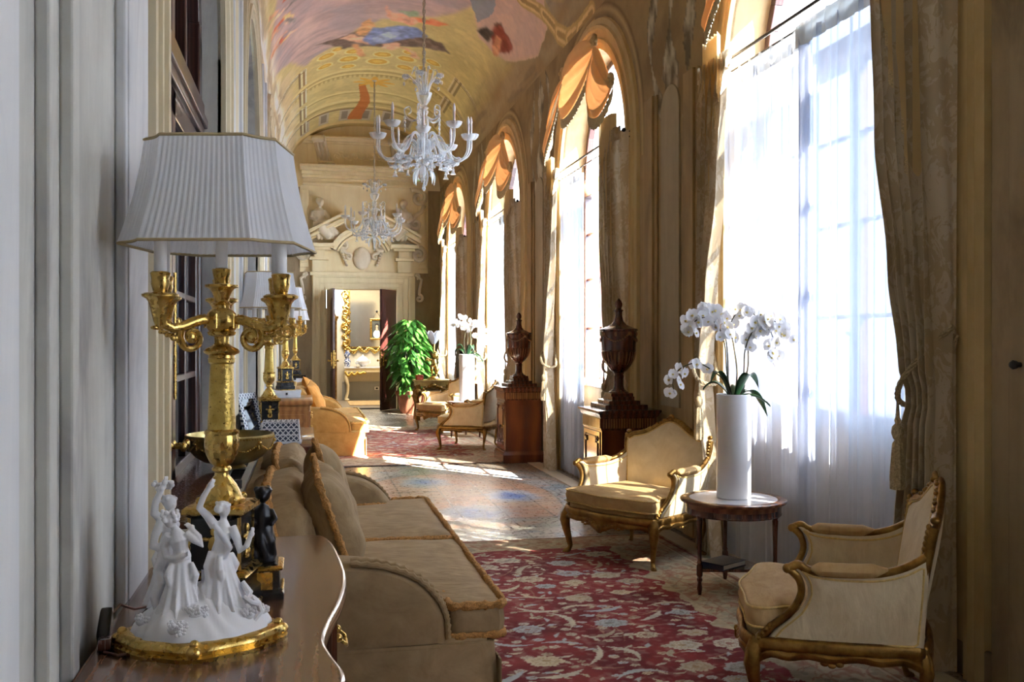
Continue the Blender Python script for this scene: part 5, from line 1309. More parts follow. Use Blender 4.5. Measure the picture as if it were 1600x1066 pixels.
# ------------------------------------------------------------------ gilt bergere armchairs
def make_chair(label, loc, rz):
    t = thing('bergere_armchair', label, 'armchair', loc, rz, 'gilt bergere armchairs by the windows')
    g, v1, v2 = M['giltwood'], M['chair_velvet'], M['seat_velvet']
    plan = smooth_open([(-.40, -.34), (-.30, -.395), (-.15, -.405), (0, -.43), (.15, -.405), (.30, -.395), (.40, -.34)], 6)
    fpl = plan
    side = lambda s: smooth_open([(s * .40, -.34), (s * .405, -.15), (s * .385, .10), (s * .34, .33)], 8)
    back = [(.34, .33), (.2, .365), (0, .375), (-.2, .365), (-.34, .33)]
    ring = fpl + side(1)[1:] + back[1:-1] + side(-1)[::-1][:-1]
    w = MB()
    def rail(path, drop, mid):
        n = len(path); vs = []
        for i, (x, y) in enumerate(path):
            u = i / (n - 1); e = abs(2 * u - 1); zb = .272 - drop * (e ** 6) - mid * math.exp(-((u - .5) / .13) ** 2) + .012 * sin(u * PI * 4) ** 2
            for (o, z) in ((0, .345), (.010, .338), (.012, .32), (.004, .31), (.002, zb + .025), (.012, zb + .015), (.010, zb)): vs.append((x, y, z, o))
        cx = 0; out = []
        for (x, y, z, o) in vs: d = math.hypot(x, y + .0); out.append((x * (1 + o / d), y * (1 + o / d), z))
        m = 7; w.add(out, [(i * m + j, i * m + j + 1, (i + 1) * m + j + 1, (i + 1) * m + j) for i in range(n - 1) for j in range(m - 1)])
    rail(fpl, .04, .045); rail(side(1), .03, .0); rail(side(-1)[::-1], .03, 0); rail(smooth_open(back, 6), .03, 0)
    fr = w.build('seat_rail', g, t, solid=.03, ang=50)
    c = MB()                                                           # carved shell and leaves
    for i in range(7): a = (i - 3) * .42; c.ell((.028 * sin(a), -.452, .258 - .024 * cos(a)), (.009, .012, .02), 8, 6)
    c.ell((0, -.456, .262), (.016, .012, .014)); c.build('apron_shell', g, fr)
    for s in (-1, 1):
        c = MB()
        for i in range(6): c.ell((s * (.05 + .026 * i), -.442 + .004 * i, .268 + .012 * sin(i * 1.2)), (.016, .010, .011 - .0008 * i), 8, 6)
        c.tube([(s * .05, -.442, .285), (s * .12, -.43, .30), (s * .2, -.415, .285)], [.006, .008, .004], 6); c.build('apron_leaf', g, fr); c = MB()
        for k in range(4): c.ell((s * (.395 + .004 * k), -.365 + .004 * k, .30 - .028 * k), (.018, .016, .014 - .001 * k), 8, 6)
        c.build('knee_carving', g, fr); c = MB()
        for k in range(3): c.ell((s * .416, -.03 + .03 * (k - 1), .27 - .006 * (k % 2)), (.010, .018, .012), 8, 6)
        c.build('side_carving', g, fr)
    for (sx, sy, big) in ((-1, -1, 1), (1, -1, 1), (-1, 1, .85), (1, 1, .85)):
        x, y = sx * (.385 if sy < 0 else .315), (-.335 if sy < 0 else .325); dx, dy = sx * .7, sy * .7
        P = [(0, .335), (.018, .29), (.026, .245), (.018, .185), (.004, .115), (-.006, .06), (.004, .03), (.026, .012)]
        R = [.034, .037, .036, .028, .021, .0165, .018, .022]
        w = MB(); w.tube([(x + dx * o * 1.3, y + dy * o * 1.3, z) for o, z in P], [r * big for r in R], 12); w.ell((x + dx * .036, y + dy * .036, .014), (.020, .020, .014), 10, 7); w.tube([(x + dx * o * 1.3 + dx * R[i] * .95 * big, y + dy * o * 1.3 + dy * R[i] * .95 * big, z) for i, (o, z) in enumerate(P[:6])], .006, 6)
        w.build('leg', g, t)
    inset = [(x * .965, y * .965) for x, y in ring]
    w = MB(); w.stack(dense(inset, .03), [(0, .325), (.006, .345), (0, .37), (-.03, .385)]); sb = w.build('seat_base', v2, t, ang=60)
    cu = smooth_open([(-.335, .25), (-.345, 0), (-.35, -.20), (-.405, -.30), (-.375, -.375), (-.2, -.405), (0, -.44), (.2, -.405), (.375, -.375), (.405, -.30), (.35, -.20), (.345, 0), (.335, .25)], 5)
    cu = dense(cu, .03)
    w = MB(); w.puff(cu, .378, .478, .025, .028, None, wrinkle(.0035, 9)); sc = w.build('seat_cushion', v2, t)
    w = MB(); w.tube([(x * 1.004, y * 1.004, .468) for x, y in cu], .0055, 7, closed=True); w.tube([(x * 1.004, y * 1.004, .39) for x, y in cu], .0055, 7, closed=True); w.build('cushion_piping', M['piping'], sc)
    # arms
    for s in (-1, 1):
        post = smooth_open([(s * .398, -.335, .335), (s * .402, -.285, .39), (s * .408, -.20, .46), (s * .418, -.155, .54), (s * .43, -.165, .605), (s * .436, -.205, .645)], 6)
        rl = smooth_open([(s * .436, -.205, .645), (s * .438, -.165, .660), (s * .436, -.12, .640), (s * .43, .0, .632), (s * .415, .15, .638), (s * .395, .26, .665), (s * .375, .345, .71)], 6)
        w = MB(); w.tube(post, [.021] * 6 + [.0165] * (len(post) - 12) + [.018] * 6, 10); w.tube(rl, .0185, 10)
        w.tube([(p[0] + s * .012, p[1], p[2]) for p in post], .006, 6); w.ell((s * .436, -.21, .643), (.021, .021, .020)); w.ell((s * .437, -.18, .662), (.018, .02, .011))
        for k in range(4): w.ell((s * .412, -.33 + .016 * k, .35 + .018 * k), (.016, .012, .012), 8, 6)
        ar = w.build('arm_rail', g, t)
        lo = side(s); M_ = 14
        def pan(u, v, s=s):
            yb = lerp(-.30, .33, u); xb = s * lerp(.392, .335, max(0, u) ** 1.6)
            pf = post[min(len(post) - 1, int(round(v * (len(post) - 1))))]; tp = rl[min(len(rl) - 1, int(round((.12 + .88 * u) * (len(rl) - 1))))]
            p0 = (pf[0] * .985, pf[1], pf[2]); p1 = (lerp(s * .335, s * .372, v), lerp(.335, .345, v), lerp(.335, .69, v))
            b0 = (xb, yb, .335); b1 = (tp[0] * .985, tp[1], tp[2] - .008)
            # Coons blend of the four edges
            c00, c01, c10, c11 = post[0], post[-1], (s * .335, .335, .335), (s * .372, .345, .69)
            r = []
            for k in range(3):
                r.append((1 - v) * b0[k] + v * b1[k] + (1 - u) * p0[k] + u * p1[k] - ((1 - u) * (1 - v) * c00[k] + (1 - u) * v * c01[k] + u * (1 - v) * c10[k] + u * v * c11[k]))
            bl = .012 * sin(PI * u) * sin(PI * v); return (r[0] + s * bl, r[1], r[2])
        w = MB(); w.grid(pan, 18, M_); pn = w.build('arm_panel', v1, t, solid=.045, ang=60)
        w = MB(); eb = [pan(u_, v_) for u_, v_ in [(.04, k / 13) for k in range(1, 13)] + [(k / 17, .94) for k in range(1, 17)] + [(.965, 1 - k / 13) for k in range(1, 13)] + [(1 - k / 17, .05) for k in range(1, 17)]]
        w.tube([(x + s * .0235, y, z) for x, y, z in eb], .0045, 6, closed=True); w.tube([(x - s * .0235, y, z) for x, y, z in eb], .0045, 6, closed=True); w.build('panel_piping', M['piping'], pn)
        w = MB(); pd = smooth_open([(s * .437, -.12, .645), (s * .434, -.06, .648), (s * .43, 0, .648), (s * .422, .10, .65), (s * .41, .19, .655)], 6); n = len(pd)
        w.tube(pd, [.010 + .022 * min(1, min(i, n - 1 - i) / 4) for i in range(n)], 12, sq=(.85, 1.25)); w.build('arm_pad', v2, ar)
    # back
    yb = lambda x, z: .345 + (z - .48) * .20 - .30 * x * x
    hw = lambda z: lerp(.325, .385, min(1, max(0, (z - .40) / .38)) ** .8)
    top = lambda u: .845 + .02 * cos(u * PI) + .085 * math.exp(-(u / .42) ** 2) - .03 * (abs(u) > .86) * (abs(u) - .86) / .14
    def bk(off, bul):
        def f(u, v):
            a = 2 * u - 1; z = lerp(.40, top(a) - .01, v); x = a * hw(z); b = bul * (1 - a ** 4) * (1 - (2 * v - 1) ** 4)
            return (x * .985, yb(x, z) + off - b, z)
        return f
    w = MB(); w.grid(bk(-.02, .045), 24, 18); w.grid(bk(.022, -.012), 24, 18)
    nf = 23 * 17; w.f = [f if i < nf else f[::-1] for i, f in enumerate(w.f)]
    bc = w.build('backrest', v1, t, ang=180)
    ol = []
    for k in range(10): z = lerp(.36, .82, k / 9); ol.append((-hw(z), yb(hw(z), z), z))
    for k in range(1, 40): a = lerp(-1, 1, k / 40); z = top(a); x = a * hw(z); ol.append((x, yb(x, z), z + .006))
    for k in range(10): z = lerp(.82, .36, k / 9); ol.append((hw(z), yb(hw(z), z), z))
    w = MB(); w.tube(ol, .0215, 10); w.tube([(x * .97, y - .018, z - .006) for x, y, z in ol], .008, 6); bf = w.build('back_frame', g, t)
    w = MB(); zc = top(0)
    for i in range(7): a = (i - 3) * .4; w.ell((.022 * sin(a), yb(0, zc) - .02, zc + .014 + .022 * cos(a)), (.008, .012, .015), 8, 6)
    w.ell((0, yb(0, zc) - .028, zc + .012), (.014, .012, .013)); w.build('crest_shell', g, bf)
    for s in (-1, 1):
        w = MB()
        for i in range(8):
            u = .10 + .075 * i; z = top(u); x = s * u * hw(z); w.ell((x, yb(x, z) - .016, z + .014 + .006 * (i % 2)), (.020 - .001 * i, .012, .010), 8, 6)
        for k in range(5): z = .74 + .022 * k; w.ell((s * hw(z), yb(hw(z), z) - .02, z), (.012, .012, .014), 8, 6)
        w.ell((s * .375, yb(.375, .845), .852), (.022, .022, .016), 10, 7); w.build('crest_carving', g, bf)
    w = MB(); w.tube([(x * .945, y - .026, z - .016) for x, y, z in ol], .005, 6); w.build('back_piping', M['piping'], bc)
    return t
def face(dx, dy): return math.atan2(dx, -dy)                            # local front is -y
chair = make_chair('gilt armchair facing the room beyond the near round table', (2.345, 6.61, 0), face(-.854, -.519))
chair.scale = (1, .94, 1)
dup(chair, (2.26, 3.80, 0), face(-.87, .49), 'gilt armchair in the right foreground, seen from its arm side')
dup(chair, (2.30, 13.75, 0), face(-.90, .44), 'far gilt armchair seen from its side, nearer of the distant pair')
dup(chair, (2.32, 16.35, 0), face(-.90, -.43), 'farthest gilt armchair, beyond the distant round table')
# ------------------------------------------------------------------ curtains, voiles, rods and swagged valances
def interp(keys, z):
    ks = sorted(keys)
    if z <= ks[0][0]: return ks[0][1]
    for (a, va), (b, vb) in zip(ks, ks[1:]):
        if z <= b: t = (z - a) / (b - a); t = t * t * (3 - 2 * t); return lerp(va, vb, t)
    return ks[-1][1]
PLACE = ['nearest window', 'second window from the camera', 'third window from the camera', 'farthest window']
ZR = 3.53
def drape(c, sg, label, seed):
    """sg=-1: drape at the side nearer the camera, +1: farther side"""
    t = thing('curtain', label, 'curtain', (2.85, c + sg * 1.38, 0), 0, 'damask curtains at the tall windows')
    K = [(3.53, .52), (3.4, .50), (2.6, .44), (1.9, .30), (1.45, .20), (1.28, .17), (1.1, .185), (.6, .26), (.02, .34)]
    nf = 5; rs = random.Random(seed); ph = [rs.uniform(-.5, .5) for _ in range(4)]
    def fn(u, v):
        z = lerp(.015, 3.53, v); w_ = interp(K, z); h = min(1, (3.53 - z) / .22)
        uu = u + .07 * sin(u * 9 + ph[0] + z * .5) * (1 - u) * u * 4
        amp = (.036 + .055 * (1 - w_ / .52)) * (.35 + .65 * h)
        a = 2 * PI * nf * uu + .5 * sin(z * 1.3 + ph[1])
        x = amp * sin(a) + .018 * sin(2 * a + 1 + ph[2]) + .02 * sin(3 * u + z) * h
        y = w_ * uu + .016 * sin(2 * a) * (1 - .5 * h)
        tie = math.exp(-((z - 1.28) / .08) ** 2); x *= (1 - .35 * tie) * .85; x = lerp(.095, x, min(1, u / .07))
        return (x, -sg * y, z)
    m = MB(); m.grid(fn, 150, 44); cl = m.build('drape', M['damask'], t, ang=180)
    m = MB()
    def hd(u, v): z = lerp(3.44, 3.56, v); return (.030 * sin(2 * PI * 11 * u) - .006, -sg * .53 * u, z + .008 * sin(2 * PI * 11 * u + 1) * v)
    m.grid(hd, 120, 5); m.build('pencil_heading', M['damask'], cl, ang=180)
    # rope tieback with tassel
    lp = [(.06, -sg * -.02, 1.62), (.0, -sg * .06, 1.52), (-.10, -sg * .12, 1.38), (-.095, -sg * .175, 1.28), (-.02, -sg * .20, 1.24), (.07, -sg * .16, 1.26), (.09, -sg * .06, 1.42), (.09, 0, 1.58)]
    rp = smooth_open(lp, 9); m = MB()
    for k in range(3):
        hel = []
        for i, p in enumerate(rp):
            q = Vector(rp[min(i + 1, len(rp) - 1)]) - Vector(rp[max(i - 1, 0)]); q.normalize(); o = q.orthogonal().normalized(); b = q.cross(o); a = i * .9 + k * 2.1
            hel.append(tuple(Vector(p) + (o * cos(a) + b * sin(a)) * .007))
        m.tube(hel, .0085, 7)
    tb = m.build('tieback', M['rope'], t)
    m = MB(); fl = lambda r, z, a: r * (1 + .10 * sin(16 * a) * (z < -.12))
    m.lathe([(.034, -.36), (.036, -.30), (.030, -.22), (.024, -.14), (.014, -.125), (.022, -.115), (.030, -.09), (.026, -.06), (.012, -.045), (.016, -.03), (.010, -.015), (.006, .06)], 24, T(-.085, -sg * .19, 1.20), fl)
    m.build('tassel', M['rope'], tb)
    return t
def voile(c, y0, y1, label, seed, nf):
    t = thing('voile_curtain', label, 'voile curtain', (2.952 if y0 < -.5 else 2.985, (c + y0), 0), 0, 'white voiles at the tall windows')
    rs = random.Random(seed); ph = [rs.uniform(0, 6) for _ in range(6)]; W_ = y1 - y0
    def fn(u, v):
        z = lerp(.02, 3.42, v)
        a = 2 * PI * nf * u + 1.6 * sin(u * 5 + ph[0]) + .5 * sin(z * .8 + ph[1])
        return (.016 * sin(a) + .012 * sin(a * .53 + ph[2]) + .006 * sin(2.3 * a + ph[3]), W_ * u, z)
    m = MB(); m.grid(fn, int(nf * 10), 24); cl = m.build('voile', M['sheer_light'] if c > 12 else M['sheer'], t, ang=180)
    def hd(u, v):
        z = lerp(3.345, 3.485, v); a = 2 * PI * nf * .8 * u; p = max(0, sin(a)) ** 3
        return (-.012 - .028 * p * (.3 + .7 * math.exp(-((v - .55) / .4) ** 2)), W_ * u, z)
    m = MB(); m.grid(hd, int(nf * 10), 6); m.build('pleated_heading', M['heading'], cl, ang=180)
def rod(c, label):
    t = thing('curtain_rod', label, 'curtain rod', (2.90, c - 1.36, ZR), 0, 'curtain rods across the tall windows')
    m = MB(); m.tube([(0, 0, 0), (0, 2.72, 0)], .011, 10); m.build('rod', M['iron'], t)
    m = MB(); m.tube([(.07, .03, -.05), (.07, 2.69, -.05)], .007, 8); m.build('inner_rod', M['iron'], t)
    for y in (-.015, 2.735):
        m = MB(); m.ell((0, y, 0), (.02, .026, .02)); m.build('finial', M['iron'], t)
    for y in (.03, 2.69):
        m = MB(); m.tube([(0, y, 0), (.11, y, 0)], .008, 8); m.build('bracket', M['iron'], t)
def rosette(mb, p, r):
    for k in range(8):
        a = k * PI / 4; mb.ell((p[0], p[1] + r * .6 * cos(a), p[2] + r * .6 * sin(a)), (r * .35, r * .45, r * .45), 8, 6)
    mb.ell((p[0] - .015, p[1], p[2]), (r * .5, r * .4, r * .4), 8, 6)
def valance(c, label):
    t = thing('valance', label, 'valance', (2.90, c, WS), 0, 'swagged valances in the window arches')
    R_ = WR + .09; P = lambda d: (0, R_ * cos(rad(d)), R_ * sin(rad(d)))
    A_ = [28, 62, 118, 152]
    for i in range(3):
        a, b = P(A_[i]), P(A_[i + 1]); dep = .62 if i == 1 else .52
        def pt(u, v, a=a, b=b, dep=dep, i=i):
            y = lerp(a[1], b[1], u); z = lerp(a[2], b[2], u); arc = 1 - (2 * u - 1) ** 2
            ang = lerp(A_[i], A_[i + 1], u); tz = R_ * sin(rad(ang)); ty = R_ * cos(rad(ang))
            sq = arc ** .55
            zz = lerp(tz - .02, z - dep * sq - .02, v); yy = lerp(ty, y, v)
            x = -.03 - .17 * sq * (.35 + .65 * v) + .022 * sin(v * 26 + 2 * sin(u * PI)) * sq
            return (x, yy, zz)
        m = MB(); m.grid(pt, 30, 34); s_ = m.build('swag', M['lining'], t, ang=180)
        def ov(u, v): p = pt(u, .25 * v * (1 + .5 * sin(u * PI))); return (p[0] - .012, p[1], p[2] + .004)
        m = MB(); m.grid(ov, 30, 10); m.build('swag_overlay', M['valance'], s_, ang=180)
        def ov2(u, v): p = pt(u, .84 + .16 * v); return (p[0] - .012, p[1], p[2])
        m = MB(); m.grid(ov2, 30, 6); m.build('swag_hem', M['valance'], s_, ang=180)
        def fr(u, v): p = pt(u, 1); return (p[0] + .006 * sin(u * 230), p[1], p[2] - .11 * v + .006 * sin(u * 90) * v)
        m = MB(); m.grid(fr, 140, 4); m.build('bullion_fringe', M['bullion'], s_, ang=180)
    for k in range(4):
        m = MB(); p = P(A_[k]); rosette(m, (-.06, p[1], p[2]), .075); m.build('rosette', M['valance'], t)
    for s in (-1, 1):                                                   # pleated tails at both sides
        yb = s * R_ * .985
        def tl(u, v, s=s, yb=yb):
            step = .55 + .85 * (1 - u) ** 1.1 ; ln = .35 + 1.15 * (1 - u); z = .28 - ln * v
            f = 5 * u; zig = abs((f % 1) * 2 - 1)
            return (-.03 - .06 * zig - .02 * u, yb - s * (.30 * u + .05 * zig) * (1 if v > 0 else 1), z)
        m = MB(); m.grid(tl, 51, 24); ta = m.build('tail', M['valance'], t, ang=30)
        def tf(u, v): p = tl(u, 1); return (p[0] + .004 * sin(u * 300), p[1], p[2] - .08 * v)
        m = MB(); m.grid(tf, 120, 3); m.build('bullion_fringe', M['bullion'], ta, ang=180)
for i, c in enumerate(WC):
    drape(c, -1, 'beige damask curtain on the camera side of the ' + PLACE[i], 10 + i)
    drape(c, 1, 'beige damask curtain on the far side of the ' + PLACE[i], 20 + i)
    rod(c, 'thin dark curtain rod across the ' + PLACE[i])
    valance(c, 'apricot and cream swagged valance with fringe arching over the ' + PLACE[i])
    if i == 1: voile(c, .30, 1.25, 'white voile drawn aside to the far half of the second window from the camera', 31, 9)
    else:
        voile(c, -1.20, .12, 'white pleated voile on the camera side of the ' + PLACE[i], 40 + i, 11); voile(c, -.02, 1.22, 'white pleated voile on the far side of the ' + PLACE[i], 50 + i, 10)
# ------------------------------------------------------------------ round tables, vases, orchids
def make_table(label, loc, rz):
    t = thing('round_table', label, 'table', loc, rz, 'round marble topped tables'); R = .325; H_ = .58
    w = MB(); w.lathe([(R - .035, H_ - .055), (R - .03, H_ - .022), (R - .004, H_ - .02), (R, H_ - .012), (R - .002, H_ - .004), (R - .012, H_), (R - .055, H_), (R - .055, H_ - .01)], 64, caps=False); w.build('top', M['oak'] if False else M['redrim'], t, ang=50)
    w = MB(); w.lathe([(0, H_ - .012), (R - .054, H_ - .012), (R - .058, H_ - .001), (0, H_ - .001)], 64); w.build('marble_inset', M['marble_top'], t, ang=50)
    w = MB(); w.lathe([(R - .06, H_ - .095), (R - .036, H_ - .095), (R - .032, H_ - .088), (R - .036, H_ - .08), (R - .036, H_ - .03), (R - .06, H_ - .02)], 64, caps=False); w.build('apron', M['mahogany'], t, ang=50)
    for k in range(3):
        a = k * 2 * PI / 3; w = MB(); x, y = .262 * cos(a), .262 * sin(a)
        w.lathe([(.008, 0), (.012, .02), (.016, .05), (.011, .085), (.017, .10), (.017, .105), (.012, .115), (.019, .13), (.019, .185), (.013, .20), (.017, .205), (.012, .22), (.013, .30), (.016, .42), (.019, .46), (.014, .47), (.02, .48), (.02, .52)], 14, T(x, y, 0))
        w.build('leg', M['mahogany'], t)
    w = MB(); sh = []
    for k in range(3):
        a = k * 2 * PI / 3; sh.append((.265 * cos(a - .05), .265 * sin(a - .05))); sh.append((.265 * cos(a + .05), .265 * sin(a + .05)))
        for q in (.3, .5, .7): b = a + 2 * PI / 3 * q; r = .145 + .05 * abs(q - .5); sh.append((r * cos(b), r * sin(b)))
    w.stack(sh, [(0, .15), (0, .168)]); w.build('stretcher', M['mahogany'], t, bev=.003, ang=0)
    return t
M['redrim'] = wood('red_brown_rim', (.10, .03, .014, 1), (.20, .07, .03, 1), (.30, .12, .05, 1), .2, (1, 1, 1), 5, .5)
tA = make_table('round table with marble inset between the two near armchairs', (2.58, 5.53, 0), rad(196))
tB = dup(tA, (2.50, 15.30, 0), rad(200), 'distant round table with marble inset between the two far armchairs')
t = thing('book', 'dark navy book lying on the low shelf of the near round table', 'book', (2.50, 5.50, .168), rad(30))
w = MB(); w.box(-.12, .12, -.085, .085, 0, .004); w.box(-.12, .12, -.085, .085, .030, .034); w.box(-.12, -.114, -.085, .085, 0, .034); w.build('cover', M['navy_book'], t, ang=0)
w = MB(); w.box(-.113, .113, -.08, .08, .004, .030); w.build('pages', M['paper'], t, ang=0)

def make_vase(label, loc, s=1):
    t = thing('vase', label, 'vase', loc, 0, 'tall white cylinder vases', s)
    w = MB(); w.lathe([(.098, 0), (.104, .004), (.1055, .012), (.1065, .30), (.1085, .62), (.108, .638), (.104, .642), (.100, .638), (.098, .60), (.0, .595)], 56, caps=False); w.add([(.1 * cos(2 * PI * k / 40), .1 * sin(2 * PI * k / 40), .001) for k in range(40)], [tuple(reversed(range(40)))]); w.build('body', M['white_gloss'], t)
    return t
camR = Vector((cos(math.atan(320 / 1500)), -sin(math.atan(320 / 1500)), 0)); camF = Vector((-camR.y, camR.x, 0))
def flower_mesh():
    m = MB()
    def petal(ang, ln, wd, cup, mb, z0=0):
        def f(u, v):
            a = (v - .5) * 2; r = ln * u; w_ = wd * (sin(PI * min(1, u * .93 + .07)) ** .6) * a
            x, z = r, w_; y = -cup * u * u * ln - .10 * wd * a * a + z0
            return (x * cos(ang) - z * sin(ang), y, x * sin(ang) + z * cos(ang))
        mb.grid(f, 7, 5)
    for a, ln, wd in ((0.1, .040, .026), (PI - .1, .040, .026)): petal(a, ln, wd, .15, m, -.003)
    for a in (PI / 2, PI * 1.27, PI * 1.73): petal(a, .036, .015, .1, m)
    c = MB(); c.ell((0, -.008, -.004), (.006, .007, .006), 8, 6)
    petal(-PI / 2 - .5, .014, .006, -.6, c, -.006); petal(-PI / 2 + .5, .014, .006, -.6, c, -.006)
    return m, c
def make_orchid(label, loc, sprays, s=1, nfmax=60):
    """sprays = [(control points (lateral, depth, up)..., flower count from tip)]"""
    t = thing('orchid', label, 'orchid', loc, 0, 'white orchids in cylinder vases', s)
    W3 = lambda p: tuple(camR * p[0] + camF * p[1] + Vector((0, 0, p[2])))
    w = MB(); w.lathe([(.0, .01), (.05, .008), (.090, -.004), (.092, -.02)], 24, caps=False); 
    rs = random.Random(4)
    for i in range(40): a, r = rs.uniform(0, 6.3), rs.uniform(0, .085); w.ell((r * cos(a), r * sin(a), .006), (.012, .009, .008), 6, 5)
    w.build('bark', M['soil'], t)
    for (az, ln, wd, up, dr) in ((10, .20, .05, .02, -.35), (200, .17, .045, .06, -.05), (-25, .24, .045, .05, -.7), (165, .14, .04, .10, .0), (60, .19, .04, .10, -.1), (300, .15, .045, .05, -.2)):
        a = rad(az)
        def lf(u, v, a=a, ln=ln, wd=wd, up=up, dr=dr):
            r = .02 + ln * u; b = (v - .5) * 2; q = wd * sin(PI * min(1, .12 + .88 * u)) ** .7 * b
            z = .0 + up * sin(u * PI * .8) * 1.6 + dr * ln * u * u + .012 * b * b
            p = camR * (r * cos(a) - q * sin(a)) + camF * (-(r * sin(a) + q * cos(a))); return (p.x, p.y, z)
        m = MB(); m.grid(lf, 14, 5); m.build('leaf', M['orchid_leaf'], t, ang=180, solid=.003)
    fm, fc = flower_mesh(); first = None; count = 0
    for si, (pts, nfl) in enumerate(sprays):
        P = smooth_open([W3(p) for p in pts], 8); m = MB(); n = len(P)
        m.tube(P, [lerp(.0052, .0026, i / n) for i in range(n)], 6); st = m.build('stem', M['stem'], t)
        for k in range(nfl):
            q = 1 - .62 * (k + .2) / max(1, nfl); i = min(n - 1, int(q * (n - 1))); p = Vector(P[i])
            side = 1 if k % 2 else -1
            off = camR * (side * rs.uniform(.012, .034)) + camF * rs.uniform(-.04, .03) + Vector((0, 0, rs.uniform(-.035, .02)))
            if first is None:
                first = fm.build('flower', M['petal'], t, ang=180); core = fc.build('flower_lip', M['petal_core'], first, ang=180); f = first
            else:
                f = first.copy(); COL.objects.link(f); f.parent = t; c_ = core.copy(); COL.objects.link(c_); c_.parent = f
            f.location = p + off; sc = rs.uniform(.95, 1.28); f.scale = (sc, sc, sc)
            f.rotation_euler = (rs.uniform(-.5, .25), rs.uniform(-.4, .4), -math.atan(320 / 1500) + rs.uniform(-.9, .9) + side * .25)
        m = MB()
        for k in range(2): m.ell(tuple(Vector(P[-1]) + Vector((.008 * k, 0, -.012 * k))), (.007, .007, .010), 8, 6)
        m.build('bud', M['petal'], st)
    return t
vA = make_vase('tall white cylinder vase on the near round table', (2.585, 5.53, .58))
SPR = [([(-.02, 0, 0), (-.045, .0, .18), (-.05, .02, .32), (-.09, .02, .44), (-.17, .0, .50), (-.25, .0, .47), (-.285, .0, .40)], 15),
       ([(-.03, .03, 0), (-.03, .03, .20), (-.04, .04, .36), (-.08, .05, .50), (-.15, .06, .56), (-.22, .05, .54), (-.27, .05, .50)], 12),
       ([(.0, -.02, 0), (.015, -.02, .16), (.0, .0, .32), (-.015, .02, .46), (.05, .03, .55), (.12, .03, .53), (.19, .0, .46)], 14),
       ([(.03, .0, 0), (.06, .0, .14), (.07, .0, .30), (.12, .0, .42), (.20, .0, .49), (.29, -.02, .45), (.345, -.02, .38)], 18),
       ([(.04, .02, 0), (.09, .02, .18), (.10, .03, .32), (.15, .03, .45), (.22, .0, .42), (.25, -.02, .32), (.24, -.03, .22)], 18),
       ([(-.02, -.03, 0), (-.06, -.04, .10), (-.14, -.06, .17), (-.24, -.08, .22), (-.34, -.08, .19), (-.39, -.08, .12), (-.385, -.08, .05)], 10)]
make_orchid('white orchid with arching sprays in the near white vase', (2.585, 5.53, 1.195), SPR)
vB = make_vase('tall white cylinder vase on the distant round table', (2.52, 15.30, .58), 1.18)
SPR2 = [([(-.02, 0, 0), (-.04, .0, .2), (-.02, .02, .36), (-.06, .02, .46), (-.14, .0, .48), (-.20, .0, .42)], 9),
        ([(.0, .03, 0), (.01, .03, .22), (.02, .04, .40), (.0, .05, .50), (-.06, .06, .54), (-.14, .05, .52)], 8),
        ([(.03, .0, 0), (.05, .0, .2), (.05, .0, .36), (.10, .0, .44), (.18, .0, .42), (.26, -.02, .34), (.30, -.02, .24)], 11),
        ([(.04, .02, 0), (.06, .02, .18), (.06, .03, .34), (.08, .03, .46), (.14, .0, .48), (.22, -.02, .44)], 9),
        ([(.03, -.02, 0), (.06, -.02, .2), (.10, 0, .30), (.17, 0, .30), (.22, 0, .22), (.25, 0, .14)], 8)]
make_orchid('white orchid bunch in the distant white vase', (2.52, 15.30, 1.305), SPR2, 1.15)

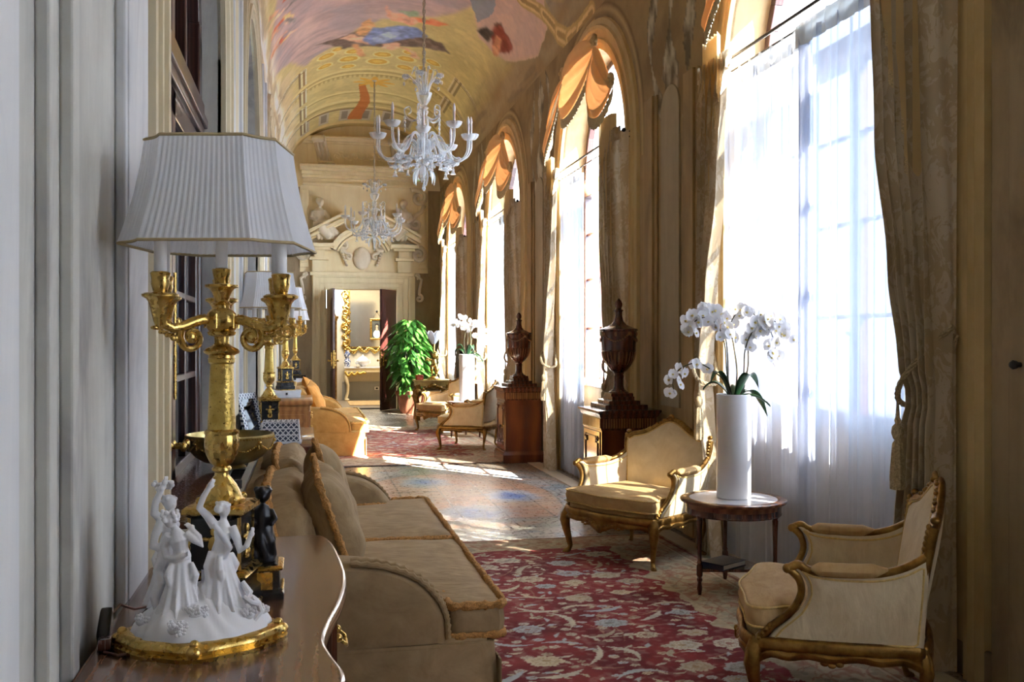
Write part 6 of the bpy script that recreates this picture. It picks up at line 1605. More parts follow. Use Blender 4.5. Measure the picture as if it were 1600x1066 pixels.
# ------------------------------------------------------------------ pedestal cupboards with lidded urns
def make_pedestal(label, loc):
    t = thing('pedestal_cupboard', label, 'cupboard', loc, 0, 'mahogany pedestal cupboards'); X, Y_ = .50, .56    # origin at the room-side near corner
    q = [(0, 0), (X, 0), (X, Y_), (0, Y_)]
    w = MB(); w.stack(q, [(.02, 0), (.02, .10), (.012, .12), (.004, .135), (0, .15)]); w.build('plinth', M['flame'], t, bev=.003, ang=0)
    w = MB(); w.stack(q, [(-.012, .14), (-.012, .80)]); w.build('body', M['flame'], t, bev=.004, ang=0)
    w = MB(); w.stack(q, [(-.006, .795), (-.004, .80), (-.004, .90), (.0, .905)]); fz = w.build('frieze', M['mahogany'], t, ang=0)
    f1 = MB()
    for i in range(20): x = .02 + i * (X - .04) / 20; f1.box(x, x + .012, -.004, .006, .812, .892)
    f1.build('near_flutes', M['oak'], fz, ang=0)
    f1 = MB()
    for i in range(22): y = .02 + i * (Y_ - .04) / 22; f1.box(-.004, .006, y, y + .012, .812, .892)
    f1.build('side_flutes', M['oak'], fz, ang=0)
    w = MB(); w.stack(q, [(.0, .90), (.012, .912), (.016, .93), (.03, .945), (.03, .962), (.0, .966)]); w.build('cornice', M['mahogany'], t, ang=40)
    w = MB(); w.stack(q, [(-.06, .962), (-.06, 1.0), (-.064, 1.004), (-.11, 1.004), (-.11, 1.035), (-.15, 1.04), (-.15, 1.07)]); w.build('stepped_top', M['mahogany'], t, bev=.003, ang=0)
    w = MB(); w.box(.004, .016, .05, Y_ - .05, .18, .78); d = w.build('door', M['flame'], t, bev=.004, ang=0)
    w = MB(); fr = []
    y0, y1, z0, z1 = .10, Y_ - .10, .23, .73; r = .05
    pts = [(y0 + r, z0), (y1 - r, z0), (y1 - r, z0 + r), (y1, z0 + r), (y1, z1 - r), (y1 - r, z1 - r), (y1 - r, z1), (y0 + r, z1), (y0 + r, z1 - r), (y0, z1 - r), (y0, z0 + r), (y0 + r, z0 + r)]
    w.tube([(.002, y, z) for y, z in pts], .009, 6, closed=True); w.build('door_moulding', M['mahogany'], d)
    for (y, z) in ((y0 + .012, z0 + .012), (y1 - .012, z0 + .012), (y0 + .012, z1 - .012), (y1 - .012, z1 - .012)):
        w = MB(); w.lathe([(.024, 0), (.022, .008), (.010, .010), (.006, .016), (.0, .016)], 16, T(.004, y, z, 0, -PI / 2, 0)); w.build('patera', M['mahogany'], d)
    w = MB(); pr_ = []
    for k in range(40): a = 2 * PI * k / 40; pr_.append((.001, Y_ / 2 + .085 * cos(a), .36 + .10 * sin(a)))
    w.tube(pr_, .010, 6, closed=True); w.ell((.004, Y_ / 2, .36), (.012, .035, .045)); w.build('oval_moulding', M['mahogany'], d)
    w = MB(); w.lathe([(.03, 0), (.03, .004), (.0, .006)], 16, T(.004, .12, .47, 0, -PI / 2, 0)); w.tube([(-.004, .12 + .02 * cos(a), .46 + .024 * sin(a)) for a in [2 * PI * k / 20 for k in range(20)]], .0035, 6, closed=True); w.ell((-.004, .12, .484), .008); w.build('handle', M['gold'], d)
    return t
pdA = make_pedestal('dark mahogany pedestal cupboard behind the armchair carrying the nearer urn', (2.415, 7.74, 0))
pdB = dup(pdA, (2.445, 11.92, 0), None, 'red flame mahogany pedestal cupboard farther off carrying the second urn')
def make_urn(label, loc):
    t = thing('urn', label, 'urn', loc, 0, 'lidded mahogany urns on pedestal cupboards')
    w = MB(); w.stack([(-.10, -.10), (.10, -.10), (.10, .10), (-.10, .10)], [(0, 0), (0, .022), (-.006, .028)]); w.lathe([(.09, .026), (.088, .036), (.07, .045), (.052, .06), (.042, .085), (.040, .15), (.046, .175), (.040, .185), (.048, .20), (.05, .205)], 32, None, lambda r, z, a: r * (1 + .04 * sin(12 * a) * (.06 < z < .17))); w.build('foot', M['mahogany'], t)
    w = MB(); w.lathe([(.045, .20), (.075, .225), (.105, .265), (.128, .31), (.140, .355), (.145, .392)], 48, None, lambda r, z, a: r * (1 + .018 * sin(26 * a))); b = w.build('fluted_bowl', M['mahogany'], t)
    f1 = MB()
    for k in range(26):
        a = 2 * PI * (k + .25) / 26; f1.tube([((r_ + .002) * cos(a), (r_ + .002) * sin(a), z) for r_, z in ((.112, .275), (.130, .312), (.142, .355), (.147, .386))], [.002, .004, .005, .003], 5)
    f1.build('flute_inlay', M['oak'], b)
    w = MB(); w.lathe([(.145, .39), (.152, .398), (.148, .406), (.150, .45), (.156, .52), (.160, .565), (.168, .572), (.168, .582), (.155, .588)], 48); bd = w.build('body', M['mahogany'], t)
    for k in range(4):
        a0 = k * PI / 2 + .3; w = MB()
        for i in range(13): q = i / 12; a = a0 + q * PI / 2; w.ell((.157 * cos(a), .157 * sin(a), .545 - .065 * sin(PI * q)), (.011, .011, .009), 6, 5)
        w.ell((.16 * cos(a0), .16 * sin(a0), .545), (.02, .02, .018), 8, 6); w.ell((.156 * cos(a0 + PI / 4), .156 * sin(a0 + PI / 4), .54), (.012, .012, .02), 8, 6); w.build('garland', M['oak'], bd)
    w = MB(); w.lathe([(.155, .586), (.12, .60), (.07, .622), (.042, .655), (.032, .70), (.032, .735), (.042, .742), (.042, .75), (.028, .758), (.022, .765), (.032, .785), (.034, .805), (.024, .83), (.010, .848), (.0, .852)], 32); w.build('lid', M['mahogany'], t)
    return t
uA = make_urn('dark lidded urn on the nearer pedestal cupboard, before the second window', (2.665, 8.02, 1.07))
uB = dup(uA, (2.695, 12.20, 1.07), None, 'reddish lidded urn on the farther pedestal cupboard')

# ------------------------------------------------------------------ far end: gilt table, cherub lamp, plant, loudspeaker
t = thing('console_table', 'carved gilt console table at the far end below the window', 'table', (2.05, 18.6, 0))
w = MB(); w.box(0, .70, 0, .55, .75, .79); w.box(.03, .67, .03, .52, .66, .75); w.build('top', M['brass_dull'], t, bev=.008, ang=0)
for (x, y) in ((.06, .06), (.64, .06), (.06, .49), (.64, .49)):
    w = MB(); w.tube([(x, y, .70), (x + .02, y, .58), (x - .03, y, .45), (x + .01, y, .3), (x, y, .12), (x, y, 0)], [.05, .055, .045, .035, .04, .05], 10); w.ell((x, y - .03, .55), (.06, .05, .08)); w.build('leg', M['giltwood'], t)
w = MB()
for i in range(11):
    a = PI * i / 10; w.ell((.35 - .24 * cos(a), .03, .52 + .14 * sin(a)), (.04, .03, .04), 8, 6)
w.ell((.35, .02, .68), (.07, .04, .05)); w.build('carved_apron', M['giltwood'], t)
t = thing('cherub_lamp', 'gilt cherub lamp holding a white tulip glass shade', 'lamp', (2.44, 18.85, .79))
w = MB(); w.lathe([(.13, 0), (.13, .02), (.10, .03), (.08, .06), (.05, .07)], 24); w.build('base', M['gold'], t)
w = MB()
w.tube([(0, 0, .27), (.005, 0, .33), (0, 0, .40)], [.055, .058, .045], 12); w.ell((.02, -.01, .475), (.045, .045, .05)); w.ell((.0, -.05, .47), (.012, .012, .012))
w.tube([(.03, 0, .28), (.06, -.01, .18), (.045, .01, .09), (.06, -.02, .07)], [.04, .032, .022, .018], 10); w.tube([(-.03, 0, .28), (-.05, -.05, .20), (-.03, .02, .13), (-.05, 0, .08)], [.04, .032, .022, .018], 10)
w.tube([(.05, 0, .40), (.08, -.01, .46), (.05, -.01, .53), (.0, 0, .56)], [.024, .022, .018, .016], 8); w.tube([(-.05, 0, .40), (-.10, -.02, .36), (-.13, -.02, .40)], [.024, .02, .016], 8)
for k in range(8): w.ell((.02 + .035 * cos(k), -.0 + .035 * sin(k), .505), .02, 8, 6)
w.tube([(-.05, .03, .38), (-.12, .06, .42), (-.16, .06, .36)], [.02, .03, .008], 8)
w.build('cherub', M['gold'], t, remesh=.009, smo=1)
w = MB(); w.tube([(.0, 0, .54), (.01, 0, .62), (0, 0, .70)], [.022, .016, .03], 10); w.build('torch', M['gold'], t)
w = MB()
for k in range(6):
    a = k * PI / 3
    def pf(u, v, a=a):
        b = (v - .5) * 2; z = .70 + .27 * u; r = .03 + .10 * sin(min(1, u * 1.25) * PI / 2) + (.035 * max(0, u - .8) / .2 if u > .8 else 0); wd = .075 * sin(PI * min(1, .1 + .9 * u)) ** .6 * b
        an = a + wd / max(.05, r); return (r * cos(an), r * sin(an), z)
    w.grid(pf, 12, 7)
w.build('tulip_shade', M['petal'], t, ang=180, solid=.004)
t = thing('leather_box', 'small orange leather box on the far gilt table', 'box', (2.14, 18.68, .79), rad(15)); w = MB(); w.box(-.07, .07, -.045, .045, 0, .07); w.build('body', M['red_box'], t, bev=.008, ang=0); w = MB(); w.box(-.072, .072, -.047, .047, .072, .10); w.build('lid', M['red_box'], t, bev=.01, ang=0)
t = thing('potted_plant', 'bushy green glossy plant in a terracotta pot by the far doorway', 'plant', (2.17, 20.6, 0))
w = MB(); w.lathe([(.20, 0), (.24, .10), (.29, .36), (.31, .40), (.33, .41), (.33, .48), (.30, .485), (.28, .42), (.0, .42)], 32, caps=False); w.build('pot', M['terracotta'], t)
rs = random.Random(11); lm = MB()
for i in range(5):
    w = MB(); a = i * 1.3; w.tube([(.06 * cos(a), .06 * sin(a), .42), (.08 * cos(a), .08 * sin(a), .9), (.16 * cos(a), .14 * sin(a), 1.5)], [.02, .016, .010], 8); w.build('stem', M['stem'], t)
def add_leaf(mb, p, az, tilt, ln, wd):
    ca, sa = cos(az), sin(az)
    def f(u, v):
        b = (v - .5) * 2; r = ln * u; q = wd * sin(PI * min(1, .06 + .94 * u)) ** .8 * b; z = -tilt * r - .5 * ln * u * u * .6 + .12 * wd * b * b * 3
        return (p[0] + r * ca - q * sa, p[1] + r * sa + q * ca, p[2] + z)
    mb.grid(f, 6, 3)
for i in range(400):
    a = rs.uniform(0, 2 * PI); z = rs.uniform(.75, 2.0); k = (z - .75) / 1.25
    R = .40 * (sin(PI * min(1, .18 + .74 * k)) ** .6) * rs.uniform(.35, 1.0); add_leaf(lm, (R * cos(a) - .03, R * sin(a), z), a + rs.uniform(-.8, .8), rs.uniform(.1, .9), rs.uniform(.15, .26), rs.uniform(.035, .06))
for i in range(34):
    a = rs.uniform(0, 2 * PI); add_leaf(lm, (.2 * cos(a), .2 * sin(a), rs.uniform(.55, .8)), a, rs.uniform(.4, 1.2), .2, .045)
lo = lm.build('foliage', M['leaf'], t, ang=180); lo['kind'] = 'stuff'
t = thing('loudspeaker', 'slim black floor standing loudspeaker by the far window', 'loudspeaker', (2.74, 17.35, 0), rad(10))
w = MB(); w.box(-.055, .055, -.10, .10, .03, 1.40); w.build('cabinet', M['black'], t, bev=.006, ang=0); w = MB(); w.box(-.05, .05, -.106, -.10, .2, 1.36); w.build('grille', M['dark_void'], t, ang=0); w = MB(); w.box(-.12, .12, -.15, .15, 0, .03); w.build('base', M['black'], t, bev=.004, ang=0)
o = MB(); o.lathe([(.012, 0), (.012, .02), (.018, .022), (.02, .035), (.012, .046), (.0, .048)], 16, T(0, 0, 0, 0, -PI / 2, 0)); o = struct(o.build('wall_knob', M['bronze'], bpy.data.objects[NEARPIL], loc=(2.93, 3.50, 1.45)))
# ------------------------------------------------------------------ glass chandeliers
def make_chandelier(label, loc, ztop):
    t = thing('chandelier', label, 'chandelier', loc, 0, 'clear glass chandeliers')            # origin at lowest tip
    g = M['murano']
    w = MB(); rb = lambda r, z, a: r * (1 + .05 * sin(10 * a))
    w.lathe([(.02, .26), (.055, .29), (.065, .33), (.05, .37), (.04, .40), (.06, .41), (.06, .43), (.045, .45), (.05, .56), (.04, .66), (.058, .72), (.05, .78), (.035, .82), (.05, .86), (.035, .88), (.05, .90), (.03, .93), (.07, .99), (.085, 1.05), (.09, 1.06), (.03, 1.08), (.02, 1.30)], 24, None, rb); w.build('stem', g, t)
    w = MB(); w.lathe([(.0, 0), (.012, .01), (.02, .03), (.012, .05), (.018, .06), (.007, .075), (.006, .16), (.02, .18), (.02, .26)], 14); w.build('finial', g, t)
    for k in range(6):                                                    # drooping leaves below
        a = k * PI / 3 + .2
        def lf(u, v, a=a):
            b = (v - .5) * 2; r = .03 + .075 * sin(PI * u * .75) + .03 * u * u; z = .27 - .20 * u + .02 * sin(PI * u); q = .028 * sin(PI * min(1, .1 + .9 * u)) * b
            return (r * cos(a) - q * sin(a), r * sin(a) + q * cos(a), z)
        w = MB(); w.grid(lf, 10, 4); w.build('drooping_leaf', g, t, ang=180, solid=.006)
    for k in range(10):                                                   # crown of flowers and leaves
        a = k * PI / 5; w = MB(); R = .185 if k % 2 else .13; H_ = 1.24 if k % 2 else 1.33
        w.tube([(.04 * cos(a), .04 * sin(a), 1.06), (.07 * cos(a), .07 * sin(a), 1.15), (R * .8 * cos(a), R * .8 * sin(a), H_ - .01), (R * cos(a), R * sin(a), H_ - .01), ((R + .025) * cos(a), (R + .025) * sin(a), H_ - .05)], [.012, .011, .010, .009, .006], 6)
        if k % 2:
            for j in range(6): b = j * PI / 3; w.ell(((R + .012) * cos(a) + .022 * cos(b), (R + .012) * sin(a) + .022 * sin(b), H_ - .01), (.022, .022, .024), 7, 5)
            w.ell(((R + .03) * cos(a), (R + .03) * sin(a), H_ - .09), (.014, .014, .022), 7, 5)
        w.build('crown_flower', g, t)
    arm = MB(); arm.tube(smooth_open([(.05, 0, .47), (.12, 0, .60), (.20, 0, .58), (.28, 0, .44), (.38, 0, .37), (.48, 0, .40), (.535, 0, .49), (.54, 0, .62)], 6), [.0165] * 12 + [.015] * 31, 10)
    cup = MB(); cup.lathe([(.02, .595), (.05, .60), (.075, .625), (.088, .655), (.086, .655), (.07, .63), (.045, .61), (.02, .607)], 20, T(.54, 0, 0), lambda r, z, a: r * (1 + .05 * sin(10 * a)), caps=False)
    can = MB(); can.lathe([(.013, .60), (.014, .765)], 12, T(.54, 0, 0)); bul = MB(); bul.lathe([(.012, .765), (.017, .79), (.014, .82), (.005, .85), (.0, .855)], 12, T(.54, 0, 0))
    fs = None
    for k in range(10):
        s_ = 1 if k % 2 == 0 else .92; dz_ = 0 if k % 2 == 0 else -.07
        if fs is None:
            a_ = arm.build('arm', g, t); fs = [a_, cup.build('drip_cup', g, a_), can.build('candle_tube', M['metal'], a_), bul.build('bulb', M['white_gloss'], a_)]
            a_.rotation_euler = (0, 0, .18)
        else:
            a_ = fs[0].copy(); COL.objects.link(a_); a_.rotation_euler = (0, 0, .18 + k * PI / 5); a_.scale = (s_, s_, 1); a_.location = (0, 0, dz_)
            for f in fs[1:]: c = f.copy(); COL.objects.link(c); c.parent = a_
    first = None
    for k in range(12):                                                   # scrolls with hanging flowers and bell drops
        a = k * PI / 6 + .1; w = MB()
        if first is None:
            w.tube(smooth_open([(.04, 0, .44), (.10, 0, .55), (.17, 0, .52), (.20, 0, .42), (.23, 0, .33), (.27, 0, .33), (.275, 0, .37), (.25, 0, .375)], 5), .009, 7)
            for j in range(7): b = j * 2 * PI / 7; w.ell((.225 + .028 * cos(b), .028 * sin(b), .31), (.022, .022, .016), 7, 5)
            w.ell((.225, 0, .295), (.016, .016, .02), 8, 6)
            for j in range(5): b = j * 2 * PI / 5; w.ell((.18 + .02 * cos(b), .03 + .02 * sin(b), .36), (.018, .018, .016), 7, 5)
            w.lathe([(.022, .20), (.014, .215), (.008, .24), (.012, .25), (.004, .265), (.003, .30)], 10, T(.225, 0, 0))
            first = w.build('flower_drop', g, t); f = first
        else: f = first.copy(); COL.objects.link(f)
        f.rotation_euler = (0, 0, a); f.scale = (1.15 + .3 * (k % 2), 1.15 + .3 * (k % 2), 1); f.location = (0, 0, -.03 * (k % 2))
    up = MB(); up.tube(smooth_open([(.04, 0, .80), (.12, 0, .76), (.19, 0, .80), (.21, 0, .88), (.16, 0, .91), (.14, 0, .86), (.17, 0, .83)], 5), [.011] * 12 + [.008] * 19, 7)
    for j in range(4): up.ell((.205, .0, .79 - .045 * j), (.016 - .002 * j, .014, .022), 7, 5)
    u0 = None
    for k in range(5):
        if u0 is None: u0 = up.build('upper_scroll', g, t); f = u0
        else: f = u0.copy(); COL.objects.link(f)
        f.rotation_euler = (0, 0, .5 + k * 2 * PI / 5)
    h = ztop - loc[2]; w = MB(); n = int((h - 1.34) / .045)
    for i in range(n):
        z = 1.32 + i * (h - 1.40) / n; a = i * PI / 2
        w.tube([(.014 * cos(a) * cos(b), .014 * sin(a) * cos(b), z + .03 * sin(b)) for b in [2 * PI * q / 10 for q in range(10)]], .0065, 5, closed=True)
    w.tube([(.006 * cos(i * .8), .006 * sin(i * .8), lerp(1.30, h - .06, i / 80)) for i in range(81)], .010, 6)
    w.build('chain_sleeve', M['chain'], t)
    w = MB(); w.lathe([(.01, h - .10), (.05, h - .08), (.065, h - .04), (.06, h - .01), (.05, h)], 18); w.build('ceiling_cup', M['metal'], t)
    return t
M['chain'] = simple('silvered_cord_chain', S(196, 186, 168), .4, .3, .3, 60, .5, 160)
ch = make_chandelier('large clear glass chandelier hanging nearer the camera', (1.235, 10.35, 3.17), 6.43)
dup(ch, (1.23, 18.1, 3.24), .3, 'farther clear glass chandelier hanging before the end wall')
for o in list(bpy.data.objects):
    pass
# ------------------------------------------------------------------ rugs
def make_rug(name, label, x0, x1, y0, y1, fx1, fy0, fy1, step, seed, red=(138, 50, 56), cream=(196, 182, 152)):
    xs_ = np.arange(x0, x1 + step * .5, step); ys_ = np.arange(y0, y1 + step * .5, step)
    X, Yy = np.meshgrid(xs_, ys_, indexing='ij'); col = np.zeros(X.shape + (3,)); rs = np.random.RandomState(seed)
    nA = fbm(X * 4, Yy * 4); nB = fbm(X * 30, Yy * 30, 2)
    col[:] = c3(*cream); lay(col, sst(.4, .7, nA) * .4, c3(178, 162, 134))
    wob = .05 * np.abs(np.sin(Yy * 9)) + .03 * np.sin(Yy * 23); fld = (X < fx1 - .02 + wob) & (Yy < fy1 - .02 + .04 * np.abs(np.sin(X * 8))) & (Yy > fy0)
    R = c3(*red); lay(col, fld * 1., R); lay(col, fld * sst(.45, .7, nA) * .6, c3(160, 66, 66)); lay(col, fld * sst(.5, .3, nA) * .6, c3(104, 32, 44))
    fx0 = x0 + (x1 - fx1); lay(col, ((X < fx0) & fld) * 1., c3(*cream)); fld &= X > fx0
    def win(cx, cy, r):
        i0, i1 = np.searchsorted(xs_, [cx - r, cx + r]); j0, j1 = np.searchsorted(ys_, [cy - r, cy + r]); return slice(i0, i1), slice(j0, j1)
    def palm(cx, cy, r, a0, c, c2, k):
        s = win(cx, cy, r * 1.5)
        u, v = X[s] - cx, Yy[s] - cy; d = np.hypot(u * .95, v * 1.2) / r; th = np.arctan2(v, u) - a0
        edge = .72 + .17 * np.abs(np.cos(th * k / 2)) + .10 * np.cos(th) + .09 * np.abs(np.sin(th * k * 1.5 + 1)); sub = col[s]
        lay(sub, (d < edge) * 1., c); lay(sub, ((d < edge * .62) & (np.abs(np.sin(th * k)) < .35)) * .7, c2); lay(sub, (d < .2) * .8, c2); lay(sub, ((np.abs(d - edge * .66) < .05)) * .55, c2)
    def leafy(cx, cy, ln, wd, a0, cv, c, sr=26):
        s = win(cx, cy, ln * 1.15)
        u = (X[s] - cx) * np.cos(a0) + (Yy[s] - cy) * np.sin(a0); v = -(X[s] - cx) * np.sin(a0) + (Yy[s] - cy) * np.cos(a0)
        q = np.clip(u / ln, -1, 1); vv = v - cv * ln * q * q
        w_ = wd * (1 - q * q) * (.75 + .5 * np.abs((u * sr) % 1 - .5)); sub = col[s]; lay(sub, ((np.abs(vv) < w_) & (np.abs(u) < ln)) * 1., c)
    cols = [c3(214, 208, 190), c3(190, 198, 202), c3(216, 206, 178), c3(200, 192, 170), c3(186, 176, 150)]
    def inside(x, y, m=.0): return fx0 + m < x < fx1 + .03 - m and fy0 + m < y < fy1 - m
    # thin stems
    for i in range(int((fx1 - fx0) * (fy1 - fy0) * 5)):
        cx, cy, a0 = rs.uniform(fx0, fx1), rs.uniform(fy0, fy1), rs.uniform(0, 6.3)
        if inside(cx, cy, .15): leafy(cx, cy, rs.uniform(.14, .24), .0055, a0, rs.uniform(-.5, .5), c3(172, 124, 104), 0)
    g = .125; i = 0
    for cx in np.arange(fx0, fx1 + .03, g):                              # small buds and leaflets
        for cy in np.arange(fy0, fy1, g):
            for q in range(2):
                x, y = cx + rs.uniform(-.06, .06), cy + rs.uniform(-.06, .06)
                if inside(x, y, .02):
                    c = cols[rs.randint(5)]
                    if rs.rand() < .5: leafy(x, y, rs.uniform(.024, .046), rs.uniform(.010, .017), rs.uniform(0, 6.3), rs.uniform(-.4, .4), c)
                    else: palm(x, y, rs.uniform(.020, .034), rs.uniform(0, 6.3), c, c3(160, 110, 96), 5)
    for cx in np.arange(fx0 + .1, fx1 + .02, .265):                       # palmettes and long serrated leaves
        for k, cy in enumerate(np.arange(fy0 + .1, fy1 - .05, .265)):
            x, y = cx + rs.uniform(-.08, .08) + (.15 if k % 2 else 0), cy + rs.uniform(-.08, .08)
            if not inside(x, y, .03): continue
            if rs.rand() < .55: palm(x, y, rs.uniform(.062, .105), rs.uniform(0, 6.3), cols[rs.randint(4)], [c3(150, 84, 74), c3(134, 128, 120), c3(176, 150, 110)][rs.randint(3)], rs.randint(6, 9))
            else:
                a = rs.uniform(0, 6.3); leafy(x, y, rs.uniform(.11, .16), rs.uniform(.017, .026), a, rs.uniform(.2, .55), cols[rs.randint(5)], 30)
    # border: scrolling rust vines on cream, fine guard lines
    bd = ~((X > fx0) & (X < fx1 + .06) & (Yy > fy0) & (Yy < fy1 + .02))
    sv = np.abs(np.sin(X * 21 + 2.4 * np.sin(Yy * 13) + 4 * nA)) < .13; sv2 = np.abs(np.sin(Yy * 24 + 2.4 * np.sin(X * 15) + 5 * nA)) < .12
    sp = fbm(X * 16 + 7, Yy * 16 + 3, 2)
    lay(col, bd * (sv | sv2) * .8, c3(160, 106, 84)); lay(col, bd * sst(.60, .68, sp) * .6, c3(164, 104, 84)); lay(col, bd * sst(.38, .32, sp) * .5, c3(150, 146, 128))
    for dd, c, w_ in ((.03, c3(120, 44, 44), .012), (.10, c3(150, 110, 88), .006), (.115, c3(214, 202, 174), .008)):
        e = np.minimum(np.minimum(x1 - X, X - x0), np.minimum(y1 - Yy, Yy - y0)); lay(col, (np.abs(e - dd) < w_) * .8, c)
    lay(col, ((np.abs(X - fx1 - .16) < .006) | (np.abs(Yy - fy1 - .10) < .006)) * bd * .6, c3(168, 126, 104))
    lay(col, sst(.52, .75, nB) * .18, c3(90, 70, 60)); lay(col, sst(.5, .25, nB) * .15, c3(225, 215, 195))
    Z = .010 + .0015 * nB
    V = np.stack([X.ravel(), Yy.ravel(), Z.ravel()], 1)
    o = npmesh(name, V, gridfaces(len(xs_), len(ys_)), M['rug'], col.reshape(-1, 3))
    return tag(o, label, 'rug', 'floral red rugs')
make_rug('rug', 'crimson floral rug with cream border under the near sofa and armchairs', -.25, 2.74, 2.5, 7.28, 2.18, 3.1, 6.88, .0085, 3)
make_rug('rug', 'sunlit faded red rug farther down the gallery by the golden sofa', -.25, 2.72, 11.95, 17.2, 2.2, 12.75, 16.6, .02, 8, (172, 92, 84), (212, 200, 176))  # lighter reds and creams put sunlight as well as fading into the colour

# ------------------------------------------------------------------ room beyond the end door
w = MB(); w.box(-1.2, .40, 25.6, 25.8, 0, 3.6); w.box(1.0, 3.6, 25.6, 25.8, 0, 3.6); w.box(.40, 1.0, 25.6, 25.8, 0, 2.3); w.box(.40, 1.0, 25.6, 25.8, 3.35, 3.6); struct(w.build('wall_far', M['plain'], ang=0))
w = MB(); w.box(-1.2, -1.0, YE + .36, 25.6, 0, 3.6); struct(w.build('wall_far_left', M['plain'], ang=0))
w = MB(); w.box(3.45, 3.6, YE + .36, 25.6, 0, 3.6); struct(w.build('wall_far_right', M['plain'], ang=0))
w = MB(); w.box(-1.2, 3.6, YE + .36, 25.8, 3.6, 3.7); struct(w.build('ceiling_far', M['plain'], ang=0))
w = MB(); w.box(-1.2, 3.6, YE + .0, 25.8, -.05, 0); struct(w.build('floor_far', M['oak_floor'] if 'oak_floor' in M else M['oak'], ang=0))
w = MB(); w.box(.9, 3.44, 25.585, 25.6, 0, .45); w.box(.9, 3.44, 25.57, 25.6, .45, .48); struct(w.build('trim_%d' % kt, M['plain_grey'], ang=0)); kt += 1
w = MB()
for (a, b, c, d) in ((.40, .45, 2.3, 3.35), (.95, 1.0, 2.3, 3.35), (.4, 1.0, 2.3, 2.36), (.4, 1.0, 3.29, 3.35), (.69, .71, 2.3, 3.35)): w.box(a, b, 25.64, 25.7, c, d)
wf = struct(w.build('window_6', M['plastic_white'], ang=0)); w = MB(); w.add([(.4, 25.67, 2.3), (1.0, 25.67, 2.3), (1.0, 25.67, 3.35), (.4, 25.67, 3.35)], [(0, 1, 2, 3)]); w.build('glass_pane', M['pane'], wf, ang=0)
o = MB(); o.box(1.0, 2.6, 23.3, 25.0, .001, .012); o = o.build('rug', M['far_rug'], ang=0); tag(o, 'tan patterned rug on the floor of the room beyond the doorway', 'rug')
t = thing('wardrobe', 'dark red mahogany wardrobe with gilt cornice seen through the doorway', 'wardrobe', (.18, 24.0, 0))
w = MB(); w.box(0, .52, 0, .6, .08, 2.05); w.box(-.02, .54, -.02, .62, 0, .10); w.box(-.02, .54, -.02, .62, .85, .88); w.build('body', M['redwood'], t, bev=.006, ang=0)
w = MB(); w.box(-.03, .55, -.03, .63, 2.05, 2.10); w.box(-.05, .57, -.05, .65, 2.10, 2.16); w.box(.50, .535, -.025, .0, .12, 2.05); w.build('gilt_cornice', M['giltwood'], t, bev=.004, ang=0)
w = MB(); w.prism([(0, 0), (.52, 0), (.45, .14), (.26, .20), (.07, .14)], 0, .08, T(0, .1, 2.16, PI / 2)); w.build('pediment', M['redwood'], t, ang=0)
w = MB(); w.box(.06, .46, -.012, .004, .95, 1.98); w.build('door', M['redwood'], t, bev=.006, ang=0)
t = thing('console_table', 'carved gilt console table with marble top beyond the doorway', 'table', (.93, 25.1, 0))
w = MB(); w.box(0, 1.5, 0, .46, .84, .875); w.build('marble_top', M['marble_top'], t, bev=.006, ang=0); w = MB(); w.box(.03, 1.47, .03, .45, .74, .84); w.build('frieze', M['stucco'], t, bev=.004, ang=0)
w = MB(); rs = random.Random(2)
for i in range(26): w.ell((.04 + .02 * i, .01, .74 - .10 * abs(sin(i * .42)) * (1 - i / 30)), (.03, .03, .035), 8, 6)
w.build('carved_apron', M['gold_cast'], t)
for (x, y) in ((.08, .06), (1.42, .06), (.08, .42), (1.42, .42)):
    w = MB(); w.tube([(x, y, .76), (x - .03, y - .02, .62), (x + .03, y, .40), (x + .02, y, .2), (x - .02, y, .06), (x, y, .0)], [.04, .05, .03, .025, .03, .04], 10); w.ell((x, y, .03), (.06, .05, .03)); w.build('leg', M['stucco'], t)
t = thing('mirror', 'large gilt rococo mirror above the console beyond the doorway', 'mirror', (.93, 25.58, 1.25))
w = MB()
for i in range(60):
    z = i * .035; w.ell((.07 + .05 * sin(i * .9), -.02, z), (.06 + .025 * sin(i * 1.7), .03, .045), 8, 6)
for i in range(40): x = .05 + i * .036; w.ell((x, -.02, .06 + .045 * sin(i * .8)), (.045, .03, .05 + .02 * sin(i * 1.3)), 8, 6)
for k in range(5): scroll(w, .05, .25 + k * .42, .11, 1.3, PI / 2, 1 if k % 2 else -1, .03, y=-.04, n=24)
w.box(.14, .17, -.03, 0, 0, 2.1); w.box(.14, 1.5, -.03, 0, .12, .15); w.build('carved_frame', M['gold'], t)
w = MB(); w.add([(.16, -.008, .14), (1.5, -.008, .14), (1.5, -.008, 2.1), (.16, -.008, 2.1)], [(0, 1, 2, 3)]); w.build('glass', M['old_mirror'], t, ang=0)
t = thing('portrait', 'gilt framed portrait of a woman in pale dress hung beyond the doorway', 'picture', (1.62, 25.55, 1.58))
w = MB()
for (a, b, c, d) in ((0, .36, 0, .05), (0, .36, .51, .56), (0, .05, .05, .51), (.31, .36, .05, .51)): w.box(a, b, -.03, 0, c, d)
w.build('frame', M['gold'], t, bev=.008, ang=0); w = MB(); w.box(.05, .31, -.012, 0, .05, .51); cv = w.build('canvas', M['portrait_bg'], t, ang=0)
w = MB(); w.ell((.18, -.013, .36), (.032, .004, .042)); w.ell((.18, -.012, .27), (.03, .004, .06)); w.build('painted_face', M['skin_paint'], cv); w = MB(); w.ell((.18, -.0125, .39), (.042, .003, .045)); w.build('painted_hair', M['bronze'], cv); w = MB(); w.ell((.18, -.0125, .15), (.095, .004, .11)); w.build('painted_dress', M['bisque'], cv)
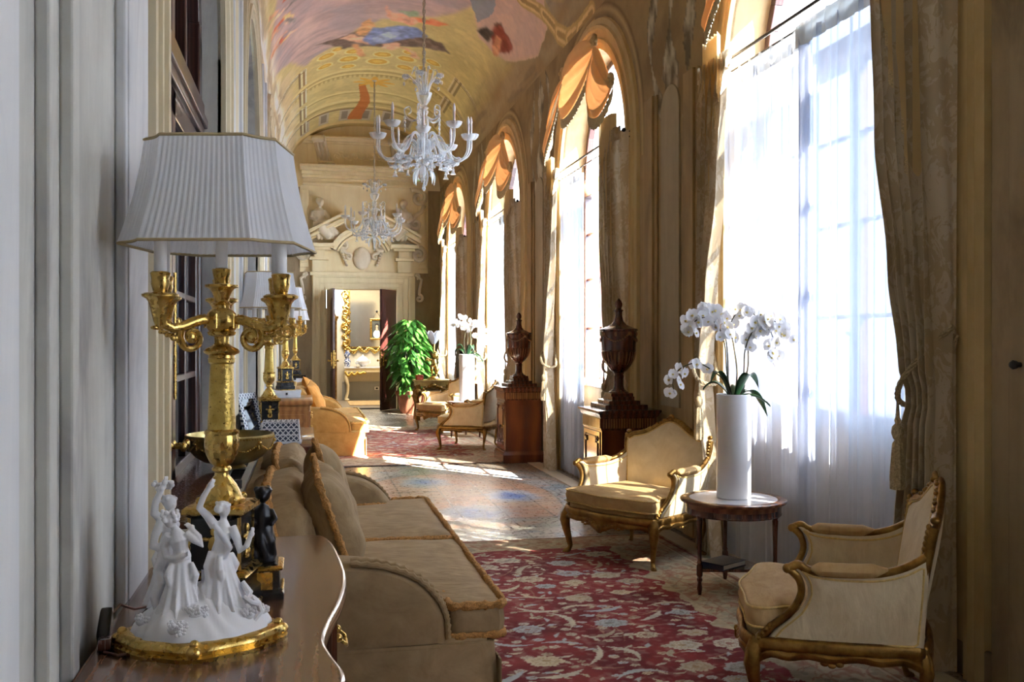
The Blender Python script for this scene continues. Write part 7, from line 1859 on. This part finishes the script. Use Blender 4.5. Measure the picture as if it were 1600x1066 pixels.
w = MB(); w.tube([(.06, -.01, .56), (.18, -.005, .74), (.30, -.01, .56)], .004, 5); w.ell((.18, -.01, .75), (.03, .015, .03)); w.build('hanging_cord', M['bronze'], t)
t = thing('ginger_jar', 'blue and white jar on the gilt console beyond the doorway', 'jar', (1.02, 25.3, .875))
w = MB(); w.lathe([(.05, 0), (.07, .03), (.09, .10), (.085, .17), (.05, .22), (.06, .25), (.08, .30), (.07, .36), (.045, .40), (.05, .43), (.04, .43)], 24, caps=False); w.build('body', M['blue_white'], t)
t = thing('tureen', 'white lidded tureen on the gilt console beyond the doorway', 'tureen', (1.42, 25.3, .875)); w = MB(); w.lathe([(.07, 0), (.06, .03), (.14, .08), (.16, .15), (.15, .19), (.10, .25), (.03, .28), (.03, .31), (0, .32)], 24); w.build('body', M['white_gloss'], t)
for s in (-1, 1): w = MB(); w.tube([(s * .15, 0, .17), (s * .20, 0, .20), (s * .19, 0, .10), (s * .14, 0, .10)], .012, 7); w.build('handle', M['white_gloss'], t)
t = thing('silver_tray', 'small wire stand and glassware on the gilt console beyond the doorway', 'tray', (1.28, 25.18, .875)); w = MB(); w.lathe([(.09, 0), (.10, .012), (.0, .012)], 24); w.build('tray', M['metal'], t); w = MB(); [w.lathe([(.02, .012), (.004, .02), (.004, .06), (.025, .09), (.028, .13)], 10, T(.05 * cos(k), .05 * sin(k), 0), caps=False) for k in (0, 2, 4)]; w.build('glasses', M['murano'], t)
t = thing('wall_socket', 'white double socket low on the grey dado beyond the doorway', 'socket', (1.80, 25.57, .30)); w = MB(); w.box(-.06, .06, -.012, 0, -.04, .04); w.build('plate', M['plastic_white'], t, bev=.003, ang=0); w = MB(); w.box(-.03, .03, -.016, -.01, -.02, .02); w.build('outlet', M['black'], t, ang=0)
SKY0, SKY1, SUN = 3.7, 15.0, 80.0
# ------------------------------------------------------------------ daylight, camera, exposure
W = bpy.data.worlds.new('World'); SC.world = W; W.use_nodes = True
nt_ = W.node_tree; nt_.nodes.clear()
o_ = nt_.nodes.new('ShaderNodeOutputWorld'); b_ = nt_.nodes.new('ShaderNodeBackground')
tc_ = nt_.nodes.new('ShaderNodeTexCoord'); dp_ = nt_.nodes.new('ShaderNodeVectorMath'); dp_.operation = 'DOT_PRODUCT'
nt_.links.new(tc_.outputs['Generated'], dp_.inputs[0]); dp_.inputs[1].default_value = Vector((1.27, -1.70, 1.75)).normalized()
rp_ = nt_.nodes.new('ShaderNodeMapRange'); nt_.links.new(dp_.outputs['Value'], rp_.inputs[0])                                # sky brightening towards the sun
for i_, v_ in ((1, .2), (2, 1.0), (3, SKY0), (4, SKY1)): rp_.inputs[i_].default_value = v_
b_.inputs[0].default_value = (.70, .84, 1.0, 1); nt_.links.new(rp_.outputs[0], b_.inputs[1])
nt_.links.new(b_.outputs[0], o_.inputs[0])
sun = bpy.data.lights.new('sun', 'SUN'); sun.energy = SUN; sun.angle = rad(.6); sun.color = (1, .92, .80)
so = bpy.data.objects.new('sun', sun); COL.objects.link(so)
so.rotation_euler = Vector((-1.27, 1.70, -1.75)).to_track_quat('-Z', 'Y').to_euler()
so.location = (12, 0, 9)
for i, c in enumerate([.65] + WC):                                    # portals: guide daylight sampling through the openings
    l = bpy.data.lights.new('window_portal', 'AREA'); l.shape = 'RECTANGLE'; l.size = 2.5; l.size_y = 3.7
    l.cycles.is_portal = True
    p = bpy.data.objects.new('window_portal', l); COL.objects.link(p)
    p.location = (XR + WT + .03, c, 2.85); p.rotation_euler = Vector((-1, 0, 0)).to_track_quat('-Z', 'Y').to_euler()
l = bpy.data.lights.new('window_portal', 'AREA'); l.shape = 'RECTANGLE'; l.size = 2.9; l.size_y = 1.2; l.cycles.is_portal = True
p = bpy.data.objects.new('window_portal', l); COL.objects.link(p); p.location = (1.25, YB - .22, 3.5); p.rotation_euler = Vector((0, 1, 0)).to_track_quat('-Z', 'Y').to_euler()
l = bpy.data.lights.new('far_room_fill', 'AREA'); l.energy = 90; l.size = 1.6; l.color = (1, .93, .8)  # unseen area light added to brighten the room beyond the door
p = bpy.data.objects.new('far_room_fill', l); COL.objects.link(p); p.location = (1.2, 24.2, 3.35); p.rotation_euler = (0, 0, 0)
cam = bpy.data.cameras.new('camera'); cam.sensor_width = 36; cam.lens = 1500 / 1600 * 36; cam.clip_start = .05
co_ = bpy.data.objects.new('camera', cam); COL.objects.link(co_)
co_.location = (0, 0, 1.55); co_.rotation_euler = (PI / 2, 0, -math.atan(320 / 1500.))
SC.camera = co_
SC.view_settings.view_transform = 'Standard'; SC.view_settings.look = 'None'; SC.view_settings.gamma = 1; SC.view_settings.exposure = 1.2
SC.cycles.use_denoising = True
SC.cycles.max_bounces = 10; SC.cycles.diffuse_bounces = 6; SC.cycles.glossy_bounces = 4; SC.cycles.transmission_bounces = 6; SC.cycles.transparent_max_bounces = 16
SC.cycles.caustics_reflective = False; SC.cycles.caustics_refractive = False; SC.cycles.sample_clamp_indirect = 6
